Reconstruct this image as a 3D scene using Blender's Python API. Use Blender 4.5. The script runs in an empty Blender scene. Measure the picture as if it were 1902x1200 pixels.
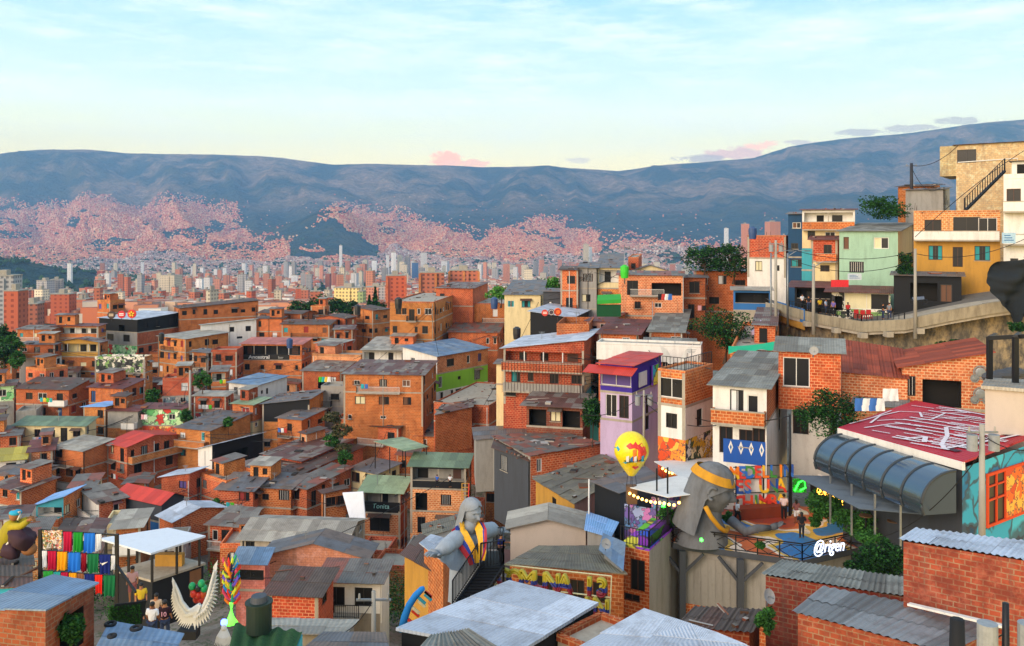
HAZE, SUN, SUN_EL, SKYK, EXPO = 6.3e-5, 3.0, 22, 1.17, .27
import bpy, bmesh, math, random
import numpy as np
from mathutils import Vector, Matrix, noise
SC = bpy.context.scene
COL = SC.collection
F = 1583.0                     # focal length in photo pixels
def P(px, py, Y): return Vector(((px-951)/F*Y, Y, -(py-430)/F*Y))
def G(px, py, z): return P(px, py, -z*F/(py-430))
R = math.radians
def lin(c):
    if isinstance(c, str):
        c = [int(c[i:i+2], 16)/255 for i in (0, 2, 4)]
        return tuple(x/12.92 if x < .04045 else ((x+.055)/1.055)**2.4 for x in c)
    return tuple(c)
# ------------------------------------------------------------------ materials
MATS = {}
def newmat(name):
    m = bpy.data.materials.new(name); m.use_nodes = True
    nt = m.node_tree; b = nt.nodes['Principled BSDF']
    return m, nt, b
def N(nt, typ, **kw):
    n = nt.nodes.new(typ)
    for k, v in kw.items():
        if k.startswith('i_'): n.inputs[k[2:].replace('_', ' ')].default_value = v
        else: setattr(n, k, v)
    return n
def mixc(nt, fac, a, b, blend='MIX'):
    n = nt.nodes.new('ShaderNodeMix'); n.data_type = 'RGBA'; n.blend_type = blend
    for s, v in ((0, fac), (6, a), (7, b)):
        if hasattr(v, 'is_output'): nt.links.new(v, n.inputs[s])
        elif s == 0: n.inputs[0].default_value = v
        else: n.inputs[s].default_value = (*v[:3], 1)
    return n.outputs[2]
def ramp(nt, src, *stops):
    n = nt.nodes.new('ShaderNodeValToRGB'); e = n.color_ramp.elements
    while len(e) < len(stops): e.new(.5)
    for k, (p, c) in enumerate(stops):
        e[k].position = p; e[k].color = (c, c, c, 1) if not isinstance(c, tuple) else (*c, 1)
    nt.links.new(src, n.inputs[0]); return n.outputs[0]
def math_(nt, op, a, b=None):
    n = nt.nodes.new('ShaderNodeMath'); n.operation = op
    for k, v in enumerate((a, b)):
        if v is None: continue
        if hasattr(v, 'is_output'): nt.links.new(v, n.inputs[k])
        else: n.inputs[k].default_value = v
    return n.outputs[0]
def noise_(nt, vec, scale, detail=4, rough=.6):
    n = N(nt, 'ShaderNodeTexNoise', i_Scale=scale, i_Detail=detail, i_Roughness=rough)
    if vec is not None: nt.links.new(vec, n.inputs[0])
    return n.outputs[0]
def mapping(nt, vec, scale):
    n = nt.nodes.new('ShaderNodeMapping'); n.inputs['Scale'].default_value = scale
    nt.links.new(vec, n.inputs[0]); return n.outputs[0]
def bump(nt, b, h, strength=.3, dist=.02):
    n = N(nt, 'ShaderNodeBump', i_Strength=strength, i_Distance=dist)
    nt.links.new(h, n.inputs['Height']); nt.links.new(n.outputs[0], b.inputs['Normal'])
def brick(key, c1, c2, mortar, w=.42, h=.23, stain=.5, mort=.035):
    if key in MATS: return MATS[key]
    m, nt, b = newmat(key); uv = nt.nodes.new('ShaderNodeUVMap').outputs[0]
    geo = nt.nodes.new('ShaderNodeNewGeometry'); oi = nt.nodes.new('ShaderNodeObjectInfo')
    t = N(nt, 'ShaderNodeTexBrick', i_Scale=1., i_Mortar_Size=mort, i_Brick_Width=w, i_Row_Height=h, i_Bias=-.1, i_Mortar_Smooth=.3)
    t.inputs['Color1'].default_value = (*c1, 1); t.inputs['Color2'].default_value = (*c2, 1); t.inputs['Mortar'].default_value = (*mortar, 1)
    nd = N(nt, 'ShaderNodeTexNoise', i_Scale=1.3, i_Detail=4.); nt.links.new(uv, nd.inputs[0])
    wv_ = N(nt, 'ShaderNodeVectorMath', operation='MULTIPLY_ADD'); nt.links.new(nd.outputs['Color'], wv_.inputs[0]); wv_.inputs[1].default_value = (.09, .07, 0); nt.links.new(uv, wv_.inputs[2]); nt.links.new(wv_.outputs[0], t.inputs['Vector'])
    # whole fields of paler, patched or sooty blocks
    n1 = noise_(nt, geo.outputs['Position'], .55, 5, .65)
    c = mixc(nt, math_(nt, 'MULTIPLY', ramp(nt, n1, (.38, 1.), (.55, 0.)), stain), t.outputs['Color'], (c1[0]*.45, c1[1]*.5, c1[2]*.7))
    n2 = noise_(nt, geo.outputs['Position'], 1.9, 4, .7)
    c = mixc(nt, math_(nt, 'MULTIPLY', ramp(nt, n2, (.50, 0.), (.68, 1.)), .5), c, (min(1, c1[0]*1.2), c1[1]*1.7, c1[2]*2.4))
    n4 = noise_(nt, geo.outputs['Position'], 4.5, 3, .8)
    c = mixc(nt, math_(nt, 'MULTIPLY', ramp(nt, n4, (.55, 0.), (.66, 1.)), .45), c, (c1[0]*.4, c1[1]*.4, c1[2]*.6))
    n3 = noise_(nt, mapping(nt, geo.outputs['Position'], (2.2, 2.2, .22)), 1., 3, .6)
    c = mixc(nt, math_(nt, 'MULTIPLY', ramp(nt, n3, (.56, 0.), (.74, 1.)), .5), c, (.11, .075, .06))
    hs = N(nt, 'ShaderNodeHueSaturation'); nt.links.new(c, hs.inputs['Color'])
    mr = N(nt, 'ShaderNodeMapRange'); nt.links.new(oi.outputs['Random'], mr.inputs[0]); mr.inputs[3].default_value = .72; mr.inputs[4].default_value = 1.18
    nt.links.new(mr.outputs[0], hs.inputs['Value'])
    mr = N(nt, 'ShaderNodeMapRange'); nt.links.new(math_(nt, 'FRACT', math_(nt, 'MULTIPLY', oi.outputs['Random'], 7.3)), mr.inputs[0]); mr.inputs[3].default_value = .485; mr.inputs[4].default_value = .51
    nt.links.new(mr.outputs[0], hs.inputs['Hue'])
    nt.links.new(hs.outputs[0], b.inputs['Base Color']); b.inputs['Roughness'].default_value = .92
    b.inputs['Specular IOR Level'].default_value = .2
    bump(nt, b, t.outputs['Fac'], -.35, .02)
    MATS[key] = m; return m
def paint(key, col, dirt=.45, rough=.75, spec=.3, metal=0., bmp=0):
    if key in MATS: return MATS[key]
    col = lin(col)
    m, nt, b = newmat(key); pos = nt.nodes.new('ShaderNodeNewGeometry').outputs['Position']
    n1 = noise_(nt, mapping(nt, pos, (1.6, 1.6, .35)), 1., 5, .65)
    n2 = noise_(nt, pos, 3.5, 5, .7)
    d = (col[0]*.42+.01, col[1]*.4+.008, col[2]*.38+.006)
    c = mixc(nt, math_(nt, 'MULTIPLY', ramp(nt, n1, (.45, 0.), (.72, 1.)), dirt), col, d)
    c = mixc(nt, math_(nt, 'MULTIPLY', ramp(nt, n2, (.55, 0.), (.75, 1.)), dirt*.7), c, (.13, .11, .09) if sum(col) > .3 else d)
    nt.links.new(c, b.inputs['Base Color']); b.inputs['Roughness'].default_value = rough
    b.inputs['Specular IOR Level'].default_value = spec; b.inputs['Metallic'].default_value = metal
    if bmp: bump(nt, b, n2, bmp, .03)
    MATS[key] = m; return m
def sheet(key, col, col2, patch=.3, dirt=.6, rough=.55, pitch=.2, wave=.5):
    """corrugated sheet: u runs across the ribs (metres)"""
    if key in MATS: return MATS[key]
    col, col2 = lin(col), lin(col2)
    m, nt, b = newmat(key); uvn = nt.nodes.new('ShaderNodeUVMap').outputs[0]
    geo = nt.nodes.new('ShaderNodeNewGeometry'); pos = geo.outputs['Position']; ri = geo.outputs['Random Per Island']
    sx = nt.nodes.new('ShaderNodeSeparateXYZ'); nt.links.new(uvn, sx.inputs[0])
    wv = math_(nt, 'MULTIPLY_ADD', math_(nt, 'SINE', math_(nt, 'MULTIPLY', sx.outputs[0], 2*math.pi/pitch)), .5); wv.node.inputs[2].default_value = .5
    c = mixc(nt, ramp(nt, ri, (1-patch-.02, 0.), (1-patch+.02, 1.)), col, col2)
    jit = ramp(nt, math_(nt, 'FRACT', math_(nt, 'MULTIPLY', ri, 13.7)), (0., .78), (1., 1.12))
    c = mixc(nt, 1., c, jit, 'MULTIPLY')
    n1 = noise_(nt, mapping(nt, pos, (1., 1., 1.)), .9, 6, .7)
    c = mixc(nt, math_(nt, 'MULTIPLY', ramp(nt, n1, (.47, 0.), (.68, 1.)), dirt), c, (col[0]*.3+.02, col[1]*.27+.012, col[2]*.25+.008))
    n2 = noise_(nt, pos, 5., 4, .7)
    c = mixc(nt, math_(nt, 'MULTIPLY', ramp(nt, n2, (.55, 0.), (.72, 1.)), dirt*.7), c, (col2[0]*.5, col2[1]*.45, col2[2]*.4))
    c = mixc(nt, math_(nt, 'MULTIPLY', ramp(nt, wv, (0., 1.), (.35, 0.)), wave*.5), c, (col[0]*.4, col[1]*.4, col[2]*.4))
    nt.links.new(c, b.inputs['Base Color']); b.inputs['Roughness'].default_value = rough
    b.inputs['Specular IOR Level'].default_value = .35
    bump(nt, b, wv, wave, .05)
    MATS[key] = m; return m
def plain(key, col, rough=.6, metal=0., spec=.5):
    if key in MATS: return MATS[key]
    m, nt, b = newmat(key); col = lin(col)
    pos = nt.nodes.new('ShaderNodeNewGeometry').outputs['Position']
    c = mixc(nt, ramp(nt, noise_(nt, pos, 6., 3), (.4, 0.), (.7, .5)), col, tuple(x*.6 for x in col))
    nt.links.new(c, b.inputs['Base Color'])
    b.inputs['Roughness'].default_value = rough; b.inputs['Metallic'].default_value = metal; b.inputs['Specular IOR Level'].default_value = spec
    MATS[key] = m; return m
def glow(key, col, s=4.):
    if key in MATS: return MATS[key]
    m, nt, b = newmat(key); col = lin(col)
    b.inputs['Base Color'].default_value = (*col, 1); b.inputs['Emission Color'].default_value = (*col, 1); b.inputs['Emission Strength'].default_value = s
    MATS[key] = m; return m
def facade(key, col, win, sx=3.2, sz=3.0, fw=.55, fh=.5, dark=.75):
    """tower facade: storeys of openings, far away"""
    if key in MATS: return MATS[key]
    col, win = lin(col), lin(win)
    m, nt, b = newmat(key); uv = nt.nodes.new('ShaderNodeUVMap').outputs[0]; oi = nt.nodes.new('ShaderNodeObjectInfo').outputs['Random']
    s = nt.nodes.new('ShaderNodeSeparateXYZ'); nt.links.new(uv, s.inputs[0])
    a = math_(nt, 'LESS_THAN', math_(nt, 'FRACT', math_(nt, 'DIVIDE', s.outputs[0], sx)), fw)
    c_ = math_(nt, 'LESS_THAN', math_(nt, 'FRACT', math_(nt, 'DIVIDE', s.outputs[1], sz)), fh)
    k = math_(nt, 'MULTIPLY', math_(nt, 'MULTIPLY', a, c_), dark)
    v = ramp(nt, oi, (0., .75), (1., 1.15))
    c = mixc(nt, k, mixc(nt, 1., col, v, 'MULTIPLY'), win)
    nt.links.new(c, b.inputs['Base Color']); b.inputs['Roughness'].default_value = .8
    MATS[key] = m; return m
def islandmix(key, cols, rough=.85, nz=0, spec=.2):
    """each loose piece of the mesh takes one of the colours"""
    if key in MATS: return MATS[key]
    m, nt, b = newmat(key); g = nt.nodes.new('ShaderNodeNewGeometry')
    n = nt.nodes.new('ShaderNodeValToRGB'); n.color_ramp.interpolation = 'CONSTANT'; e = n.color_ramp.elements
    while len(e) < len(cols): e.new(.5)
    for k, c in enumerate(cols): e[k].position = k/len(cols); e[k].color = (*lin(c), 1)
    nt.links.new(g.outputs['Random Per Island'], n.inputs[0]); c = n.outputs[0]
    if nz:
        v = ramp(nt, noise_(nt, g.outputs['Position'], nz, 4), (.3, .55), (.7, 1.25)); c = mixc(nt, 1., c, v, 'MULTIPLY')
    nt.links.new(c, b.inputs['Base Color']); b.inputs['Roughness'].default_value = rough; b.inputs['Specular IOR Level'].default_value = spec
    MATS[key] = m; return m
def graffiti(key, base, cols, scale=1.2, amount=.5):
    """sprayed wall painting: bold lettering-like blobs with outlines"""
    if key in MATS: return MATS[key]
    m, nt, b = newmat(key); uv = nt.nodes.new('ShaderNodeUVMap').outputs[0]
    scale *= 1.9; v = N(nt, 'ShaderNodeTexVoronoi', i_Scale=scale); 
    w = noise_(nt, uv, scale*.7, 3); mx = N(nt, 'ShaderNodeVectorMath', operation='MULTIPLY_ADD')
    nw = N(nt, 'ShaderNodeTexNoise', i_Scale=scale*1.6); nt.links.new(uv, nw.inputs[0])
    nt.links.new(nw.outputs['Color'], mx.inputs[0]); mx.inputs[1].default_value = (1.5, 1.5, 0); nt.links.new(uv, mx.inputs[2])
    nt.links.new(mx.outputs[0], v.inputs[0])
    cr = nt.nodes.new('ShaderNodeValToRGB'); cr.color_ramp.interpolation = 'CONSTANT'; e = cr.color_ramp.elements
    cc = [lin(c) for c in cols]
    while len(e) < len(cc): e.new(.5)
    for k, c in enumerate(cc): e[k].position = k/len(cc); e[k].color = (*c, 1)
    nt.links.new(math_(nt, 'FRACT', math_(nt, 'MULTIPLY', v.outputs['Color'], 3.1)), cr.inputs[0])
    v2 = N(nt, 'ShaderNodeTexVoronoi', feature='DISTANCE_TO_EDGE', i_Scale=scale); nt.links.new(mx.outputs[0], v2.inputs[0])
    c = mixc(nt, ramp(nt, v2.outputs['Distance'], (.03, .8), (.06, 0.)), cr.outputs[0], (.04, .04, .05))
    c = mixc(nt, ramp(nt, w, (1-amount-.03, 0.), (1-amount+.03, 1.)), lin(base), c)
    nt.links.new(c, b.inputs['Base Color']); b.inputs['Roughness'].default_value = .8
    MATS[key] = m; return m
def glass_dark(key='window_glass', col=(.012, .013, .016), rough=.3):
    if key in MATS: return MATS[key]
    m, nt, b = newmat(key); b.inputs['Base Color'].default_value = (*col, 1); b.inputs['Roughness'].default_value = rough; b.inputs['Specular IOR Level'].default_value = .25
    MATS[key] = m; return m

W = {  # wall materials
 'b':  lambda: brick('brick_orange', (.60, .138, .029), (.36, .070, .016), (.68, .35, .15), mort=.032),
 'b2': lambda: brick('brick_red', (.50, .102, .026), (.29, .053, .016), (.58, .28, .13), mort=.032),
 'b3': lambda: brick('brick_pale', (.66, .20, .055), (.44, .105, .026), (.72, .46, .24), mort=.045),
 'b4': lambda: brick('brick_dark', (.24, .065, .028), (.16, .045, .02), (.24, .15, .09)),
 'bc': lambda: brick('brick_cream', (.58, .43, .20), (.46, .33, .15), (.40, .31, .17), w=.45, h=.24),
 'bn': lambda: brick('brick_near', (.30, .072, .028), (.20, .047, .02), (.26, .17, .10), w=.40, h=.21, mort=.026, stain=.85),
 'wh': lambda: paint('plaster_white', 'dcd9d2', .35), 'cr': lambda: paint('plaster_cream', 'dcc99a', .35),
 'gy': lambda: paint('plaster_grey', '93908a', .5), 'co': lambda: paint('concrete', 'a39a8a', .55),
 'gr': lambda: paint('plaster_green', '86c03a', .2), 'mi': lambda: paint('plaster_mint', '96b8a0', .35),
 'ye': lambda: paint('plaster_ochre', 'b98a3a', .4), 'pu': lambda: paint('plaster_purple', '3a2690', .12),
 'li': lambda: paint('plaster_lilac', 'b7a3c4', .3), 'bl': lambda: paint('plaster_blue', '2f69a5', .3),
 'na': lambda: paint('plaster_navy', '1c4468', .3), 'bs': lambda: brick('brick_small', (.33, .085, .035), (.23, .055, .026), (.25, .16, .10), w=.32, h=.165, mort=.02, stain=.85), 'pk': lambda: paint('plaster_pink', 'cf9a8c', .4),
 'sa': lambda: brick('salmon_block', (.72, .27, .17), (.66, .23, .14), (.55, .2, .13), stain=.25),
 'be': lambda: paint('plaster_beige', 'b9ada1', .15), 'tq': lambda: paint('plaster_turquoise', '3c98a6', .4),
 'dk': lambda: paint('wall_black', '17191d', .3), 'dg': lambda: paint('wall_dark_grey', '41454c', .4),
 'st': lambda: paint('rough_stone', '857d70', .7, bmp=.6), 'cy': lambda: paint('plaster_cyan', '2a9ec0', .35),
 'g1': lambda: graffiti('graffiti_green', '9a6a4a', ['8fd089', '5fae66', 'd8ecc0', 'c33a2c', 'b7dca0'], .55, .75),
 'g2': lambda: graffiti('graffiti_white', 'c8b894', ['e7e3d5', '3f4a3a', 'd8d2bf', '7fa35c', '222222'], .8, .8),
 'g3': lambda: graffiti('graffiti_red', 'b0552a', ['e0502c', 'd8763a', 'c2331f', 'eebb66'], .6, .8),
 'g4': lambda: graffiti('graffiti_blue', '4a5468', ['d9d4d4', '2c4a8c', 'c23a3a', '1d2436', 'e8e4e0'], .7, .75),
 'g5': lambda: graffiti('graffiti_pale', 'a59a92', ['8fa6a8', 'd4d2cc', 'b7a89c', '6f7f88'], .7, .7),
 'g6': lambda: graffiti('graffiti_orange', 'd8d4cc', ['ea6a1c', 'f08a2a', 'd24a18', 'f5b040'], .8, .85),
 'g7': lambda: graffiti('graffiti_yellow', 'd8d4cc', ['d9b22e', 'efe3b0', '3f5a3a', 'e8e6d8', '2a3a55'], .8, .85),
 'g8': lambda: graffiti('graffiti_pink', '8b87b0', ['c77ab8', 'a9b4dc', '6f5aa0', 'e0a8c8', '5a86b8'], .8, .8),
 'gf': lambda: graffiti('graffiti_rainbow', '2c56b0', ['2bb0c0', '1e4fc0', '63b83a', 'e0d23a', '8a3cc0'], .35, .9),
}
RC = {  # roof materials
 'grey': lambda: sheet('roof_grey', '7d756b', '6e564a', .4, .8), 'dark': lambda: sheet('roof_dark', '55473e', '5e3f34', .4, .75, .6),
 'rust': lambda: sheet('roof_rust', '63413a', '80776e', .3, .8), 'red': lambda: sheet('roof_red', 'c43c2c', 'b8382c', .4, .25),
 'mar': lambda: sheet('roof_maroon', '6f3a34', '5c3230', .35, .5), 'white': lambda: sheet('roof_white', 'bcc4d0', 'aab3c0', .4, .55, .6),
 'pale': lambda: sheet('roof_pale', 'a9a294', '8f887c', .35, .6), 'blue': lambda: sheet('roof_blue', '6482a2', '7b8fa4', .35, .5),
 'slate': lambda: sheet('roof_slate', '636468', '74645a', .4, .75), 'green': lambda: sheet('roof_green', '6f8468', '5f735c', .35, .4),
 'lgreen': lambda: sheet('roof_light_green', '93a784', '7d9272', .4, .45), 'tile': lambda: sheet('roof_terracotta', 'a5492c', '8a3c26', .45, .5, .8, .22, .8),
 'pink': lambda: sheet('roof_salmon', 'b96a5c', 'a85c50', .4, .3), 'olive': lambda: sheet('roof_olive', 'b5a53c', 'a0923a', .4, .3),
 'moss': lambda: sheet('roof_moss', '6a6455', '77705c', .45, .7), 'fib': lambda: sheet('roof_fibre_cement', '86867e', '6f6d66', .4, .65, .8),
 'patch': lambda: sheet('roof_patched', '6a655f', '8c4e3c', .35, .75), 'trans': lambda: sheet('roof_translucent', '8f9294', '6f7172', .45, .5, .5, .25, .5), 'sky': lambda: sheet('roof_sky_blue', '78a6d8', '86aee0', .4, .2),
}
def wm(k): return W[k]()
# ------------------------------------------------------------------ mesh builder
class MB:
    def __init__(s): s.v = []; s.f = []; s.uv = []; s.m = []; s.mats = []
    def mi(s, mat):
        if mat not in s.mats: s.mats.append(mat)
        return s.mats.index(mat)
    def face(s, pts, mat, uv=None):
        k = len(s.v); pts = [Vector(p) for p in pts]; s.v += [tuple(p) for p in pts]; s.f.append(tuple(range(k, k+len(pts)))); s.m.append(s.mi(mat))
        if uv is None:
            n = (pts[1]-pts[0]).cross(pts[2]-pts[0])
            if len(pts) > 3 and n.length < 1e-9: n = (pts[2]-pts[0]).cross(pts[3]-pts[0])
            n = n.normalized() if n.length > 1e-12 else Vector((0, 0, 1))
            if abs(n.z) > .75: uv = [(p.x, p.y) for p in pts]
            else:
                t = Vector((0, 0, 1)).cross(n).normalized(); uv = [(p.dot(t), p.z) for p in pts]
        s.uv += uv
    def box(s, a, b, mat, skip=''):
        x0, y0, z0 = a; x1, y1, z1 = b
        c = [(x0, y0, z0), (x1, y0, z0), (x1, y1, z0), (x0, y1, z0), (x0, y0, z1), (x1, y0, z1), (x1, y1, z1), (x0, y1, z1)]
        for q, nm in (((0, 1, 5, 4), 'f'), ((1, 2, 6, 5), 'r'), ((2, 3, 7, 6), 'k'), ((3, 0, 4, 7), 'l'), ((4, 5, 6, 7), 't'), ((3, 2, 1, 0), 'b')):
            if nm not in skip: s.face([c[i] for i in q], mat)
    def hexa(s, c, mat, uvt=None):
        """c: 4 bottom + 4 top points"""
        for q in ((0, 1, 5, 4), (1, 2, 6, 5), (2, 3, 7, 6), (3, 0, 4, 7)): s.face([c[i] for i in q], mat)
        s.face([c[i] for i in (4, 5, 6, 7)], mat, uvt); s.face([c[i] for i in (3, 2, 1, 0)], mat)
    def bar(s, p, q, w, mat, h=None):
        """square bar from p to q"""
        p, q = Vector(p), Vector(q); d = (q-p)
        if d.length < 1e-6: return
        d.normalize(); a = d.cross(Vector((0, 0, 1)))
        if a.length < 1e-3: a = Vector((1, 0, 0))
        a.normalize(); b = a.cross(d); h = h or w; a = a*w/2; b = b*h/2
        c = [p-a-b, p+a-b, p+a+b, p-a+b, q-a-b, q+a-b, q+a+b, q-a+b]
        for f in ((0, 1, 5, 4), (1, 2, 6, 5), (2, 3, 7, 6), (3, 0, 4, 7), (4, 5, 6, 7), (3, 2, 1, 0)): s.face([c[i] for i in f], mat)
    def tube(s, pts, r, mat, n=8, cap=True):
        pts = [Vector(p) for p in pts]; rr = r if isinstance(r, (list, tuple)) else [r]*len(pts)
        rings = []; up = Vector((0, 0, 1))
        for i, p in enumerate(pts):
            d = (pts[min(i+1, len(pts)-1)]-pts[max(i-1, 0)]).normalized()
            a = d.cross(up)
            if a.length < 1e-3: a = d.cross(Vector((1, 0, 0)))
            a.normalize(); b = a.cross(d); k = len(s.v)
            for j in range(n):
                t = 2*math.pi*j/n; q = p+(a*math.cos(t)+b*math.sin(t))*rr[i]; s.v.append(tuple(q))
            rings.append(k)
        def add(ix):
            s.f.append(tuple(ix)); s.m.append(s.mi(mat)); s.uv += [(s.v[i][0]+s.v[i][1], s.v[i][2]) for i in ix]
        for a, b in zip(rings, rings[1:]):
            for j in range(n): add((a+j, a+(j+1) % n, b+(j+1) % n, b+j))
        if cap: add([rings[0]+j for j in range(n)][::-1]); add([rings[-1]+j for j in range(n)])
    def grid(s, rows, mat, closed=False, uv=None):
        """rows of points sharing vertices"""
        k = len(s.v); n = len(rows[0])
        for r in rows: s.v += [tuple(p) for p in r]
        for i in range(len(rows)-1):
            for j in range(n if closed else n-1):
                ix = (k+i*n+j, k+i*n+(j+1) % n, k+(i+1)*n+(j+1) % n, k+(i+1)*n+j)
                s.f.append(ix); s.m.append(s.mi(mat))
                s.uv += [(s.v[q][0], s.v[q][2]) for q in ix] if uv is None else [uv(i, j), uv(i, j+1), uv(i+1, j+1), uv(i+1, j)]
        return k
    def sphere(s, c, r, mat, nu=12, nv=8, sc=(1, 1, 1)):
        c = Vector(c); rows = []
        for i in range(nv+1):
            t = math.pi*i/nv
            rows.append([c+Vector((sc[0]*r*math.sin(t)*math.cos(2*math.pi*j/nu), sc[1]*r*math.sin(t)*math.sin(2*math.pi*j/nu), sc[2]*r*math.cos(t))) for j in range(nu)])
        s.grid(rows, mat, True)
    def build(s, name, parent=None, smooth=False, loc=None):
        me = bpy.data.meshes.new(name); me.from_pydata(s.v, [], s.f)
        for m in s.mats: me.materials.append(m)
        me.polygons.foreach_set('material_index', s.m)
        l = me.uv_layers.new(name='UVMap'); l.data.foreach_set('uv', [c for u in s.uv for c in u])
        if smooth: me.polygons.foreach_set('use_smooth', [True]*len(s.f))
        me.update()
        o = bpy.data.objects.new(name, me); COL.objects.link(o); o.parent = parent
        if loc is not None: o.location = loc
        return o
def tag(o, label=None, cat=None, group=None, kind=None):
    if label: o['label'] = label
    if cat: o['category'] = cat
    if group: o['group'] = group
    if kind: o['kind'] = kind
    return o
def thing(name, label, cat, loc=(0, 0, 0), rz=0, group=None):
    o = bpy.data.objects.new(name, None); o.empty_display_size = .3; COL.objects.link(o)
    o.location = loc; o.rotation_euler = (0, 0, rz)
    return tag(o, label, cat, group)
def as_mesh(o):
    """turn a lettering curve into a plain mesh object"""
    dg = bpy.context.evaluated_depsgraph_get(); dg.update(); me = bpy.data.meshes.new_from_object(o.evaluated_get(dg)); n = bpy.data.objects.new(o.name, me); nm = o.name
    n.parent = o.parent; n.location = o.location; n.rotation_euler = o.rotation_euler; n.scale = o.scale; COL.objects.link(n); bpy.data.objects.remove(o); n.name = nm
    return n
def text(s, size, mat, name, parent=None, loc=(0, 0, 0), rot=(0, 0, 0), extr=.03, shear=0, align='CENTER', bold=0, sx=1, hollow=0):
    c = bpy.data.curves.new(name, 'FONT'); c.body = s; c.size = size; c.extrude = extr; c.shear = shear; c.align_x = align; c.offset = bold
    c.resolution_u = 3
    if hollow: c.fill_mode = 'NONE'; c.bevel_depth = hollow; c.bevel_resolution = 1
    c.materials.append(mat); o = bpy.data.objects.new(name, c); COL.objects.link(o); o.parent = parent; o.location = loc; o.rotation_euler = rot; o.scale = (sx, 1, 1)
    return as_mesh(o)
GROUND = []      # control points for the terrain
DEBRIS = []      # patches of roof for loose bricks
GL = glass_dark()
FRW = paint('frame_white', 'd8d6d0', .2); FRD = plain('frame_dark', '2a2725', .5); FRB = plain('frame_brown', '4a2a1c', .6)
CURT = [paint('curtain_cream', 'd8cfa8', .2), paint('curtain_white', 'd9dadb', .2), paint('curtain_violet', '5a4a86', .2), paint('curtain_brown', '6a4a38', .3), paint('shutter_teal', '2f8f96', .2), paint('curtain_red', '8c2f2c', .2)]
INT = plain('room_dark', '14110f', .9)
IRON = plain('black_iron', '15161a', .5, .3)
STEEL = plain('galvanised_steel', '8b9094', .45, .6)
WOOD = paint('weathered_wood', '6d5138', .5)
CONC = wm('co')
# ------------------------------------------------------------------ house builder
HID = [0]
HOUSES = []
ROWY = [560, 590, 610, 640, 670, 700, 730, 760, 800, 840, 880, 910, 940, 970, 1000, 1040, 1080, 1110]
ROWD = [212, 198, 188, 174, 162, 153, 146, 139, 131, 124, 117, 111, 105, 98, 88, 75, 64, 58]
def solve(xa, xc, xb, Y, yaw, D):
    ka, kc, kb = (xa-951)/F, (xc-951)/F, (xb-951)/F
    X = kc*Y
    def lw(t):
        c, s = math.cos(t), math.sin(t)
        L = (X-ka*Y)/(c+ka*s) if xc-xa > .5 else D
        d = s-kb*c
        Wd = ((kb*Y-X)/d if abs(d) > 1e-4 else 1e9) if xb-xc > .5 else D
        return L, Wd
    if yaw is None:
        best = None
        for q in range(-24, 78, 2):
            L, Wd = lw(R(q))
            if L <= 0 or Wd <= 0: continue
            if xb-xc <= .5 and q > 14: continue
            if xc-xa <= .5 and q < 40: continue
            e = abs(math.log(L/6.5))**2+1.4*abs(math.log(Wd/5.2))**2+abs(q-10)*.004
            if best is None or e < best[0]: best = (e, q)
        yaw = best[1] if best else 10
    L, Wd = lw(R(yaw))
    return R(yaw), min(max(L, 1.2), 30), min(max(Wd, 3.2 if L > 3 else 1.2), 26)
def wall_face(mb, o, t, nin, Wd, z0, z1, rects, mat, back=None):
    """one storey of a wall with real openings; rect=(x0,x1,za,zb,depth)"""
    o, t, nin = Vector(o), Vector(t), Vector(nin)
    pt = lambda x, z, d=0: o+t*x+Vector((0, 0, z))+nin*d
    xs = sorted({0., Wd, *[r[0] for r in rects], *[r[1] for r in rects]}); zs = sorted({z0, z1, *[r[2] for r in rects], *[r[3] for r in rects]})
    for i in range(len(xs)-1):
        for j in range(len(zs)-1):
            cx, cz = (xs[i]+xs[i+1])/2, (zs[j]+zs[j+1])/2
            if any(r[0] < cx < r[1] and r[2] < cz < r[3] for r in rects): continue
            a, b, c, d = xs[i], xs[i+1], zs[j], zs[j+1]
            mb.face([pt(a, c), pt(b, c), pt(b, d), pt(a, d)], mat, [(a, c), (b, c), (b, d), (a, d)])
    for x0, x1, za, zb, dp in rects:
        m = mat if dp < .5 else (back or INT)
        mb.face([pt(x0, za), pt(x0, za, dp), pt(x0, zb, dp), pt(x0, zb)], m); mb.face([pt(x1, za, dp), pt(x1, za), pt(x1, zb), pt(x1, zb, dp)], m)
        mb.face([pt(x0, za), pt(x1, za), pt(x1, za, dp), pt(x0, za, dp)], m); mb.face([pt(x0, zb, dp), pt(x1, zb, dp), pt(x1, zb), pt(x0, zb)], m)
        mb.face([pt(x0, za, dp), pt(x1, za, dp), pt(x1, zb, dp), pt(x0, zb, dp)], back or INT)
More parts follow.
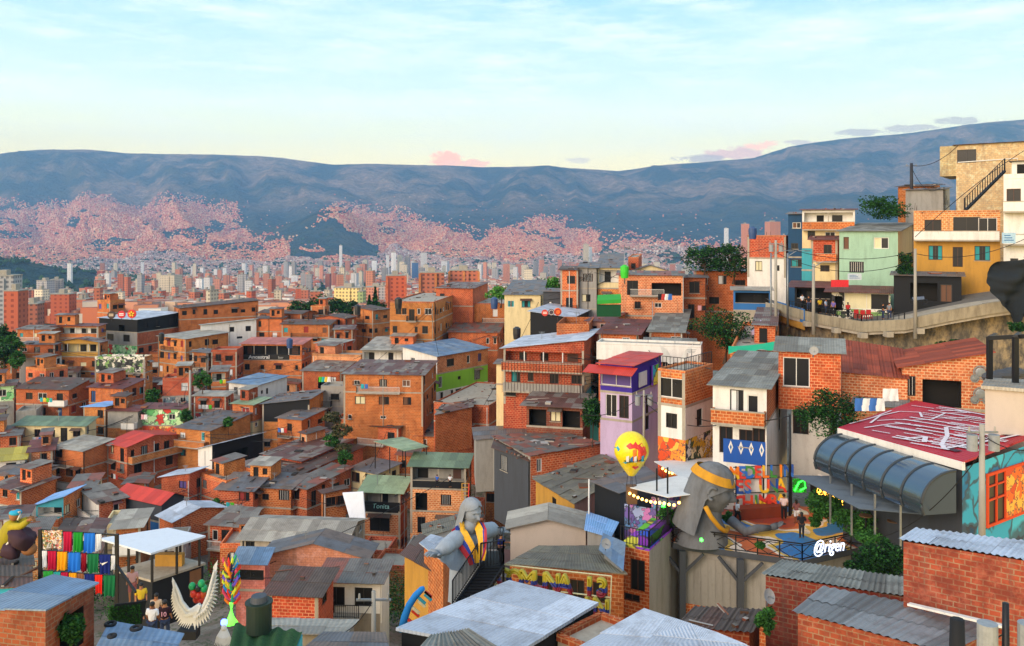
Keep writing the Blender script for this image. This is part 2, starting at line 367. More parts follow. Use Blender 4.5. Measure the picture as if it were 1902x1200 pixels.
def add_window(root, o, t, nin, x0, x1, za, zb, kind, rng, fine):
    o, t, nin = Vector(o), Vector(t), Vector(nin)
    pt = lambda x, z, d=0: o+t*x+Vector((0, 0, z))+nin*d
    def slab(mb, a, b, c, d, d0, d1, m): mb.hexa([pt(a, c, d0), pt(b, c, d0), pt(b, c, d1), pt(a, c, d1), pt(a, d, d0), pt(b, d, d0), pt(b, d, d1), pt(a, d, d1)], m)
    mb = MB(); door = kind in 'dD'
    fm = rng.choice([FRW, FRD, FRB, FRD, FRB]) if kind != 'w' else FRW
    if not fine:
        m = GL if kind in 'gwd' else CURT[4] if kind == 't' else rng.choice(CURT)
        slab(mb, x0, x1, za, zb, .10, .13, m); mb.build('door' if door else 'window', root); return
    w = .07
    slab(mb, x0, x0+w, za, zb, .05, .12, fm); slab(mb, x1-w, x1, za, zb, .05, .12, fm)
    slab(mb, x0+w, x1-w, zb-w, zb, .05, .12, fm)
    if not door: slab(mb, x0+w, x1-w, za, za+w, .05, .12, fm)
    if x1-x0 > .9: xm = (x0+x1)/2; slab(mb, xm-.03, xm+.03, za+w, zb-w, .06, .11, fm)
    if kind == 'r':
        k = max(3, int((x1-x0)/.22))
        for i in range(1, k): xm = x0+(x1-x0)*i/k; slab(mb, xm-.018, xm+.018, za+w, zb-w, .015, .04, FRW)
    f = mb.build('door' if door else 'window', root)
    g = MB(); a, b = x0+w*.5, x1-w*.5
    if kind == 'c':
        m = rng.choice(CURT[:2]+CURT); xm = a+(b-a)*rng.choice([.5, 1., 1., .6]); slab(g, a, xm, za+w*.5, zb-w*.5, .13, .15, m)
        if xm < b-.05: slab(g, xm, b, za+w*.5, zb-w*.5, .13, .15, GL)
    elif kind == 't': slab(g, a, a+(b-a)*.3, za+w*.5, zb-w*.5, .13, .15, CURT[4]); slab(g, a+(b-a)*.3, a+(b-a)*.7, za+w*.5, zb-w*.5, .13, .15, GL); slab(g, a+(b-a)*.7, b, za+w*.5, zb-w*.5, .13, .15, CURT[4])
    elif kind == 'D': slab(g, a, b, za, zb-w*.5, .12, .15, rng.choice([FRB, paint('door_blue', '2b4f80', .3), paint('door_white', 'cfd0cc', .3), CURT[3]]))
    else: slab(g, a, b, za+w*.5, zb-w*.5, .13, .15, GL)
    g.build('leaf' if door else 'pane', f)
    if not door and rng.random() < .5:
        s = MB(); slab(s, x0-.08, x1+.08, za-.07, za-.002, -.07, .04, CONC); s.build('sill', f)
def roof_plane(mb, p0, p1, p2, p3, mat, sw=.95, sl=2.3, th=.05, rng=random, corr=0, messy=.02):
    p0, p1, p2, p3 = (Vector(p) for p in (p0, p1, p2, p3))
    nu = max(1, round((p1-p0).length/sw)); nv = max(1, round((p3-p0).length/sl))
    nrm = (p1-p0).cross(p3-p0).normalized()
    if nrm.z < 0: nrm = -nrm
    B = lambda u, v: p0*(1-u)*(1-v)+p1*u*(1-v)+p2*u*v+p3*(1-u)*v
    Lu, Lv = (p1-p0).length, (p3-p0).length
    for j in range(nv):
        for i in range(nu):
            u0, u1 = i/nu, (i+1)/nu+(.03/nu if i < nu-1 else 0); v0, v1 = j/nv, min(1, (j+1)/nv)
            if j > 0: v0 -= .04
            lift = nrm*(.018*j+.006*(i % 2)+rng.uniform(0, messy))
            if rng.random() < messy*4: v0 = max(0, v0-rng.uniform(0, .08)); u0 += rng.uniform(-.05, .05)/nu
            c = [B(u0, v0), B(u1, v0), B(u1, v1), B(u0, v1)]; lo = lift; hi = lift+nrm*th
            uv = [(u0*Lu, v0*Lv), (u1*Lu, v0*Lv), (u1*Lu, v1*Lv), (u0*Lu, v1*Lv)]
            if corr:
                k = max(4, int((u1-u0)*Lu/corr*4)); rows = [[], []]
                for q in range(k+1):
                    u = u0+(u1-u0)*q/k; w = nrm*(.032*math.sin(2*math.pi*u*Lu/corr))
                    rows[0].append(B(u, v0)+hi+w); rows[1].append(B(u, v1)+hi+w)
                mb.grid(rows, mat, uv=lambda a, b: ((u0+(u1-u0)*b/k)*Lu, (v0 if a == 0 else v1)*Lv))
            else: mb.hexa([p+lo for p in c]+[p+hi for p in c], mat, uv)
def railing(mb, p, q, h, mat, step=.14, w=.025):
    p, q = Vector(p), Vector(q); L = (q-p).length; k = max(1, int(L/step)); up = Vector((0, 0, h))
    mb.bar(p+up, q+up, .05, mat); mb.bar(p+Vector((0, 0, .1)), q+Vector((0, 0, .1)), .03, mat)
    for i in range(k+1):
        a = p+(q-p)*i/k; mb.bar(a+Vector((0, 0, .02)), a+up, w*(1.8 if i in (0, k) else 1), mat)
def house(label, xa, xc, xb, yt, sh, n, yaw=None, wall='b', roof=('s', 'grey'), Y=None, D=5.5, down=8., st=None, stL=None, stR=None, opL=(), opR=(), bal=(), wL={}, wR={},
          rise=None, seed=None, name=None, noL=False, noR=False, slab=True, dens=1., oh=.4, ground=True, cols=(), deb=None, win='ggggcgrc', hs=None, opback='wh', cat='house', group='hillside houses'):
    HID[0] += 1; rng = random.Random(seed if seed is not None else HID[0]*7+3)
    Y = Y or (float(np.interp(yt, ROWY, ROWD)) if (xa+xb)/2 < 700 else 4400./sh); h = sh*Y/F if hs is None else hs
    th, L, Wd = solve(xa, xc, xb, Y, yaw, D)
    c = P(xc, yt, Y); H = n*h; zb = c.z-H
    root = thing(name or {'b': 'brick_house'}.get(wall[0], 'painted_house'), label, cat, (c.x, c.y, zb), -th, group)
    loc2w = lambda x, y: (c.x+x*math.cos(th)+y*math.sin(th), c.y-x*math.sin(th)+y*math.cos(th))
    HOUSES.append((root, L, Wd, H, th, label))
    if ground:
        for x, y in ((0, 0), (-L, 0), (-L/2, Wd/2)): GROUND.append((*loc2w(x, y), zb))
    fine = Y < 175
    mb = MB(); nz = -down
    sL = stL or st or [wall]; sR = stR or st or [wall]
    n_i = int(math.ceil(n-1e-6)); K = int(n_i)
    faces = {'L': (Vector((-L, 0, 0)), Vector((1, 0, 0)), Vector((0, 1, 0)), L), 'R': (Vector((0, 0, 0)), Vector((0, 1, 0)), Vector((-1, 0, 0)), Wd)}
    wins = []; rails = []
    for fk, (o, t, nin, fl) in faces.items():
        keys = sL if fk == 'L' else sR
        for s in range(K):
            z1 = H-s*h; z0 = max(z1-h, 0) if s < K-1 else 0
            mt = wm(keys[min(s, len(keys)-1)]); rects = []
            hh = z1-z0
            spec = (wL if fk == 'L' else wR).get(s)
            if s in (opL if fk == 'L' else opR):
                m0 = min(.25, fl*.06); rects.append((m0, fl-m0, z0+.95, z1-.3, min(1.6, (Wd if fk == 'L' else L)*.4)))
                rails.append((fk, m0, fl-m0, z0+.95, z1-.3))
            elif spec is not None:
                for (fc, w, wh, kd) in spec:
                    x0, x1 = fc*fl-w/2, fc*fl+w/2
                    if x0 < .08 or x1 > fl-.08: x0, x1 = max(.1, x0), min(fl-.1, x1)
                    za = z0+.05 if kd in 'dDo' else z0+max(.25, (hh-wh)*.55); zt = min(za+wh, z1-.12)
                    if x1-x0 < .2: continue
                    rects.append((x0, x1, za, zt, .16 if kd != 'o' else 1.4))
                    if kd != 'o': wins.append((o, t, nin, x0, x1, za, zt, kd))
            elif not (noL if fk == 'L' else noR) and hh > 1.6:
                k = max(1, int(fl/2.3*dens+rng.random()*.8)) if fl > 1.5 else 0
                for i in range(k):
                    if rng.random() < .16: continue
                    w = rng.choice([.7, .95, 1.1, 1.25, 1.5]); w = min(w, fl/k*.72); kd = rng.choice(win)
                    fx = (i+.5+rng.uniform(-.14, .14))*fl/k
                    if rng.random() < .10 and Y < 150: kd = rng.choice('dD'); w = .95; za, zt = z0+.05, z0+2.1
                    else: wh = rng.choice([.8, 1.05, 1.2, 1.35]); za = z0+rng.choice([.95, 1.05, 1.15]); zt = min(za+wh, z1-.22)
                    if zt-za < .4: continue
                    x0, x1 = fx-w/2, fx+w/2
                    rects.append((x0, x1, za, zt, .16)); wins.append((o, t, nin, x0, x1, za, zt, kd))
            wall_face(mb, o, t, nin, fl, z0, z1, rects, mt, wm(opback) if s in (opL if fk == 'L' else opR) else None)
        mb_m = wm(keys[-1]); e = o+t*fl
        mb.face([o+Vector((0, 0, nz)), e+Vector((0, 0, nz)), e, o], mb_m)
    bk = wm((sR if wall[0] != 'b' else sL)[0] if wall else 'b')
    mb.face([(0, Wd, nz), (-L, Wd, nz), (-L, Wd, H), (0, Wd, H)], wm(sL[0])); mb.face([(-L, Wd, nz), (-L, 0, nz), (-L, 0, H), (-L, Wd, H)], wm(sR[0]))
    # floor slabs showing as pale bands
    if slab:
        for s in range(1, K):
            if rng.random() < .12: continue
            z = H-s*h; zt = z+.11; p = .025
            mb.box((-L-p, -p, z-.11), (0+p, 0.0, zt), CONC, 'k'); mb.box((0, 0.0, z-.11), (p, Wd, zt), CONC, 'l')
        if wall[0] == 'b':
            for x in ([-.28, -L+.02] if rng.random() < .5 else []): mb.box((x, -.02, 0), (x+.26, 0, H-.01), CONC, 'k')
    kind, rc = roof[0], roof[1]
    rt = RC[rc]() if rc else None
    rz = rise*(.55 if kind in 'shb' else 1) if rise is not None else {'s': .055*Wd, 'b': .07*Wd, 'r': .08*L, 'l': .08*L, 'g': .15*L/2, 'h': .14*Wd/2, 'f': 0, 'n': 0}[kind]
    zf = {'s': lambda x, y: rz*y/Wd, 'b': lambda x, y: rz*(1-y/Wd), 'r': lambda x, y: rz*(-x/L), 'l': lambda x, y: rz*(1+x/L),
          'g': lambda x, y: rz*(1-abs(x+L/2)/(L/2)), 'h': lambda x, y: rz*(1-abs(y-Wd/2)/(Wd/2)), 'f': lambda x, y: 0, 'n': lambda x, y: 0}[kind]
    if kind in 'srlbgh':
        for (a, b), kk in ((((-L, 0), (0, 0)), sL[0]), (((0, 0), (0, Wd)), sR[0]), (((0, Wd), (-L, Wd)), sL[0]), (((-L, Wd), (-L, 0)), sR[0])):
            m_ = ((a[0]+b[0])/2, (a[1]+b[1])/2)
            for p, q in ((a, m_), (m_, b)):
                zp, zq = zf(*p), zf(*q)
                if zp < .01 and zq < .01: continue
                pts = [(*p, H), (*q, H)]
                if zq > .01: pts.append((*q, H+zq))
                if zp > .01: pts.append((*p, H+zp))
                mb.face(pts, wm(kk))
    wallo = mb.build('wall', root)
    # roof
    r = MB(); e = oh; z = H+.02
    if kind in 'srlb':
        zz = lambda x, y: z+zf(x, y)
        q = {'s': [(-L-e, -e), (e, -e), (e, Wd+e), (-L-e, Wd+e)], 'b': [(e, Wd+e), (-L-e, Wd+e), (-L-e, -e), (e, -e)],
             'r': [(e, -e), (e, Wd+e), (-L-e, Wd+e), (-L-e, -e)], 'l': [(-L-e, Wd+e), (-L-e, -e), (e, -e), (e, Wd+e)]}[kind]
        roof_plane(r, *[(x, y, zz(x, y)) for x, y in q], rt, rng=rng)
    elif kind == 'g':
        for sx in (0, 1):
            xe, xm = (e, -L/2) if sx == 0 else (-L-e, -L/2)
            ze = z-rz*e/(L/2); q = [(xe, -e, ze), (xe, Wd+e, ze), (xm, Wd+e, z+rz), (xm, -e, z+rz)]
            if sx: q = [q[1], q[0], q[3], q[2]]
            roof_plane(r, *q, rt, rng=rng)
    elif kind == 'h':
        for sy in (0, 1):
            ye = -e if sy == 0 else Wd+e; ze = z-rz*e/(Wd/2)
            q = [(-L-e, ye, ze), (e, ye, ze), (e, Wd/2, z+rz), (-L-e, Wd/2, z+rz)]
            if sy: q = [q[1], q[0], q[3], q[2]]
            roof_plane(r, *q, rt, rng=rng)
    elif kind == 'f':
        r.box((-L+.01, .01, H-.2), (-.01, Wd-.01, H+.02), CONC)
        ph = rise if rise else .5
        pm = wm(sL[0]); p = .16
        r.box((-L, 0, H+.022), (0, p, H+ph), pm); r.box((-p, p, H+.022), (0, Wd, H+ph), wm(sR[0])); r.box((-L, p, H+.022), (-L+p, Wd, H+ph), pm); r.box((-L+p, Wd-p, H+.022), (-p, Wd, H+ph), pm)
        for _ in range(rng.randint(2, 6)):      # starter bars left standing for the next storey
            x, y = rng.choice([-L+.1, -.1, -L/2]), rng.choice([.1, Wd-.1])
            r.bar((x, y, H+ph), (x+rng.uniform(-.05, .05), y, H+ph+rng.uniform(.4, .9)), .04, FRB)
    if r.f:
        r.build('roof', root)
    if kind in 'sf' and cat == 'house' and group and not wL and not wR and K >= 1 and L > 3 and Wd > 3 and Y > 60 and xc < 1100 and rng.random() < .38:
        k_ = wall if wall[0] == 'b' else rng.choice(['b', 'b2']); a = -L+.1 if rng.random() < .5 else -L*.55; b = a+L*rng.uniform(.38, .5); b = min(b, -.1); y0, y1, hh = Wd*.42, Wd-.05, rng.uniform(1.8, 2.4); m = MB()
        wall_face(m, (a, y0, 0), (1, 0, 0), (0, 1, 0), b-a, H-.1, H+hh, [((b-a)*.15, (b-a)*.15+.75, H+.5, H+hh-.3, .16)]+([((b-a)*.6, (b-a)*.6+.7, H+.95, H+hh-.4, .16)] if b-a > 2 else []), wm(k_), INT)
        for p_, q_ in (((b, y0), (b, y1)), ((b, y1), (a, y1)), ((a, y1), (a, y0))): m.face([(*p_, H-.1), (*q_, H-.1), (*q_, H+hh), (*p_, H+hh)], wm(k_))
        ur = m.build('upper_room', root); g = MB(); roof_plane(g, (a-.3, y0-.5, H+hh+.02), (b+.3, y0-.5, H+hh+.02), (b+.3, y1+.2, H+hh+.25), (a-.3, y1+.2, H+hh+.25), RC[rng.choice(['rust', 'patch', 'grey', 'dark', 'pale'])](), rng=rng); g.build('roof', ur)
    elif kind == 'f' and ground and L > 4 and Wd > 3.5 and K >= 1 and cat == 'house' and rise is None and rng.random() < .7:
        m = MB(); a, b = sorted((-L+.25, -L+.25+L*rng.uniform(.35, .55))) if rng.random() < .5 else sorted((-.25, -.25-L*rng.uniform(.35, .55))); y0, y1, hh = Wd*.35, Wd-.25, rng.uniform(1.7, 2.3); m.box((a, y0, H+.023), (b, y1, H+hh), wm(sL[0] if sL[0][0] in 'bcw' else 'b')); rr_ = m.build('roof_room', root)
        g = MB(); g.box((a+.5, y0-.03, H+.1), (a+1.3, y0-.002, H+hh-.3), INT); g.build('door', rr_); g = MB(); roof_plane(g, (a-.3, y0-.5, H+hh+.02), (b+.3, y0-.5, H+hh+.02), (b+.3, y1+.2, H+hh+.3), (a-.3, y1+.2, H+hh+.3), RC[rng.choice(['rust', 'patch', 'grey', 'dark'])](), rng=rng); g.build('roof', rr_)
    for w in wins: add_window(root, *w, rng, fine)
    for fk, x0, x1, za, zt in rails:
        o, t, nin, fl = faces[fk]; m = MB(); k = max(1, int((x1-x0)/2.2))
        for i in range(1, k): p = o+t*(x0+(x1-x0)*i/k)+nin*.08; m.bar(p+Vector((0, 0, za)), p+Vector((0, 0, zt)), .12, FRW if rng.random() < .6 else wm('co'))
        p, q = o+t*x0+nin*.06+Vector((0, 0, za)), o+t*x1+nin*.06+Vector((0, 0, za))
        m.bar(p+Vector((0, 0, .04)), q+Vector((0, 0, .04)), .14, CONC, .06)
        # doorways and shelves at the back of the loggia
        dd = min(1.6, (Wd if fk == 'L' else L)*.4)-.05
        m.build('loggia_posts', root)
        for i in range(max(1, int((x1-x0)/2.4))):
            g = MB(); xx = x0+(i+.5+rng.uniform(-.2, .2))*2.4*((x1-x0)/(max(1, int((x1-x0)/2.4))*2.4)); w2 = rng.choice([.45, .5, .65]); p = o+t*(xx-w2)+nin*dd; q = o+t*(xx+w2)+nin*dd
            g.hexa([p+Vector((0, 0, za-.5)), q+Vector((0, 0, za-.5)), q+nin*.03+Vector((0, 0, za-.5)), p+nin*.03+Vector((0, 0, za-.5)), p+Vector((0, 0, zt-.35)), q+Vector((0, 0, zt-.35)), q+nin*.03+Vector((0, 0, zt-.35)), p+nin*.03+Vector((0, 0, zt-.35))], rng.choice([GL, GL, FRB, INT])); g.build('door', root)
    for (fk, s, f0, f1, sty) in bal:
        o, t, nin, fl = faces[fk]; z = max(0, H-(s+1)*h); x0, x1 = f0*fl, f1*fl; dp = 1.0; m = MB()
        V = lambda x, d, zz: o+t*x-nin*d+Vector((0, 0, zz))
        bx = lambda a, b, d0, d1, za, zb, mt: m.hexa([V(a, d1, za), V(b, d1, za), V(b, d0, za), V(a, d0, za), V(a, d1, zb), V(b, d1, zb), V(b, d0, zb), V(a, d0, zb)], mt)
        bx(x0, x1, .03, dp, z-.14, z+.02, CONC)
        b = m; 
        if sty in ('brick', 'white', 'red', 'grey'):
            mt = {'brick': wm('b'), 'white': wm('wh'), 'red': wm('b2'), 'grey': wm('gy')}[sty]
            bx(x0, x1, dp-.12, dp-.003, z+.021, z+.95, mt); bx(x0, x0+.12, .03, dp-.12, z+.021, z+.95, mt); bx(x1-.12, x1, .03, dp-.12, z+.021, z+.95, mt); bx(x0-.03, x1+.03, dp-.15, dp+.03, z+.951, z+1.02, CONC)
        bo = m.build('balcony', root)
        if sty == 'rail':
            m = MB(); zz = z+.021
            railing(m, V(x0+.05, dp-.06, zz), V(x1-.05, dp-.06, zz), .95, IRON); railing(m, V(x0+.05, .06, zz), V(x0+.05, dp-.06, zz), .95, IRON); railing(m, V(x1-.05, .06, zz), V(x1-.05, dp-.06, zz), .95, IRON)
            m.build('railing', bo)
    if kind in 'srlbgh' and (deb if deb is not None else (rc in ('dark', 'rust', 'grey', 'patch', 'mar', 'slate', 'moss'))):
        for _ in range(int(L*Wd*.22)):
            x, y = rng.uniform(-L, 0), rng.uniform(0, Wd); zz = H+.13+max(0, zf(x, y)); wx, wy = loc2w(x, y)
            DEBRIS.append((wx, wy, zb+zz, rng.random(), -th+rng.choice([0, 1.57, .4])))
    elif kind == 'f':
        for _ in range(int(L*Wd*.12)):
            x, y = rng.uniform(-L+.4, -.4), rng.uniform(.4, Wd-.4); wx, wy = loc2w(x, y); DEBRIS.append((wx, wy, zb+H+.03, rng.random(), rng.random()*3))
    if ground and wall[0] in 'bcwg' and Y > 60 and xc < 1380:
        extras(root, L, Wd, H, h, K, faces, wins, rng, noL, noR, bal, opL)
    root['dims'] = (L, Wd, H)
    return root
def extras(root, L, Wd, H, h, K, faces, wins, rng, noL, noR, bal, opL):
    # what accumulates on such houses: tin eyebrows over windows, drain pipes, ledges with things on them
    for (o, t, nin, x0, x1, za, zt, kd) in wins:
        if rng.random() < .16:
            m = MB(); pt = lambda x, d, z: o+t*x-nin*d+Vector((0, 0, z)); roof_plane(m, pt(x0-.2, .75, zt+.02), pt(x1+.2, .75, zt+.02), pt(x1+.2, .01, zt+.3), pt(x0-.2, .01, zt+.3), RC[rng.choice(['grey', 'rust', 'slate', 'mar', 'dark'])](), rng=rng); m.build('window_awning', root)
        elif rng.random() < .14:
            m = MB(); pt = lambda x, d, z: o+t*x-nin*d+Vector((0, 0, z)); a, b = pt(x0-.1, .4, za-.02), pt(x1+.1, .4, za-.02)
            railing(m, a, b, .55, IRON, .16, .03); m.bar(a+nin*.2, b+nin*.2, .4, CONC, .05); m.build('window_cage', root)
    for fk in 'LR':
        o, t, nin, fl = faces[fk]
        if rng.random() < .5:
            x = fl*rng.choice([.03, .97, .5]); m = MB(); p = o+t*x-nin*.06; m.tube([p, p+Vector((0, 0, H-.1))], .055, rng.choice([FRW, CONC, FRD]), 6); m.build('drain_pipe', root)
    if not bal and not noL and K >= 2 and rng.random() < .42 and not opL:
        o, t, nin, fl = faces['L']; z = H-h; a = fl*rng.uniform(.05, .35); b = min(fl*.97, a+fl*rng.uniform(.4, .7)); m = MB(); pt = lambda x, d, zz: o+t*x-nin*d+Vector((0, 0, zz))
        m.hexa([pt(a, .95, z-.13), pt(b, .95, z-.13), pt(b, .03, z-.13), pt(a, .03, z-.13), pt(a, .95, z), pt(b, .95, z), pt(b, .03, z), pt(a, .03, z)], CONC); bo = m.build('balcony', root)
        m = MB(); railing(m, pt(a+.05, .9, z+.002), pt(b-.05, .9, z+.002), .95, rng.choice([IRON, FRB, FRW]), .15, .03); railing(m, pt(a+.05, .05, z+.002), pt(a+.05, .9, z+.002), .95, IRON, .15, .03); m.build('railing', bo)
def top_point(root, x, y, dz=0):
    return root.matrix_basis @ Vector((x, y, root['dims'][2]+dz))
def on_face(root, face, mat, f0, f1, z0, z1, name='painted_panel', th=.03):
    """a flat panel or mural fixed on a face of the house, z from the top down in fractions"""
    L, Wd, H = root['dims']; m = MB()
    if face == 'L': a, b = -L+f0*L, -L+f1*L; m.box((a, -th-.003, H-z1), (b, -.003, H-z0), mat)
    else: m.box((.003, f0*Wd, H-z1), (.003+th, f1*Wd, H-z0), mat)
    return m.build(name, root)
# ------------------------------------------------------------------ houses, far rows first
B = house
# --- far left rows
B('long low brick building with a grey roof on the far left skyline', 333, 333.4, 480, 573, 21, 1.3, 60, 'b', ('s', 'dark'), D=8)
B('small brick block behind the white-roofed party venue', 181, 205, 232, 562, 20, 1.2, None, 'b', ('f', None))
B('long brick house with tin roof behind the white windowed wall', 480, 560, 585, 583, 21, 1.5, None, 'b2', ('h', 'dark'))
B('low dusky brick house with mixed tin roof left of the chimney block', 585, 640, 662, 592, 22, 1.5, None, 'b2', ('g', 'dark'))
B('small square brick rooftop block with a white capping slab', 577, 603, 610, 570, 22, 1.4, 8, 'b', ('f', None), rise=.25)
B('low brick house with pale tin roof at the left edge', 30, 96, 120, 612, 22, 1.3, None, 'b2', ('s', 'grey'))
B('brick house with a maroon sheet roof and white posts', 97, 183, 190, 606, 22, 2, 2, 'b', ('s', 'mar'), opL=(0,))
B('brick house beside the trees with white lower storey and grey roof', 36, 102, 110, 640, 24, 1.9, 2, 'b', ('s', 'slate'), st=['b', 'wh'], bal=[('L', 0, .02, .98, 'brick')])
B('half hidden brick cottage at the left edge under trees', -14, 22, 30, 655, 24, 1.6, None, 'b', ('s', 'rust'))
B('brick house with a yellow roof terrace and a faded rust gable', 104, 185, 194, 636, 27, 2.6, 4, 'b', ('g', 'rust'), stL=['ye', 'b', 'b'], opL=(0,), opback='cr')
B('small flat brick house with a single dark window', 48, 85, 126, 690, 25, 1.1, None, 'b', ('f', None))
VENUE = B('party venue with a white metal roof over a black top storey and graffiti below', 184, 255, 335, 594, 24, 3.1, 22, 'wh', ('s', 'white'), stL=['dk', 'gy', 'g1', 'b'], stR=['dk', 'b', 'b'], D=9, deb=False, rise=.8,
  wR={0: [(.2, .9, 1.5, 'g'), (.45, .8, 1.5, 'g'), (.8, 2., 1.6, 'g')], 1: []}, wL={0: [(.6, 1.8, 1.5, 'o')], 1: [(.3, 2., 1.6, 'g'), (.72, 2., 1.6, 'g')], 2: []}, opback='dk')
B('brick house with a curved base and a white lettered graffiti wall', 176, 268, 282, 668, 25, 2, 4, 'b', ('f', None), stL=['g2', 'b'], wL={0: []})
B('tall brick house with pale sheet roof right of the graffiti venue', 294, 345, 424, 630, 25, 3, None, 'b', ('s', 'pale'), rise=.5)
B('long white plastered wall house with two dark windows', 373, 374, 476, 604, 23, 1.6, 62, 'wh', ('s', 'pale'), D=6, wR={0: [(.55, 1., 1.1, 'g'), (.85, 1.2, 1.2, 'g')]})
B('little brick hut with a sloping grey sheet roof and pale graffiti', 357, 385, 405, 656, 27, 1.8, None, 'b', ('r', 'slate'), stL=['b', 'g5'])
B('dark red brick house between the hut and the terrace bar', 392, 440, 452, 654, 27, 2, None, 'b2', ('f', None))
B('small corner kiosk with open front and tin lid', 392, 420, 426, 690, 28, 1.6, None, 'b2', ('s', 'grey'), opL=(0,))
BAR = B('brick bar with a salmon sheet roof over a planted terrace', 448, 560, 578, 640, 29, 2.1, 4, 'b', ('s', 'pink'), opL=(0,), opback='dk', rise=.8, wL={1: [(.1, 1.1, 1.2, 'g'), (.35, .8, .9, 'g'), (.62, 1.3, .9, 'g'), (.92, .6, .9, 'g')]}, deb=False)
B('brick house with slim windows left of the dark roofed house', 476, 523, 530, 592, 24, 1.8, 4, 'b', ('s', 'dark'))
B('brick house under a wide dark grey roof with curtained windows', 523, 612, 634, 603, 24, 1.7, 6, 'b', ('h', 'dark'), win='cccg')
B('small brick annex below the dark grey roof', 620, 655, 660, 612, 25, 1.2, None, 'b2', ('s', 'rust'))
B('dusky brick house with three storeys and leaning tin sheets', 657, 693, 724, 577, 25, 2.7, None, 'b2', ('r', 'dark'))
B('square brick house with a balcony door on its top storey', 724, 806, 858, 563, 34, 2.4, 8, 'b', ('f', None), rise=.25, wL={0: [(.2, 1.1, 1.2, 'g'), (.33, .9, 1.2, 'g'), (.5, 1.1, 2.2, 'd'), (.66, .6, 1.1, 'g'), (.87, 1.3, 1.2, 'g')], 1: [(.12, .9, 1.3, 'g'), (.6, .6, 1.1, 'g'), (.8, 1.1, 1.4, 'g')]}, bal=[('L', 0, .4, .62, 'rail')], Y=160)
B('windowed orange brick penthouse block, highest on the ridge', 810, 878, 906, 536, 33, 1.3, 10, 'b', ('s', 'rust'), rise=.4, wL={0: [(.17, 1., 1.2, 'g')]}, wR={0: []}, Y=176)
B('long orange brick block with tall narrow windows', 856, 984, 1001, 566, 34, 2.3, 6, 'b', ('f', None), rise=.2, wL={0: [(.07, .4, .4, 'g'), (.5, 1., 1.5, 'c'), (.72, .8, 1.4, 'c'), (.9, .8, 1.4, 'g')], 1: [(.64, .6, .8, 'w'), (.88, .9, 1.4, 'g')]}, Y=176)
B('low brick annex with white framed slots below the long orange block', 833, 924, 938, 618, 33, 1.3, 5, 'b', ('s', 'patch'), wL={0: [(.1, .4, .4, 'g'), (.8, .6, 1.2, 'w'), (.95, .6, 1.2, 'w')]}, Y=165)
B('small brick cube behind the cream loggia house', 586, 628, 655, 640, 29, 1.3, None, 'b', ('s', 'pale'), wL={0: [(.5, .8, 1.4, 'g')]})
B('low brown walled yard house behind the cream roof', 580, 670, 690, 664, 29, 1., None, 'b3', ('f', None), noL=True)
B('loggia house with a cream sheet roof and grey parapet', 673, 768, 790, 651, 32, 2., 4, 'cr', ('s', 'pale'), opL=(0,), stL=['gy', 'be'], bal=[('L', 0, .02, .98, 'grey')], Y=152)
B('house with blue sheet roof, brick top and bright green storey', 748, 812, 906, 662, 33, 2.8, 38, 'b3', ('r', 'blue'), stL=['wh', 'gr', 'wh'], stR=['b3', 'gr', 'wh'], deb=False, rise=.9,
  wR={0: [(.25, 1.9, 1.3, 'g'), (.6, .8, 1.4, 'w'), (.83, 1., 1.4, 'c')], 1: [(.06, .9, 1.9, 'g'), (.42, .8, .6, 'g'), (.78, 1.7, 1.7, 'r')]}, wL={0: [(.3, 1., 1.4, 'w'), (.75, 1., 1.9, 'd')], 1: [(.8, 1.2, 1.8, 'g')], 2: [(.7, 1.2, 1.8, 'g')]}, Y=146)
MAIN = B('big square brick house with nine small windows in rows', 638, 786, 810, 697, 33, 2.9, 5, 'b', ('s', 'rust'), rise=.7, wL={0: [(.17, .9, .7, 'g'), (.5, 1.2, 1.1, 'r'), (.79, 1.2, 1., 'c')], 1: [(.21, 1.6, 1.2, 'c'), (.51, 1.6, 1.2, 'c'), (.8, 1.3, 1.2, 'c')], 2: [(.08, .6, .7, 'w'), (.5, .9, .5, 'w')]}, Y=130)
B('low brick house with a dark rusty roof right of the big brick house', 806, 908, 976, 756, 33, 1.4, 18, 'b', ('f', None), rise=.2, wL={0: [(.3, .9, .9, 'c'), (.45, .6, 1.3, 'c')]}, wR={0: []}, Y=126)
B('brick house with black curtained rooftop terrace and lean-to roof', 487, 575, 605, 752, 33, 2.8, 5, 'b', ('l', 'slate'), stL=['dk', 'b', 'b'], opL=(), rise=.9, wL={0: [], 1: []}, wR={0: []})
B('brick house hung with green and blue laundry beside a grey stair', 561, 634, 660, 690, 33, 1.3, 6, 'b', ('s', 'grey'), wL={0: [(.5, 1.4, 2., 'o'), (.8, 1., 1., 'c')]})
B('pale grey house with a small iron balcony under the laundry', 596, 638, 650, 722, 33, 2.2, 4, 'gy', ('f', None), bal=[('L', 0, .05, .5, 'rail')])
B('bright white house with patchy blue sheet roofing', 425, 478, 533, 716, 31, 1.3, 28, 'wh', ('s', 'blue'), stR=['wh', 'b'], wL={0: [(.25, .9, 1.3, 'r'), (.75, .7, .8, 'g')]}, wR={0: [(.15, .5, .6, 'g'), (.32, .5, 1., 'g')]})
B('brick and cream house with green awning under the bright white house', 432, 470, 500, 752, 32, 1.7, None, 'cr', ('s', 'lgreen'), st=['b', 'cr'])
B('brick house with two dark windows above a blue graffiti wall', 360, 420, 426, 736, 31, 1.9, 4, 'b2', ('s', 'pale'), stL=['b2', 'g4'], wL={0: [(.3, 1.1, 1.3, 'g'), (.72, 1., 1.3, 'g')], 1: []})
B('low house with greyish graffiti beside the tall lamp pole', 302, 352, 360, 706, 29, 1.8, None, 'b2', ('f', None), stL=['b2', 'g5'])
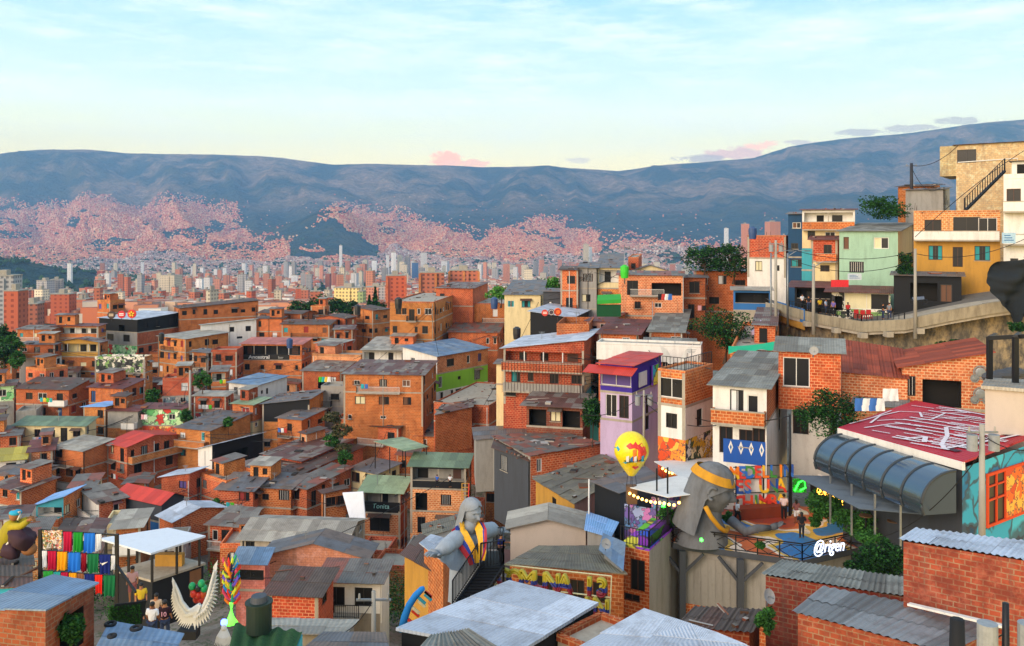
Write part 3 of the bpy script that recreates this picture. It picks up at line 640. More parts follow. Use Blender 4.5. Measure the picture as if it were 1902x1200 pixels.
B('long brick house with a maroon corrugated roof', 165, 228, 268, 722, 29, 1.1, None, 'b', ('s', 'mar'), rise=1.2)
B('orange brick house with a white balcony at its middle', 30, 128, 166, 724, 29, 1.9, None, 'b', ('s', 'dark'), rise=1.6, bal=[('L', 0, .68, .98, 'white')], wL={0: [(.25, 1.3, 1.2, 'g'), (.5, 1.7, 1.2, 'g'), (.83, 1.2, 2., 'd')], 1: [(.2, .9, 1.3, 'c'), (.5, 1.3, 1.3, 'c'), (.83, .8, 1.9, 'D')]})
B('grey house with green graffiti patch at the left edge', -12, 26, 32, 716, 29, 2., None, 'gy', ('s', 'rust'), st=['g1', 'gy'])
B('long cream house with five dark openings under a grey-green roof', 28, 158, 164, 791, 31, 1.1, 3, 'cr', ('s', 'green'), wL={0: [(.1, .9, 1., 'c'), (.32, 1., 1.2, 'g'), (.52, 1.2, 1.1, 'g'), (.7, 1.1, 2.2, 'd'), (.88, 1.2, 1., 'g')]}, rise=1.)
B('brick house with a small sky blue lean-to roof', 155, 196, 236, 760, 31, 1.9, None, 'b', ('l', 'sky'), st=['b', 'b2'])
B('grey balcony house under a maroon roof beside the graffiti wall', 200, 256, 262, 764, 31, 1.5, 6, 'gy', ('s', 'mar'), st=['gy', 'b2'], bal=[('L', 0, .55, .98, 'white')])
B('low house with a wall of green over red graffiti', 258, 340, 350, 760, 31, 1.6, 4, 'ye', ('s', 'mar'), stL=['g1', 'g3'], wL={0: [(.75, 1.1, .9, 'w')], 1: []})
B('brick house with a wavy white and black roof', 328, 390, 465, 800, 32, 2., 20, 'b', ('s', 'slate'), bal=[('L', 0, .05, .95, 'brick')], wR={0: [], 1: []}, rise=1.1)
B('brick corner house with a white-grey roof and three storeys', 100, 154, 208, 838, 32, 2.4, 24, 'b', ('s', 'pale'), wR={0: [], 1: []}, stL=['b', 'b', 'wh'], rise=.9)
B('three storey brick house with a bright red hipped roof', 200, 236, 333, 830, 31, 2.6, 32, 'b', ('h', 'red'), rise=1.5, deb=False, wR={0: [(.1, .6, 1., 'g'), (.32, 1.1, 1.5, 'r'), (.55, 1., 1.9, 'd'), (.75, 1., 1.4, 'g')], 1: [(.2, 1.3, 1.9, 'g'), (.8, 1.3, 1.4, 'g')]}, bal=[('R', 0, .02, .98, 'brick')])
B('low brick house at the left edge above the olive roof', -20, 36, 44, 808, 31, 1., None, 'b', ('s', 'patch'))
B('white house under an olive green sheet roof', -20, 46, 52, 852, 31, 1.2, None, 'wh', ('s', 'olive'), rise=1.2)
B('pale brick patterned house with round ornament openings', 54, 98, 104, 836, 31, 1.4, None, 'b3', ('s', 'mar'))
B('low house with a grey-blue sheet roof left of the brick corner house', -10, 60, 104, 882, 32, .9, None, 'b', ('h', 'slate'))
B('long brick sheds under dark rusty roofs', -16, 40, 106, 912, 33, 1.3, None, 'b', ('s', 'rust'), st=['b', 'wh'])
CANT = B('white roofed house with a wide black opening and white parapet', 368, 394, 488, 839, 33, 2.8, 34, 'wh', ('l', 'white'), stL=['wh', 'b', 'b'], stR=['dk', 'wh', 'b'], rise=.9, wR={0: [(.42, 5.2, 1.9, 'o')], 1: [], 2: [(.4, .5, .8, 'g')]}, D=8, slab=False, deb=False, opback='dk')
B('small brick house with a white gabled sheet roof', 300, 352, 374, 892, 33, 1.4, 20, 'b', ('l', 'white'), rise=.9, deb=False)
B('brick house stepping down behind the white gabled roof', 372, 420, 486, 900, 35, 1.6, None, 'b', ('f', None))
B('brick house below a slate blue lean-to roof', 404, 470, 500, 912, 36, 1.6, 10, 'b2', ('s', 'slate'), rise=1.3)
B('dark shed with a big red gabled roof and mesh sides', 218, 300, 342, 935, 36, 1.5, 28, 'dk', ('h', 'red'), rise=1.5, deb=False, noL=True, noR=True, st=['dg', 'bl'])
B('house with a sky blue roof and turquoise balcony', 67, 118, 153, 938, 36, 1.8, None, 'b', ('l', 'sky'), opL=(0,), rise=1., stL=['tq', 'cr'], deb=False, bal=[('L', 0, .02, .98, 'brick')])
B('small house with grey slatted roof and white balcony box', 152, 184, 234, 935, 36, 1.7, None, 'b', ('r', 'grey'), stL=['wh', 'gy'], bal=[('L', 0, .05, .95, 'white')])
B('brick house with a broad white gabled roof', 296, 322, 416, 968, 38, 1.6, 40, 'b', ('h', 'white'), rise=1.4, deb=False, wR={0: []})
B('brick house with a patched grey roof behind the pink house', 386, 440, 482, 978, 41, 1.7, 12, 'b', ('s', 'grey'), wL={0: [(.25, .7, 1.2, 'g'), (.65, 1.3, 1.4, 'g')]})
# --- centre
B('brick house under the black terrace with two dark openings', 516, 560, 603, 780, 33, 1.1, 20, 'b', ('s', 'slate'), wL={0: [(.5, .9, 1.2, 'g')]}, rise=.6)
B('plain brick cube with a tin lid beside the scrub slope', 558, 570, 604, 806, 33, 1.3, 40, 'b3', ('s', 'dark'), wR={0: []})
B('long low brick house with rusty flat tin roofs', 488, 560, 672, 856, 34, 1.1, 30, 'b2', ('s', 'rust'), wR={0: []})
B('second long brick shed with a dark tin roof stepped below the first', 470, 558, 674, 880, 35, .9, 30, 'b', ('s', 'dark'), wR={0: []})
B('brick house with a dark gabled roof and white ridge', 650, 740, 792, 795, 34, 1.9, 20, 'b', ('h', 'dark'), rise=1.1, wL={0: [(.25, 1.3, 1.3, 'g'), (.85, 1.2, 1.1, 'g')], 1: [(.5, 1., 1., 'g')]})
B('small brick house with a mottled grey roof right of the dark gable', 773, 862, 880, 812, 34, 1.2, 8, 'b', ('s', 'patch'), rise=1.2)
B('low brick room under a slate sheet roof left of the green roofed bar', 650, 700, 742, 880, 36, 1.1, None, 'b', ('s', 'slate'), st=['cr'])
B('row of brick rooms with small square windows', 448, 540, 572, 908, 37, 1.6, 10, 'b', ('s', 'slate'))
B('brick house under a jumble of loose tin sheets', 534, 570, 652, 908, 38, 1.3, 30, 'b2', ('s', 'patch'), rise=1.2)
B('brick house with two wide windows right of the parked white van', 598, 602, 642, 916, 38, 1.6, 60, 'b2', ('s', 'dark'), wR={0: [(.35, 1.5, 1.2, 'g'), (.75, 1.2, 1.2, 'g')]})
GREENB = B('brick bar house with a wide green sheet roof and open terrace', 762, 866, 874, 868, 42, 3., 6, 'b', ('s', 'green'), opL=(0,), rise=1.1, opback='gy', stL=['dk', 'b3', 'b3'], deb=False, wL={1: [(.2, 1.5, 2.2, 'o'), (.64, 1.3, 1.3, 'r')], 2: [(.2, 1., 2., 'd'), (.62, 1.9, 1.2, 'r')]}, D=7)
TON = B('slim brick bar with a light green roof and open lettered terrace', 674, 744, 754, 914, 41, 3.3, 8, 'b', ('s', 'lgreen'), opL=(0,), opback='gy', rise=1.3, deb=False, stL=['dk', 'b3', 'b', 'b'], wL={1: [(.45, 2.6, 1.9, 'g')], 2: [(.4, 1.3, 1.3, 'g'), (.8, 1., 2., 'D')]}, oh=.6, D=7)
B('broad shed with a worn pale grey roof', 446, 640, 676, 1008, 46, .8, 6, 'co', ('h', 'pale'), rise=1.6, D=10)
B('long salmon block house with a slate blue gabled roof', 488, 680, 690, 1036, 52, 1.5, 4, 'sa', ('g', 'slate'), rise=1.2, D=5, wL={0: [], 1: []}, slab=False, deb=False)
B('salmon annex with black window strip under a pale blue roof', 438, 492, 500, 1044, 53, 1.6, 4, 'sa', ('s', 'blue'), wL={0: [(.55, 3., .9, 'g')], 1: []}, rise=.9, D=6)
B('squat brick house with a charcoal battered tin roof', 498, 592, 592.2, 1106, 58, 1., 6, 'b2', ('s', 'dark'), wL={0: []}, rise=.7, D=2.8)
B('white house with two square windows on a stone base', 592, 706, 706.2, 1082, 58, 1.3, 4, 'wh', ('s', 'patch'), stL=['wh', 'st'], wL={0: [(.28, 1.35, 1.4, 'g'), (.73, 1.35, 1.4, 'g')]}, rise=.45, D=2.6, slab=False)
# --- centre right
B('cream house with two teal windows below a dark roof', 937, 1004, 1018, 548, 36, 1., 4, 'cr', ('s', 'slate'), rise=1.4, D=8, wL={0: [(.18, 1.1, 1.1, 't'), (.6, 1.5, 1.1, 't')]}, win='t', Y=142)
B('dark house front with white shuttered balcony', 1009, 1041, 1046, 542, 38, 1.6, 10, 'dg', ('s', 'slate'), bal=[('L', 0, .05, .95, 'rail')], win='c', Y=141)
B('narrow brick house with stacked balconies', 1041, 1074, 1078, 502, 38, 2.2, 8, 'b', ('s', 'dark'), bal=[('L', 1, .05, .95, 'rail')], wL={0: [(.6, 1.3, 1.3, 'g')], 1: [(.5, 1.1, 2.1, 'd')]}, Y=138)
B('raw grey concrete house with barred windows', 1076, 1108, 1112, 498, 38, 2.2, 8, 'gy', ('s', 'slate'), wL={0: [(.5, 1.6, 1.3, 'r')], 1: [(.4, 1.4, 1.2, 'c')]}, Y=138.5)
AWN = B('cream house over a brick balcony and a green shop awning', 1110, 1153, 1158, 498, 38, 2.1, 8, 'cr', ('s', 'slate'), stL=['cr', 'b'], opL=(0,), Y=139)
B('long yellow cream gable behind the brick terrace houses', 1166, 1250, 1262, 506, 38, 1., 4, 'cr', ('g', 'slate'), rise=1.2, wL={0: [(.6, .6, .8, 'c'), (.85, .8, .8, 'g')]}, Y=150)
B('small brick attic block on the ridge with a dark opening', 1167, 1186, 1192, 480, 38, .8, 10, 'b2', ('f', None), rise=.2, wL={0: [(.5, .8, 1., 'g')]}, ground=False, down=3, Y=152)
BT = B('tall brick terrace house with an open loggia and blue lean-to', 1149, 1268, 1296, 512, 38, 3.2, 10, 'b3', ('s', 'patch'), rise=.7, wL={0: [(.22, 1.6, 2.1, 'd'), (.75, 4.2, 1.8, 'o')], 1: [(.3, .9, 1., 'g'), (.62, 1., .7, 'g')], 2: [(.45, 4., 1.7, 'c')]}, slab=True, Y=122)
B('brick house with a square black window next to the tall terrace house', 1268, 1312, 1320, 516, 38, 2.9, 10, 'b2', ('s', 'slate'), wL={0: [(.5, 1.5, 1.7, 'g')]}, D=8, Y=125)
B('wide brick house with tin roof under the dark trees', 1290, 1396, 1420, 504, 38, 2.3, 12, 'b2', ('s', 'slate'), D=8, Y=128)
PORCH = B('brick house with an orange and white porch roof and blue railing', 1362, 1432, 1440, 540, 38, 1.4, 14, 'b2', ('s', 'pale'), opL=(0,), opback='dk', D=7, stL=['bl', 'co'], Y=110)
CLUB = B('black walled club with a flat white roof', 985, 1062, 1112, 590, 37, 1.2, 16, 'dk', ('r', 'white'), noL=True, noR=True, rise=.7, deb=False, Y=126)
B('white and pink house with a maroon roof over a blue ground storey', 1090, 1130, 1174, 598, 38, 1.7, 24, 'pk', ('s', 'mar'), st=['pk', 'bl'], stR=['b', 'bl'], Y=116)
B('orange brick roof wall with three columns', 1034, 1094, 1104, 616, 38, 1.2, 10, 'b', ('f', None), noL=True, rise=1., Y=111)
REBAR = B('unfinished brick house with long balconies and standing rebar', 935, 1085, 1112, 652, 39, 2.7, 14, 'b2', ('l', 'white'), rise=1.2, opL=(0,), bal=[('L', 0, .0, .99, 'brick'), ('L', 1, .02, .99, 'grey')], deb=False, stR=['b', 'cr', 'tq'], opback='b2', Y=102)
B('slim cream house in the gap left of the rebar house', 922, 942, 948, 676, 38, 2., 10, 'cr', ('s', 'slate'), D=5, Y=106)
PURP = B('corner bar painted purple over lilac with a red awning roof', 1115, 1174, 1228, 680, 52, 2.6, 30, 'pu', ('s', 'red'), stL=['pu', 'li', 'li'], rise=.15, oh=.35, deb=False, wL={0: [(.5, 4., 1.5, 'c')], 1: [(.35, 1.2, 2.2, 'g'), (.75, 1., 2.2, 'g')], 2: []}, st=['pu', 'li', 'li'], wR={0: [], 1: [(.5, .9, 2., 'd')], 2: [(.5, 1., 2.2, 'd')]}, Y=82)
B('low brick house with grey and white patched roofs under the big tree', 1200, 1290, 1312, 640, 42, .9, 10, 'b', ('s', 'fib'), D=10, noL=True, Y=98)
B('house with a maroon tin roof between the blue storey house and the white parapet', 1112, 1186, 1206, 622, 40, 1.3, 16, 'b', ('s', 'mar'), Y=106)
B('small grey roofed brick house left of the big round tree', 1206, 1268, 1290, 618, 40, 1.2, 14, 'b2', ('s', 'fib'), Y=107)
B('plain red brick party wall house carrying the long white parapet', 1112, 1300, 1302, 663, 46, 2., 16, 'b2', ('n', None), D=3, Y=92.4, slab=False)
WBAND = B('long white parapet wall with a maroon lean-to', 1108, 1302, 1304, 646, 46, .6, 16, 'wh', ('f', None), noL=True, D=3, rise=.25, slab=False, down=.1, ground=False, Y=92)
B('brick terrace room with two dark door openings below the green tarpaulin', 1356, 1442, 1452, 662, 52, 1., 18, 'b', ('f', None), D=6, wL={0: [(.45, 1.6, 2.1, 'd')]}, Y=80)
CORNER = B('rounded brick house with a fenced roof terrace and graffiti base', 1222, 1273, 1324, 694, 62, 2., 38, 'b', ('f', None), stL=['b', 'wh', 'g6'], stR=['b', 'wh', 'g7'], wL={0: [(.5, 3., 1.6, 'g')], 1: [(.5, 1., 1.2, 'g')]}, wR={0: [], 1: [(.5, 1., 1.4, 'g')]}, Y=68, rise=.2)
WB = B('white balcony house with brick side wall and grey fibre roof', 1324, 1424, 1462, 722, 66, 1.95, 24, 'wh', ('s', 'fib'), stR=['b2', 'wh', 'wh'], wL={0: [(.45, 1., 2.1, 'c'), (.75, .8, 1.4, 'w')], 1: [(.25, 1., 2., 'd'), (.62, 1., 1.3, 'g'), (.88, 1.1, 1.7, 'g')]}, wR={0: [], 1: [(.6, 1.4, 2., 'g')]}, Y=63, rise=1.2, deb=False, D=5, bal=[('L', 0, .01, .99, 'red')])
BRW = B('bright brick house with a tall white framed window and weathered roof', 1446, 1562, 1580, 656, 82, 1., 20, 'b', ('s', 'fib'), wL={0: [(.29, 2., 2.3, 'w')]}, rise=1.0, D=6.5, deb=False, down=1.2, slab=False, Y=66)
B('small room with white doorway under the bright brick house', 1470, 1540, 1560, 742, 70, 1.1, 22, 'wh', ('n', None), D=4, wL={0: [(.25, 1.2, 2.2, 'd')]}, slab=False, stL=['wh'], down=3, Y=67.5)
TILE = B('checkered brick house under a wide terracotta tile roof', 1676, 1838, 1838.2, 690, 74, 1.25, 20, 'b3', ('l', 'tile'), wL={0: [(.46, 2.8, 2.2, 'o'), (.1, .7, 1.6, 'r')]}, D=9, rise=1.4, deb=False, wR={0: []}, Y=67)
# --- right hill
NAVY = B('narrow navy blue house on the hill corner', 1464, 1492, 1497, 398, 40, 2.8, 22, 'na', ('s', 'slate'), Y=118, D=6)
B('brick house with a plain side wall left of the navy house', 1388, 1460, 1466, 440, 40, 1.9, 22, 'b2', ('f', None), Y=120, st=['b2', 'wh'], wL={0: []}, rise=.2)
B('house with white loggia, brick band and rust tiled eaves', 1490, 1588, 1596, 390, 36, 1.9, 22, 'cr', ('s', 'mar'), opL=(0,), Y=112, stL=['wh', 'cr'], bal=[('L', 0, .01, .99, 'brick')], D=6)
B('pinkish brick house with small balcony between turquoise and mint walls', 1506, 1556, 1562, 446, 40, 1.9, 22, 'b2', ('s', 'mar'), Y=106, st=['b2', 'cr'], D=5, bal=[('L', 0, .2, .95, 'brick')])
B('sliver of turquoise wall beside the navy house', 1495, 1508, 1510, 462, 40, 1.5, 22, 'tq', ('n', None), Y=107, D=5, noL=True)
MINT = B('tall mint green house with a grey lean-to roof', 1559, 1668, 1697, 430, 46, 2.1, 30, 'mi', ('s', 'fib'), stR=['cr', 'ye'], Y=98, D=6, rise=1.8, wL={0: [(.12, .6, 1.4, 'c'), (.72, 1.6, 1.3, 'c')], 1: [(.3, 1.6, 1.3, 'r')]}, wR={0: [], 1: []}, slab=False, deb=False)
YEL = B('house with brick top storey, white balcony band and ochre lower storey', 1697, 1858, 1866, 394, 52, 2.5, 29, 'b3', ('f', None), stL=['b3', 'ye', 'ye'], Y=92, rise=.25, wL={0: [(.23, 1.7, 2.2, 'd'), (.62, 2.6, 1.9, 'g'), (.86, 1.8, 1.7, 'g')], 1: [(.26, 1.4, 1.6, 't'), (.52, 1., 2.2, 'd'), (.8, 1.5, 1.6, 't')]}, bal=[('L', 0, .01, .99, 'white')], slab=False, D=8)
B('bluish grey walled lot with a shed on top of the hill', 1682, 1752, 1764, 352, 40, 1.4, 30, 'gy', ('s', 'slate'), Y=112, noL=True, D=8)
B('low dark roofed shack beside the hilltop pole', 1668, 1730, 1746, 346, 40, .6, 30, 'b2', ('s', 'dark'), Y=122, D=7, noL=True)
CRT = B('tall cream brick tower house with one dark window', 1776, 1930, 1940, 262, 46, 3.2, 36, 'bc', ('s', 'dark'), Y=104, D=6, name='brick_house', wL={0: [(.12, 2.4, 1.7, 'g')], 1: [], 2: [], 3: []}, slab=False, rise=.3, deb=False)
B('white balconied house cut by the right edge', 1864, 1960, 1970, 330, 62, 3.2, 34, 'wh', ('f', None), Y=84, D=7, bal=[('L', 0, .01, .99, 'white'), ('L', 1, .01, .99, 'white')], st=['wh', 'wh', 'wh', 'gy'])
B('low brick workshop with dark open bays under the rebar house', 978, 1082, 1096, 757, 40, 1.1, 14, 'b4', ('s', 'rust'), Y=95, D=5, wL={0: [(.2, 2., 1.9, 'o'), (.52, 1.2, 1.2, 'c'), (.8, 2., 1.9, 'o')]}, oh=.7)
L_, W__, H_ = REBAR['dims']; hh_ = H_/2.7; m = MB(); m.box((-L_*.25, -.035, .12*hh_), (-.02, -.002, .68*hh_-.15), wm('cr')); m.box((-L_*.25, -.045, .0), (-.02, -.002, .12*hh_), wm('tq')); m.box((-L_*.17, -.05, .2*hh_), (-L_*.05, -.036, .6*hh_), GL); m.build('painted_front', REBAR)
L_, W__, H_ = CRT['dims']; m = MB(); m.box((-L_-1.9, .02, H_-3.9), (-L_-.001, W__-.1, H_-.02), wm('bc')); m.build('upper_room', CRT)
m = MB(); m.tube([(-L_+.2, -.08, H_-2.2), (-L_*.25, -.08, H_-2.0), (-L_*.25, -.08, H_-6)], .07, FRW, 6); m.build('drain_pipe', CRT)
L_, W__, H_ = CORNER['dims']; m = MB(); z_ = H_+.21
railing(m, (-L_+.08, .08, z_), (-.08, .08, z_), 1.0, IRON, .3, .035); railing(m, (-.08, .08, z_), (-.08, W__-.1, z_), 1.0, IRON, .3, .035); m.build('railing', CORNER)
L_, W__, H_ = PURP['dims']; m = MB(); roof_plane(m, (-L_-1.2, -1.5, H_-.75), (.6, -1.5, H_-.75), (.6, -.03, H_-.2), (-L_-1.2, -.03, H_-.2), RC['red'](), sl=9); m.build('awning', PURP)
m = MB(); m.box((.04, W__*.2, H_-2.3), (.14, W__*.45, H_-.9), wm('wh')); m.build('wall_sign', PURP); m = MB(); m.box((.15, W__*.6, H_-2.6), (.3, W__*.85, H_-.6), wm('gf')); m.build('wall_sign', PURP)
# ------------------------------------------------------------------ helpers for hand placed things
def root_at(name, label, cat, base, group=None): return thing(name, label, cat, Vector(base), 0, group)
def wb(mb, name, root, smooth=False): return mb.build(name, root, smooth, loc=-root.location)
STONE = paint('statue_stone', '6c6f72', .7, .9, .2, 0, 1.)
GOLD = paint('worn_gold_paint', 'c98f1e', .5)
YEL_, BLU_, RED_ = plain('flag_yellow', 'f2b21c'), plain('flag_blue', '1c3a9c'), plain('flag_red', 'b51f33')
BLACK = wm('dk'); WHITE = wm('wh')
def shedq(label, pts, wall='b', roof='grey', H=2.6, inset=.35, name='tin_roof_shed', cat='shed', corr=0, group='hillside houses', wins=(), sw=.95, th=.05, walls=True, deb=False, messy=.02, ground=True):
    """building under one sheet roof; pts near-left, near-right, far-right, far-left as (photo x, photo y, distance)"""
    q = [P(*p) for p in pts]; c = sum(q, Vector())/4; zb = min(p.z for p in q)-H
    root = root_at(name, label, cat, (c.x, c.y, zb), group); rng = random.Random(len(label)*31+int(pts[0][0]))
    m = MB(); roof_plane(m, *q, RC[roof](), sw=sw, rng=rng, th=th, corr=corr, messy=messy); wb(m, 'roof', root)
    if walls:
        m = MB(); inn = [c+(p-c)*(1-inset/max(.5, (p-c).length)) for p in q]; W_ = []
        for i in range(4):
            a, b = inn[i], inn[(i+1) % 4]; a0, b0 = Vector((a.x, a.y, zb-3)), Vector((b.x, b.y, zb-3)); L = (b-a).length
            kk = wall if isinstance(wall, str) else wall[i % len(wall)]; t = (b0-a0).normalized()
            o = Vector((a.x, a.y, 0)); zlo = min(a.z, b.z)-.02; nin = Vector((-t.y, t.x, 0)); rects = []
            for (wi, fc, w, h_, drop, kd) in wins:
                if wi != i: continue
                x0, x1 = fc*L-w/2, fc*L+w/2; rects.append((x0, x1, zlo-drop-h_, zlo-drop, .16 if kd != 'o' else 1.2)); 
                if kd != 'o': W_.append((o, t, nin, x0, x1, zlo-drop-h_, zlo-drop, kd))
            wall_face(m, o, t, nin, (b0-a0).length, zb-3, zlo, rects, wm(kk))
            if abs(a.z-b.z) > .01:
                m.face([Vector((a.x, a.y, zlo)), Vector((b.x, b.y, zlo)), b if b.z > a.z else a], wm(kk))
        wb(m, 'wall', root)
        for w in W_:
            n0 = len(root.children); add_window(root, *w, rng, True)
            for ch in root.children[n0:]: ch.location = -root.location
        for ch in root.children:
            if ch.name.startswith(('window', 'door')): ch.location = -root.location
    if ground:
        for p in q: GROUND.append((p.x, p.y, zb))
    if deb:
        for _ in range(int((q[1]-q[0]).length*(q[3]-q[0]).length*.35)):
            u, v = rng.random(), rng.random(); p = q[0]*(1-u)*(1-v)+q[1]*u*(1-v)+q[2]*u*v+q[3]*(1-u)*v; DEBRIS.append((p.x, p.y, p.z+.12, rng.random(), rng.random()*3))
    return root
# ------------------------------------------------------------------ tin roofs of the lower slope
shedq('workshop with a blue and maroon streaked roof below the brick annex', [(880, 818, 98), (1045, 806, 100), (1050, 783, 108), (876, 795, 106)], 'gy', 'slate', 2.6)
shedq('long workshop roofed with rust streaked sheets over a brick end wall', [(984, 848, 84), (1122, 824, 88), (1030, 800, 98), (912, 812, 96)], ['b', 'b', 'gy', 'gy'], 'patch', 2.8, wins=((0, .12, .6, 1.3, .4, 'r'),), deb=True, messy=.05)
shedq('grey planked house with a veranda beside the long rusty workshop', [(912, 832, 90), (984, 858, 84), (980, 838, 88), (918, 815, 96)], 'dg', 'dark', 4., wins=((0, .3, 1.4, 1.6, .3, 'r'),), deb=True)
shedq('barn with a mossy weathered fibre roof and yellow door', [(988, 890, 74), (1066, 938, 66), (1180, 872, 76), (1118, 845, 84)], ['ye', 'pk', 'gy', 'gy'], 'moss', 3.2, deb=True, wins=((0, .5, .9, 1.6, .4, 'd'),), messy=.05)
shedq('open shed with a slate blue sheet roof left of the giant head', [(1096, 895, 66), (1150, 918, 62), (1232, 892, 64), (1200, 868, 70)], ['dk', 'dg'], 'slate', 3.2)
shedq('low house with a sky blue plastic roof behind the beige block', [(1085, 985, 60), (1135, 1000, 58), (1150, 972, 61), (1090, 952, 66)], 'gy', 'sky', 2.6)
shedq('narrow house with a pale blue tin roof beside the rainbow balcony', [(1112, 1022, 54), (1158, 1062, 50), (1162, 1010, 54), (1120, 992, 58)], 'gy', 'blue', 3)
B('plain beige windowless block with a pale gabled roof', 948, 1088, 1098, 982, 40, 1., 3, 'be', ('g', 'pale'), Y=62, D=5, noL=True, noR=True, rise=.65, slab=False, deb=False, hs=2.)
shedq('wide house with a mottled slate roof below the beige block', [(938, 1048, 52), (1166, 1068, 50), (1120, 1016, 58), (1000, 1016, 58)], 'b2', 'moss', 2.8, wins=((0, .3, 1.2, 1.2, .5, 'g'), (0, .6, .9, 1.2, .5, 'g'), (0, .8, .9, 1.2, .5, 'g')))
shedq('house with a plank roof behind the outstretched robe statue', [(786, 1002, 62), (892, 968, 66), (884, 948, 72), (782, 976, 68)], 'wh', 'moss', 2.6, deb=True)
shedq('small house with an ochre wall and dark roof by the alley', [(742, 1030, 58), (812, 1068, 54), (824, 1010, 59), (780, 992, 62)], ['ye', 'b2', 'gy', 'ye'], 'dark', 3.2)
shedq('white sheet lean-to roof at the side of the robe statue', [(778, 1010, 56), (824, 1046, 52), (852, 1008, 57), (800, 994, 60)], 'b2', 'white', 3.2)
cp_ = shedq('carport with a grey-green roof on thin posts', [(694, 820, 112), (752, 838, 107), (796, 830, 108), (748, 812, 115)], 'dk', 'lgreen', 2.4, walls=False)
for a in ((697, 822, 112), (724, 830, 109.4), (753, 836, 107.4), (792, 831, 108.4), (748, 815, 114.6)): m = MB(); m.bar(P(*a)-Vector((0, 0, .03)), P(*a)-Vector((0, 0, 3.4)), .12, IRON); wb(m, 'post', cp_)
shedq('rusty roofed lean-to between the brick house and the big brick cube', [(806, 772, 120), (880, 756, 124), (880, 742, 130), (820, 752, 128)], 'b2', 'rust', 2.5, deb=True)
# bottom foreground roofs
BIGW = shedq('building under the largest bright white sheet roof at the bottom', [(735, 1172, 36.4), (966, 1215, 34.3), (1112, 1126, 38.8), (946, 1084, 41.2)], ['dk', 'dk', 'b2', 'dk'], 'white', 2.8, sw=2.2, inset=.25, th=.14, messy=.004)
shedq('building under the second white sheet roof in the bottom corner of the stairs', [(1060, 1215, 32), (1440, 1226, 31), (1330, 1180, 33.2), (1198, 1136, 35.5)], 'gy', 'white', 2.8, sw=2.2, th=.12, messy=.004)
shedq('ridged grey asbestos roof in front of the largest white roof', [(770, 1215, 30), (960, 1225, 30), (872, 1170, 33), (800, 1182, 32)], 'gy', 'fib', 2.5, corr=.26)
tr = root_at('roof_terrace', 'small brown terrace ringed by a red brick parapet between two white roofs', 'terrace', P(1100, 1180, 37)-Vector((0, 0, 2.5)), None)
q = [P(1036, 1178, 36.5), P(1092, 1200, 35.5), P(1172, 1160, 37.5), (P(1116, 1146, 38.5))]; zt = q[0].z
q = [Vector((p.x, p.y, zt)) for p in q]; m = MB(); m.hexa([p-Vector((0, 0, 3)) for p in q]+[p-Vector((0, 0, .25)) for p in q], CONC); wb(m, 'slab', tr)
m = MB()
for a, b in zip(q, q[1:]+q[:1]): m.bar(a-Vector((0, 0, .1)), b-Vector((0, 0, .1)), .2, wm('b2'), .3)
wb(m, 'parapet', tr)
shedq('shed with pale translucent roof strips beside the green turf roof', [(505, 1180, 38), (640, 1184, 38), (668, 1153, 42), (500, 1152, 42)], 'co', 'pale', 2.2, messy=.06)
shedq('house with a flat slate blue roof at the bottom edge', [(556, 1212, 33), (725, 1214, 33), (716, 1178, 36.5), (600, 1176, 36.8)], 'gy', 'slate', 2.2)
shedq('low house with a long blue roof holding old tyres', [(172, 1214, 27), (322, 1220, 27), (342, 1181, 29.5), (204, 1156, 31.5)], 'pk', 'blue', 2.2)
BLH = shedq('brick house with a blue sheet roof and a plant filled window', [(-70, 1132, 28.3), (85, 1137, 27.6), (184, 1086, 30.3), (99, 1070, 32.5)], 'bs', 'blue', 3.4, inset=.16, wins=((1, .52, 1.25, 1.3, .42, 'o'),), sw=1.3)
shedq('old tin roof at the left edge with a torn blue sheet', [(-30, 1095, 36), (62, 1092, 36), (60, 1056, 39), (-30, 1050, 39)], 'cy', 'dark', 2.2, deb=True)
shedq('dark striped tin roof at the left edge below the yellow coat figure', [(-30, 1060, 41), (66, 1052, 41), (62, 1026, 44), (-30, 1020, 44)], 'cy', 'dark', 2.2, deb=True)
# bottom right brick buildings
BR1 = shedq('brick block house with a whitish corrugated roof in the near right corner', [(1668, 1004, 33.5), (1960, 1052, 30.5), (1990, 1018, 33.5), (1700, 983, 37)], 'bn', 'white', 5.4, corr=.24, inset=.22)
shedq('brick house under a dark corrugated fibre roof below the neon sign', [(1412, 1068, 38), (1694, 1112, 35), (1690, 1076, 38), (1452, 1042, 42)], 'bn', 'fib', 5, corr=.24, inset=.25)
shedq('low brick house with translucent and tin strips over its roof', [(1470, 1138, 32), (1760, 1216, 29), (1880, 1160, 32), (1528, 1092, 36)], 'bn', 'trans', 3.2, corr=.3, inset=.25)
shedq('dark ribbed fibre roof house left of the satellite dish', [(1252, 1166, 38), (1400, 1178, 37), (1420, 1135, 41), (1290, 1128, 42)], 'b2', 'dark', 2.6, corr=.28, deb=True)
tg = root_at('roof_gutter', 'white metal gutter along the foot of the near brick block house', 'gutter', P(1780, 1150, 31))
m = MB(); m.bar(P(1688, 1122, 33), P(1870, 1165, 30), .22, WHITE, .08); wb(m, 'channel', tg)
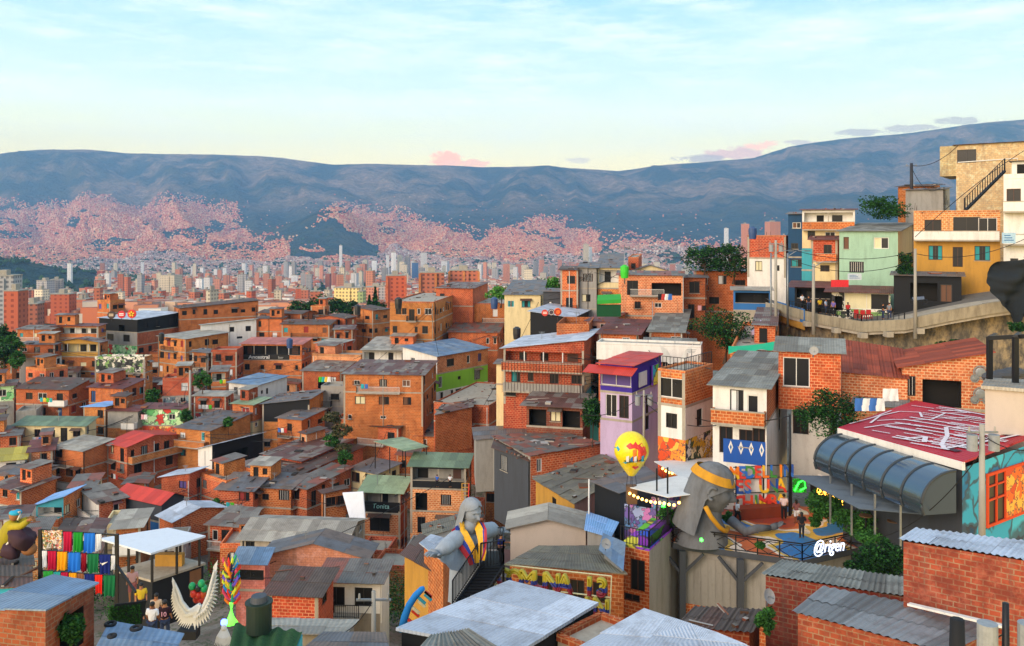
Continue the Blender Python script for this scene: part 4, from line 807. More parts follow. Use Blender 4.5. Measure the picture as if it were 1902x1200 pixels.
# ------------------------------------------------------------------ platform with the giant head
pz = -20.9
deck = [G(1224, 984, pz), G(1250, 1008, pz), G(1490, 1041, pz), G(1650, 1004, pz), G(1600, 945, pz), G(1340, 935, pz)]
pl = root_at('viewing_platform', 'painted viewing platform carrying the giant stone head and letters', 'platform', (deck[2].x-3, deck[2].y+4, pz-4))
fm, nt, b_ = newmat('painted_deck'); pos = nt.nodes.new('ShaderNodeNewGeometry').outputs['Position']
nn = noise_(nt, pos, .28, 2, .4); cr = nt.nodes.new('ShaderNodeValToRGB'); cr.color_ramp.interpolation = 'CONSTANT'; e = cr.color_ramp.elements
dc = ['2f78b5', '2f78b5', 'd8b04a', 'e6d6c2', 'c8642e', 'a8402a', '2a2d38']
while len(e) < len(dc): e.new(.5)
for k, c_ in enumerate(dc): e[k].position = [0, .3, .42, .47, .53, .6, .7][k]; e[k].color = (*lin(c_), 1)
nt.links.new(nn, cr.inputs[0]); nt.links.new(mixc(nt, ramp(nt, noise_(nt, pos, 3., 4), (.5, 0.), (.7, .5)), cr.outputs[0], (.1, .09, .08)), b_.inputs['Base Color'])
m = MB(); m.face(deck, fm); wb(m, 'deck_paint', pl)
m = MB(); n_ = len(deck); dn = Vector((0, 0, .4)); lo = Vector((0, 0, .004))
m.face([p-lo for p in deck], CONC); m.face([p-dn for p in deck][::-1], CONC)
for i in range(n_): m.face([deck[i]-dn, deck[(i+1) % n_]-dn, deck[(i+1) % n_]-lo, deck[i]-lo], wm('dg'))
wb(m, 'slab', pl)
m = MB(); rl = [deck[0], deck[1], deck[2], deck[2].lerp(deck[3], .55)]
for a, b in zip(rl, rl[1:]):
    L = (b-a).length; k = max(1, round(L/1.3)); up = Vector((0, 0, 1.05))
    m.bar(a+up, b+up, .07, IRON); m.bar(a+up*.88, b+up*.88, .04, IRON); m.bar(a+up*.1, b+up*.1, .05, IRON)
    for i in range(k+1):
        p = a.lerp(b, i/k); m.bar(p, p+up, .07, IRON)
        if i < k:
            r_ = a.lerp(b, (i+1)/k); mid = (p+r_)/2; lo_, hi_ = Vector((0, 0, .12)), Vector((0, 0, .9)); h_ = Vector((0, 0, .5))
            m.bar(p+h_, mid+hi_, .04, IRON); m.bar(mid+hi_, r_+h_, .04, IRON); m.bar(p+h_, mid+lo_, .04, IRON); m.bar(mid+lo_, r_+h_, .04, IRON)
wb(m, 'railing', pl)
# building below
base = [G(1262, 1008, pz), G(1490, 1041, pz), G(1630, 1000, pz), G(1350, 940, pz)]
cc = sum(base, Vector())/4; base = [cc+(p-cc)*.93 for p in base]
m = MB()
for i in range(4):
    a, b = base[i], base[(i+1) % 4]
    for z0, z1, k in ((pz-4.1, pz-.41, 'gy'), (pz-9, pz-4.1, 'b2')): m.face([Vector((a.x, a.y, z0)), Vector((b.x, b.y, z0)), Vector((b.x, b.y, z1)), Vector((a.x, a.y, z1))], wm(k))
wb(m, 'wall', pl)
a, b = base[0], base[1]; t = (b-a).normalized(); nout = Vector((t.y, -t.x, 0))
for i in range(15):
    m = MB(); p = a+t*((b-a).length*i/15+.1)+nout*.03; q_ = p+t*((b-a).length/15-.09)
    m.hexa([Vector((*p.xy, pz-4)), Vector((*q_.xy, pz-4)), Vector((*(q_-nout*.02).xy, pz-4)), Vector((*(p-nout*.02).xy, pz-4)), Vector((*p.xy, pz-.9)), Vector((*q_.xy, pz-.9)), Vector((*(q_-nout*.02).xy, pz-.9)), Vector((*(p-nout*.02).xy, pz-.9))], wm('gy')); wb(m, 'wall_panel', pl)
for f in (-.02, .5):
    m = MB(); p = a+(b-a)*f+nout*.5; m.bar(Vector((*p.xy, pz-8)), Vector((*p.xy, pz-.41)), .4, wm('dg'))
    m.bar(Vector((*p.xy, pz-2)), Vector((*(p+t*1.4).xy, pz-.45)), .18, wm('dg')); m.bar(Vector((*p.xy, pz-2)), Vector((*(p-t*1.4).xy, pz-.45)), .18, wm('dg')); wb(m, 'column', pl)
for p in base: GROUND.append((p.x, p.y, pz-8))
# --- heads
def head_rows(s, yaw, pitch, C, hair_long=False):
    """rows of points of a face: +x looks forward in local space"""
    rows = []; M = Matrix.Rotation(yaw, 3, 'Z') @ Matrix.Rotation(pitch, 3, 'Y'); g = lambda v, c, w: math.exp(-((v-c)/w)**2)
    for i in range(49):
        ph = math.pi*i/48; row = []
        for j in range(72):
            th = 2*math.pi*j/72; z = .5*math.cos(ph); sr = math.sin(ph)**.85 if ph > 0 else 0
            fx = math.cos(th); ax = .40 if fx > 0 else .46; ta = 1-.30*max(0, -z-.05)/.45
            x = ax*fx*sr*(ta if fx < 0 else 1-.1*max(0, -z-.1)); y = .345*math.sin(th)*sr*ta
            if fx > 0:
                fr = 1.35*max(0, fx)**.5*min(1, sr*1.3)
                nz = .12*max(0, min(1, (.10-z)/.24)) if z > -.14 else .12*max(0, 1-(-.14-z)/.045)
                x += fr*(nz*g(y, 0, .05)+.055*g(z, .12, .035)*g(abs(y), .11, .12)-.075*g(z, .055, .045)*g(abs(y), .13, .065)+.028*g(z, .05, .022)*g(abs(y), .13, .05)
                         +.035*g(z, -.215, .02)*g(y, 0, .09)+.035*g(z, -.27, .022)*g(y, 0, .08)-.02*g(z, -.243, .01)*g(y, 0, .1)+.055*g(z, -.39, .05)*g(y, 0, .1)+.03*g(z, -.08, .09)*g(abs(y), .19, .08))
            row.append(C+M @ (Vector((x, y, z))*s))
        rows.append(row)
    return rows, M
gh = root_at('giant_head_sculpture', 'giant grey stone head with a gold headband looking down over the platform', 'sculpture', Vector((G(1310, 985, pz).x, G(1310, 985, pz).y, pz)))
HC = P(1322, 906, 57); s = 3.35
rows, M = head_rows(s, R(-14), R(14), HC); m = MB(); m.grid(rows, STONE, True); hd = wb(m, 'face', gh, True)
m = MB(); rr = []          # the cloth of hair falling from the crown to the shoulders
for i in range(25):
    f = i/24; z = .535-1.40*f; row = []
    for j in range(37):
        an = R(98)+R(164)*j/36; rx = .48+.10*max(0, f-.35); ry = .375+.22*max(0, f-.3)
        sr = math.sqrt(max(0, 1-((z)/.535)**2)) if z > 0 else 1
        k_ = min(1, max(0, (.52-f)/.46)); k_ = k_*k_*(3-2*k_); an = R(98-90*k_)+R(164+180*k_)*j/36
        row.append(HC+M @ (Vector((rx*math.cos(an)*sr-.05*max(0, -z), ry*math.sin(an)*sr, z))*s*1.0))
    rr.append(row)
m.grid(rr, STONE); wb(m, 'hair', gh, True)
m = MB(); rows_ = []
for i in range(5):          # headband
    z = .20+.16*i/4; row = []
    for j in range(49):
        an = 2*math.pi*j/48; sr = math.sqrt(max(0, 1-(z/.56)**2)); row.append(HC+M @ (Vector(((.46 if math.cos(an) > 0 else .52)*math.cos(an)*sr, .435*math.sin(an)*sr, z+.04*math.cos(an)*-1))*s))
    rows_.append(row)
m.grid(rows_, GOLD); wb(m, 'headband', gh, True)
for sy in (-1, 1):            # ear: rim and lobe
    m = MB()
    pts = [HC+M @ (Vector((.02-.085*math.cos(a_), sy*(.345+.05), .0+.12*math.sin(a_)))*s) for a_ in [R(q_) for q_ in range(-110, 140, 20)]]
    m.tube(pts, [.10]*len(pts), STONE, 8); m.sphere(HC+M @ (Vector((.015, sy*.345, -.01))*s), .055*s, STONE, 10, 6, (1, .5, 1.5)); wb(m, 'ear', gh, True)
m = MB(); base_ = Vector((HC.x-.6, HC.y+.4, pz)); rr = []
for f, rx, ry in ((0, 1.75, 1.5), (.25, 1.6, 1.35), (.45, 1.3, 1.1), (.62, 1.0, .95), (.8, .9, .9), (1., .85, .85)):
    rr.append([base_+Vector((rx*math.cos(2*math.pi*j/28)+.55*f, ry*math.sin(2*math.pi*j/28), f*2.5)) for j in range(28)])
m.grid(rr, STONE, True); wb(m, 'shoulders', gh, True)
m = MB(); pts = [HC+M @ (Vector((x_, y_, z_))*s) for x_, y_, z_ in ((-.05, -.5, -.25), (.1, -.47, -.42), (.3, -.34, -.6), (.45, -.15, -.72), (.5, .1, -.72))]
m.tube(pts, .16, GOLD, 8); wb(m, 'collar', gh, True)
def hand(mb, W_, D_, U_, s, mat, side=1, curl=.5):
    """palm at W_ pointing along D_, back of the hand up U_: five bent fingers of unequal length, thumb from the side"""
    D_ = D_.normalized(); U_ = (U_-D_*U_.dot(D_)).normalized(); S_ = D_.cross(U_)*side
    mb.tube([W_-D_*.25*s, W_, W_+D_*.2*s, W_+D_*.5*s], [.15*s, .15*s, .21*s, .20*s], mat, 10)
    for k, (o, l) in enumerate(((-.17, .46), (-.06, .54), (.06, .50), (.16, .38))):
        p = W_+D_*.48*s+S_*o*s; pts = [p]; d = D_+S_*o*.5; a = .15
        for l_ in (.42, .33, .25):
            a += curl; pts.append(pts[-1]+(d*math.cos(a)-U_*math.sin(a))*l*l_*s)
        mb.tube(pts, [.062*s, .056*s, .05*s, .036*s], mat, 8)
    p = W_+D_*.15*s-S_*.17*s; mb.tube([p, p+(D_*.5-S_*.6)*.28*s, p+(D_*.9-S_*.55)*.42*s-U_*.05*s], [.08*s, .065*s, .045*s], mat, 8)
m = MB(); el = G(1385, 996, pz)+Vector((0, 0, .3)); wr = G(1430, 990, pz)+Vector((0, 0, .35))
m.tube([G(1358, 985, pz)+Vector((0, 0, .7)), el, (el+wr)/2+Vector((0, 0, .12)), wr], [.36, .32, .27, .2], STONE, 12); hand(m, wr, Vector((1, .25, .2)), Vector((-.2, 0, 1)), 1.1, STONE, 1, -.22)
wb(m, 'forearm', gh, True)
# --- letters
lw = root_at('letter_sign', 'colourful lettered sign in three rows behind the platform bench', 'sign', Vector((G(1418, 950, pz).x, 63.2, pz)))
YL = 63.0; sc_ = YL/F
m = MB()
for y_ in (867, 889, 916, 944): m.bar(P(1362, y_+1, YL+.06), P(1470, y_-4, YL+.06), .06, IRON)
for x_ in (1367, 1418, 1470): m.bar(P(x_, 866, YL+.06), P(x_, 962, YL+.06), .08, IRON)
wb(m, 'frame', lw)
LC = [plain('letter_'+n_, c_, .5) for n_, c_ in (('orange', 'ee7a1e'), ('red', 'd83a30'), ('green', '3f8a3c'), ('scarlet', 'e8502c'), ('yellow', 'f0c02c'), ('blue', '2a6ac0'), ('amber', 'e8901e'), ('navy', '1f4fa0'))]
TWO = {}
def two_tone(i):
    a, b = [(0, 4), (5, 1), (2, 5), (1, 3), (4, 0), (5, 2), (0, 6), (7, 5), (1, 7), (3, 5), (3, 4), (7, 2), (4, 1), (1, 0), (3, 1), (2, 4), (1, 4), (3, 1), (4, 5)][i % 19]
    k = 'letter_pair_%d_%d' % (a, b)
    if k in MATS: return MATS[k]
    m_, nt, bb = newmat(k); g_ = nt.nodes.new('ShaderNodeTexCoord').outputs['Generated']; s_ = nt.nodes.new('ShaderNodeSeparateXYZ'); nt.links.new(g_, s_.inputs[0])
    d_ = math_(nt, 'ADD', s_.outputs[1], math_(nt, 'MULTIPLY', s_.outputs[0], .35)); pal = ['ee7a1e', 'd83a30', '3f8a3c', 'e8502c', 'f0c02c', '2a6ac0', 'e8901e', '1f4fa0']
    nt.links.new(mixc(nt, math_(nt, 'GREATER_THAN', d_, .62), lin(pal[b]), lin(pal[a])), bb.inputs['Base Color']); bb.inputs['Roughness'].default_value = .45
    MATS[k] = m_; return m_
LI = 0
for row, (txt, x0, x1, yb_, hpx) in enumerate((('MEDELLIN', 1357, 1472, 887, 23), ('ES UNA', 1366, 1458, 915, 26), ('CHIMBA', 1366, 1458, 944, 26))):
    n_ = len(txt)
    for i, ch in enumerate(txt):
        if ch == ' ': continue
        x_ = x0+(x1-x0)*(i+.5)/n_; p = P(x_, yb_-(x_-1410)*.04, YL)
        o = text(ch, hpx*sc_*1.36, two_tone(LI), 'letter', lw, p-lw.location, (math.pi/2, 0, R(-4)), .07, bold=.03, sx=.84 if ch not in 'IM' else .8); LI += 1
bn_ = root_at('bench', 'long red-brown painted bench block below the lettered sign', 'bench', G(1410, 966, pz))
a, b = G(1366, 968, pz), G(1462, 960, pz); m = MB(); up = Vector((0, 0, .8)); bk = Vector((.1, 1.0, 0)); m.hexa([a, b, b+bk, a+bk, a+up, b+up, b+bk+up, a+bk+up], paint('bench_red_brown', '8a3a22', .4)); wb(m, 'block', bn_)
# neon sign
ns = root_at('neon_sign', 'glowing white script sign fixed on the platform railing', 'sign', G(1545, 1030, pz))
a, b = rl[2], rl[3]; t = (b-a).normalized(); yw = math.atan2(t.y, t.x)
p = P(1510, 1028, G(1520, 1030, pz).y-1.2)
text('@rigen', 1.12, glow('neon_white', 'dbe6ff', 1.1), 'lettering', ns, p-ns.location, (math.pi/2, 0, yw*.5), .03, shear=.3, align='LEFT', bold=.0, sx=.66)
m = MB(); m.bar(p+Vector((0, .08, .15)), p+Vector((2.3, .08+2.3*math.tan(yw*.5), .15)), .04, IRON); wb(m, 'bracket', ns)
# awning over the bar, lamps
aw = root_at('awning', 'dark grey sloping awning stretched over the plant filled bar', 'awning', P(1600, 930, 58)-Vector((0, 0, 1)))
q = [P(1474, 884, 58), P(1596, 946, 51.5), P(1712, 956, 48.5), P(1590, 886, 56)]; m = MB(); roof_plane(m, *q, paint('awning_grey', '56616c', .3), sw=1.4, sl=9, messy=.004); wb(m, 'cloth', aw)
m = MB(); m.bar(P(1700, 948, 52), P(1696, 1002, 52), .08, wm('ye')); wb(m, 'post', aw); m = MB(); m.bar(P(1560, 890, 61.5), P(1560, 945, 61.5), .08, IRON); wb(m, 'post', aw)
m = MB(); m.bar(P(1560, 887, 61.9)+Vector((0, 0, .15)), P(1764, 957, 53)+Vector((0, 0, .2)), .12, STEEL); wb(m, 'edge_rod', aw); m = MB(); m.bar(P(1520, 884, 62)+Vector((0, 0, .1)), P(1700, 944, 53)+Vector((0, 0, .2)), .06, WHITE); wb(m, 'edge_rod', aw)
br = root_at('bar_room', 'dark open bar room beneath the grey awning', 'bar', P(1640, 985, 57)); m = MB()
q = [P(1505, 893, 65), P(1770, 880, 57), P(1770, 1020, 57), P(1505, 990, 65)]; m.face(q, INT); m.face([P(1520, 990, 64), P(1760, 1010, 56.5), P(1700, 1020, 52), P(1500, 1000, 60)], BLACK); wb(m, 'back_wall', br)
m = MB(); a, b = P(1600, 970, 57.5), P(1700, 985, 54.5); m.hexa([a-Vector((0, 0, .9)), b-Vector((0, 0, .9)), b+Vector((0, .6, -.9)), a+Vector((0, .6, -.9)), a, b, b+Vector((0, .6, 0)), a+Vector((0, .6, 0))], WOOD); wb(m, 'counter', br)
for i, (x_, y_) in enumerate(((1524, 912), (1536, 914), (1547, 918), (1556, 921), (1570, 934), (1582, 930))):
    l_ = root_at('hanging_lamp', 'warm glowing lamp hung beneath the grey awning', 'lamp', P(x_, y_, 60), 'lamps beneath the grey awning'); m = MB(); m.sphere(P(x_, y_, 60), .26, glow('lamp_warm', 'ffb43a', 5.), 10, 8); wb(m, 'bulb', l_, True); m = MB(); m.bar(P(x_, y_, 60)+Vector((0, 0, .2)), P(x_, y_-14, 60), .03, IRON); wb(m, 'cord', l_)
gl_ = root_at('neon_board', 'bright green lit panel at the end of the lettered sign', 'sign', P(1487, 930, 63.3)); m = MB(); q = [P(1472, 915, 63.3), P(1498, 915, 63.3), P(1498, 889, 63.3), P(1472, 889, 63.3)]; m.face(q, graffiti('neon_green_paint', '1c6a24', ['2bd83a', '0f7a1c', '3ff04a', '105018'], 1.2, .95)); wb(m, 'panel', gl_)
m = MB(); m.tube([P(1476, 912, 63.2), P(1484, 896, 63.2), P(1494, 892, 63.2), P(1496, 906, 63.2), P(1486, 911, 63.2)], .07, glow('neon_green', '30ff40', 3.), 6); wb(m, 'tube', gl_)
for (x_, y_, Y_, w_) in ((1303, 1003, 56.2, 'at the foot of the giant head'), (1233, 941, 59, 'in the plants left of the giant head')):
    l_ = root_at('spot_lamp', 'bright green spotlight '+w_, 'lamp', P(x_, y_, Y_)); m = MB(); m.sphere(P(x_, y_, Y_), .16, glow('lamp_green', '38ff3c', 9.), 10, 8); wb(m, 'bulb', l_, True); m = MB(); m.bar(P(x_, y_, Y_)-Vector((0, 0, .35)), P(x_, y_, Y_), .12, IRON); wb(m, 'stand', l_)
for i, (x_, y_, w_) in enumerate(((1608, 962, 'left'), (1660, 972, 'right'))):
    t_ = root_at('bar_table', 'small round table inside the dark bar, the %s one' % w_, 'table', P(x_, y_+18, 53)); m = MB(); p_ = P(x_, y_+18, 53); m.tube([p_, p_+Vector((0, 0, .72))], .05, IRON, 8); m.tube([p_+Vector((0, 0, .72)), p_+Vector((0, 0, .76))], .4, WOOD, 14); wb(m, 'top', t_)
# --- white sails with bulbs left of the head
ws = root_at('sail_canopy', 'white canopy sails edged with string lights left of the giant head', 'canopy', P(1230, 900, 62)-Vector((0, 0, 3)))
for q in ([P(1164, 905, 60), P(1240, 925, 56), P(1340, 912, 57), P(1262, 884, 62)], [P(1215, 858, 68), P(1270, 890, 61), P(1400, 862, 66), P(1330, 850, 71)]):
    m = MB(); roof_plane(m, *q, paint('canvas_white', 'd8d8d4', .2), sw=2.4, sl=9, messy=.003); wb(m, 'sail', ws)
for x_, y0, y1, Y_ in ((1220, 870, 970, 58), (1240, 868, 975, 57), (1168, 905, 975, 60)): m = MB(); m.bar(P(x_, y0, Y_), P(x_, y1, Y_), .1, IRON); wb(m, 'mast', ws)
for a, b, n_ in (((1166, 908, 59.8), (1238, 928, 55.9), 9), ((1238, 928, 55.9), (1266, 923, 56.2), 3), ((1228, 862, 67), (1258, 872, 64), 5)):
    for i in range(n_):
        f = (i+.5)/n_; p = P(*a).lerp(P(*b), f)-Vector((0, 0, .25+.2*math.sin(math.pi*f))); m = MB(); m.sphere(p, .10, glow('bulb_warm', 'ffc060', 6.), 8, 6); wb(m, 'bulb', ws, True)
# rainbow balcony house
RB = B('brick house with a rainbow painted roof balcony behind iron bars', 1152, 1206, 1262, 1024, 80, 1.6, 30, 'b', ('n', None), Y=54, D=5, slab=False, wL={0: [(.6, 1., 2., 'd')]}, down=4, stR=['gy', 'gy'], noR=True)
c0 = P(1206, 1024, 54); L_, W__, H_ = RB['dims']
m = MB(); m.box((-L_, 0, H_), (0, W__, H_+.15), wm('gf')); m.box((-L_, W__-.15, H_+.151), (0, W__, H_+1.6), wm('g8')); m.box((-.9, .4, H_+.151), (-.15, W__-.4, H_+.75), wm('gf')); m.build('terrace_floor', RB)
m = MB(); z_ = H_+.15; railing(m, (-L_, .06, z_), (-.06, .06, z_), 1.1, IRON, .2, .04); railing(m, (-.06, .06, z_), (-.06, W__, z_), 1.1, IRON, .2, .04); m.build('railing', RB)
TB = B('painted bar room under the white sails with a pink mural', 1160, 1214, 1262, 945, 60, 1.2, 30, 'g8', ('n', None), Y=60, D=5, slab=False, noL=True, noR=True)
# ------------------------------------------------------------------ red roofed building with the glass vault
RR = root_at('red_roof_building', 'turquoise walled building with a crimson roof bearing a white printed pattern', 'building', P(1760, 960, 52)-Vector((0, 0, 3)))
q = [P(1558, 797, 58), P(1790, 861, 47), P(1962, 798, 54), P(1700, 747, 67)]
m = MB(); roof_plane(m, *q, RC['crim']() if 'crim' in RC else sheet('roof_crimson', 'b0182e', 'a81530', .4, .12, .55, .25, .3), sw=2.5, sl=6, th=.12, messy=.0); wb(m, 'roof', RR)
m = MB(); m.bar(q[0]-Vector((0, 0, .15)), q[1]-Vector((0, 0, .15)), .2, WHITE, .45); wb(m, 'fascia', RR)
B4 = lambda u, v, h=.2: q[0]*(1-u)*(1-v)+q[1]*u*(1-v)+q[2]*u*v+q[3]*(1-u)*v+Vector((0, 0, h))
nr = (q[1]-q[0]).cross(q[3]-q[0]).normalized()
m = MB(); wp = plain('roof_print_white', 'e0d5d8', .6)
def stroke(pts, w):
    for (a, b) in zip(pts, pts[1:]):
        A_, Bq = B4(*a), B4(*b); d = (Bq-A_).normalized(); s_ = nr.cross(d)*w/2; m.face([A_-s_, Bq-s_, Bq+s_, A_+s_], wp)
rg = random.Random(8)
stroke([(.12, .22), (.06, .42), (.10, .62), (.22, .70), (.30, .60), (.40, .66), (.52, .80)], .16); stroke([(.12, .30), (.2, .42), (.3, .48), (.38, .60), (.36, .80), (.46, .92)], .16); stroke([(.16, .10), (.24, .30), (.34, .40)], .18)
stroke([(.55, .50), (.66, .34), (.74, .16), (.80, .10)], .26); stroke([(.80, .10), (.86, .30), (.92, .55), (.97, .85)], .24); stroke([(.55, .50), (.66, .60), (.80, .66)], .2); stroke([(.62, .72), (.76, .78), (.92, .92)], .2)
dU = (q[1]-q[0]).normalized(); sV = nr.cross(dU)
for j in range(44):
    v_ = .05+.0205*j; n_ = rg.randint(6, 22); u_ = rg.choice([.08, .25, .38, .44, .52, .60, .66, .70]); big = rg.choice([.06, .09, .11])
    for i in range(n_):
        uu_ = u_+.0185*i; A_ = B4(uu_, min(.95, v_+.004*i))
        if .03 < uu_ < .96: m.face([A_-dU*.13-sV*big, A_+dU*.13-sV*big, A_+dU*.13+sV*big, A_-dU*.13+sV*big], wp)
stroke([(.02, .1), (.05, .35), (.04, .6)], .12); stroke([(.50, .08), (.58, .22), (.64, .12)], .3); stroke([(.30, .85), (.42, .95)], .25); stroke([(.70, .9), (.84, .82)], .22)
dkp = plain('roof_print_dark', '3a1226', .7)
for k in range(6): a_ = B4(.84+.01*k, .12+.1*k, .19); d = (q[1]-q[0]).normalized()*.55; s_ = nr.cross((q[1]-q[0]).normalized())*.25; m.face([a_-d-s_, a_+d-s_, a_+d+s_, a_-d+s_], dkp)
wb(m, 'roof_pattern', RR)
m = MB(); A_, Bq, C_, D_ = [p.copy() for p in q]; inn = [p-Vector((0, 0, .35)) for p in (A_.lerp(C_, .02), Bq.lerp(D_, .02), C_, D_)]
tqm = graffiti('mural_turquoise', '2f9fbd', ['2f9fbd', '2f9fbd', '1d6f98', '3fb4cc', '14405e', '2f9fbd'], .28, .6)
for i, mt_ in ((0, wm('dg')), (1, tqm), (2, wm('gy')), (3, wm('gy'))):
    a, b = inn[i], inn[(i+1) % 4]; m.face([Vector((*a.xy, -24)), Vector((*b.xy, -24)), b, a], mt_)
wb(m, 'wall', RR)
a, b = inn[1], inn[2]; t = (b-a); t.z = 0; t.normalize(); no = Vector((t.y, -t.x, 0)); OR = paint('window_orange', 'd8481a', .25)
o0 = a+t*2.6; o0.z = -13.9
m = MB(); w_, h_ = 5.2, 3.1
fr = lambda x, z, d: Vector((o0.x, o0.y, 0))+t*x+no*d+Vector((0, 0, o0.z-h_+z))
for x0, x1, z0, z1 in ((0, w_, 0, .16), (0, w_, h_-.16, h_), (0, .16, .16, h_-.16), (w_-.16, w_, .16, h_-.16), (1.05, 1.15, .16, h_-.16), (2.1, 2.2, .16, h_-.16), (.16, 2.1, 1.5, 1.6), (.16, 2.1, 2.3, 2.38)):
    m.hexa([fr(x0, z0, .12), fr(x1, z0, .12), fr(x1, z0, .01), fr(x0, z0, .01), fr(x0, z1, .12), fr(x1, z1, .12), fr(x1, z1, .01), fr(x0, z1, .01)], OR)
wn = wb(m, 'window', RR)
m = MB(); m.face([fr(.1, .1, .03), fr(2.15, .1, .03), fr(2.15, h_-.1, .03), fr(.1, h_-.1, .03)], GL); gp_ = m.build('pane', wn)
m = MB(); 
m.hexa([fr(2.21, .16, .1), fr(w_-.17, .16, .1), fr(w_-.17, .16, .02), fr(2.21, .16, .02), fr(2.21, h_-.17, .1), fr(w_-.17, h_-.17, .1), fr(w_-.17, h_-.17, .02), fr(2.21, h_-.17, .02)], wm('g6')); m.build('shutter', wn)
# vault
gv = root_at('glass_vault', 'long barrel shaped glass canopy with dark ribs under the crimson roof', 'canopy', P(1640, 920, 54)-Vector((0, 0, 2)))
vm, nt, bb = newmat('vault_glass'); bb.inputs['Base Color'].default_value = (.10, .15, .20, 1); bb.inputs['Roughness'].default_value = .16; bb.inputs['Metallic'].default_value = .75
pos = nt.nodes.new('ShaderNodeNewGeometry').outputs['Position']; bump(nt, bb, noise_(nt, pos, 1.2, 3), .12, .1)
TA, TB_ = P(1566, 806, 57.5), P(1776, 874, 46.8); BA, BB = P(1522, 884, 55.5), P(1762, 968, 45.5)
ax = (TB_-TA); axn = Vector((ax.x, ax.y, 0)).normalized(); out = Vector((axn.y, -axn.x, 0))
def prof(A_, Bq, f):    # quarter ellipse from the top edge out and down
    a_ = f*R(112); return A_+(out*2.1*math.sin(min(a_, R(112))))+Vector((0, 0, -(A_.z-Bq.z)*(1-math.cos(a_))/(1-math.cos(R(112)))))
NR = 6
for k in range(NR):
    m = MB(); rows_ = []
    for i in range(2): f_ = (k+i)/NR; rows_.append([prof(TA.lerp(TB_, f_), BA.lerp(BB, f_), j/14) for j in range(15)])
    m.grid(rows_, vm); wb(m, 'glass_panel', gv, True)
for k in range(NR+1):
    m = MB(); f_ = k/NR; m.tube([prof(TA.lerp(TB_, f_), BA.lerp(BB, f_), j/14)+out*.03 for j in range(15)], .07, plain('rib_dark', '30363c', .5), 6); wb(m, 'rib', gv)
m = MB(); e_ = [prof(TB_, BB, j/14) for j in range(15)]; m.face(e_+[Vector((TB_.x, TB_.y, e_[-1].z))], glass_dark('vault_end_glass', (.05, .07, .09), .25)); wb(m, 'end_panel', gv)
for k in range(4): m = MB(); f_ = .15+k*.22; a_, b_ = prof(TA.lerp(TB_, f_), BA.lerp(BB, f_), 1.), P(0, 0, 1); m.bar(a_, a_-Vector((0, 0, 3.2)), .1, STEEL); wb(m, 'stanchion', gv)
# ------------------------------------------------------------------ the hanging jerseys
YF = 38.
fr_ = root_at('clothes_rack', 'black steel frame hung with three rows of coloured shirts', 'frame', P(146, 1120, YF))
m = MB()
for x_, y0, y1 in ((75, 983, 1118), (217, 992, 1128)): m.bar(P(x_, y0, YF), P(x_, y1, YF), .14, IRON)
for y0, y1 in ((984, 994), (1022, 1032), (1060, 1070)): m.bar(P(75, y0, YF), P(217, y1, YF), .07, IRON)
m.bar(P(217, 1050, YF), P(252, 1100, YF-1.5), .09, IRON); wb(m, 'bars', fr_)
JC = {'crimson': 'b0143c', 'green': '1c8a2c', 'bright blue': '1f6ed0', 'white': 'dfe2e6', 'amber': 'e09a14', 'wine red': '8f1226', 'bottle green': '12653c', 'navy': '14256e', 'teal': '2a9a9a', 'brown': '8a5a3c', 'scarlet': 'd8281c', 'lime green': '2f9a3a', 'floral': 'c9b8a8'}
rows_ = [(0, [('floral', 78, 116, 34), ('crimson', 117, 133, 36), ('green', 136, 153, 36), ('bright blue', 156, 176, 36), ('white', 178, 188, 30)]),
         (38, [('white', 78, 87, 30), ('crimson', 88, 104, 34), ('amber', 106, 124, 34), ('bright blue', 127, 149, 35), ('wine red', 151, 160, 34), ('bottle green', 162, 183, 35), ('navy', 184, 205, 35), ('white', 206, 214, 26)]),
         (76, [('lime green', 80, 98, 32), ('teal', 99, 112, 26), ('crimson', 113, 126, 26), ('amber', 128, 142, 28), ('brown', 143, 155, 28), ('navy', 157, 175, 32), ('scarlet', 176, 190, 34), ('bottle green', 192, 214, 38)])]
rn = ['top', 'middle', 'bottom']
for ri_, (dy, items) in enumerate(rows_):
    for i, (c_, x0, x1, h_) in enumerate(items):
        yt_ = 985+dy+(x0-75)*.07; A_ = P(x0, yt_, YF-.08); w_ = (x1-x0)/F*YF; hh = h_/F*YF; m = MB(); rr = []
        mat = islandmix('cloth_'+c_.replace(' ', '_'), [JC[c_]], .85) if c_ != 'floral' else graffiti('cloth_floral', 'd8d0c4', ['b0403a', 'e8e0d8', '4a6a4a', 'd8a040', 'e8e0d8'], 3., .7)
        for j in range(2):
            rows2 = []
            for a in range(7):
                f = a/6; rows2.append([A_+Vector((w_*(b/10)*(1-.06*f)+.02*w_*f, .05*math.sin(b*1.7+i+a*.3)*(.3+f)+.04*j, -hh*f-.03*math.sin(b*.9+i)*f)) for b in range(11)])
            m.grid(rows2, mat)
        lb = '%s shirt, %s, %s row of frame' % (c_ if c_ != 'floral' else 'flower patterned', 'number %d' % (i+1) if False else ('first' if i == 0 else 'last' if i == len(items)-1 else 'between %s and %s' % (items[i-1][0], items[i+1][0])), rn[ri_])
        o = m.build('hanging_shirt', None, True, loc=None); tag(o, lb, 'shirt', 'shirts on the steel frame')
        if c_ == 'navy' and ri_ == 1:
            k_ = MB(); C_ = A_+Vector((w_*.2, -.12, -hh*.42)); k_.face([C_, C_+Vector((.1, 0, -.07)), C_+Vector((.36, 0, .1))], WHITE); k_.face([C_, C_+Vector((.03, 0, .06)), C_+Vector((.1, 0, -.07))], WHITE); k_.build('emblem', o)
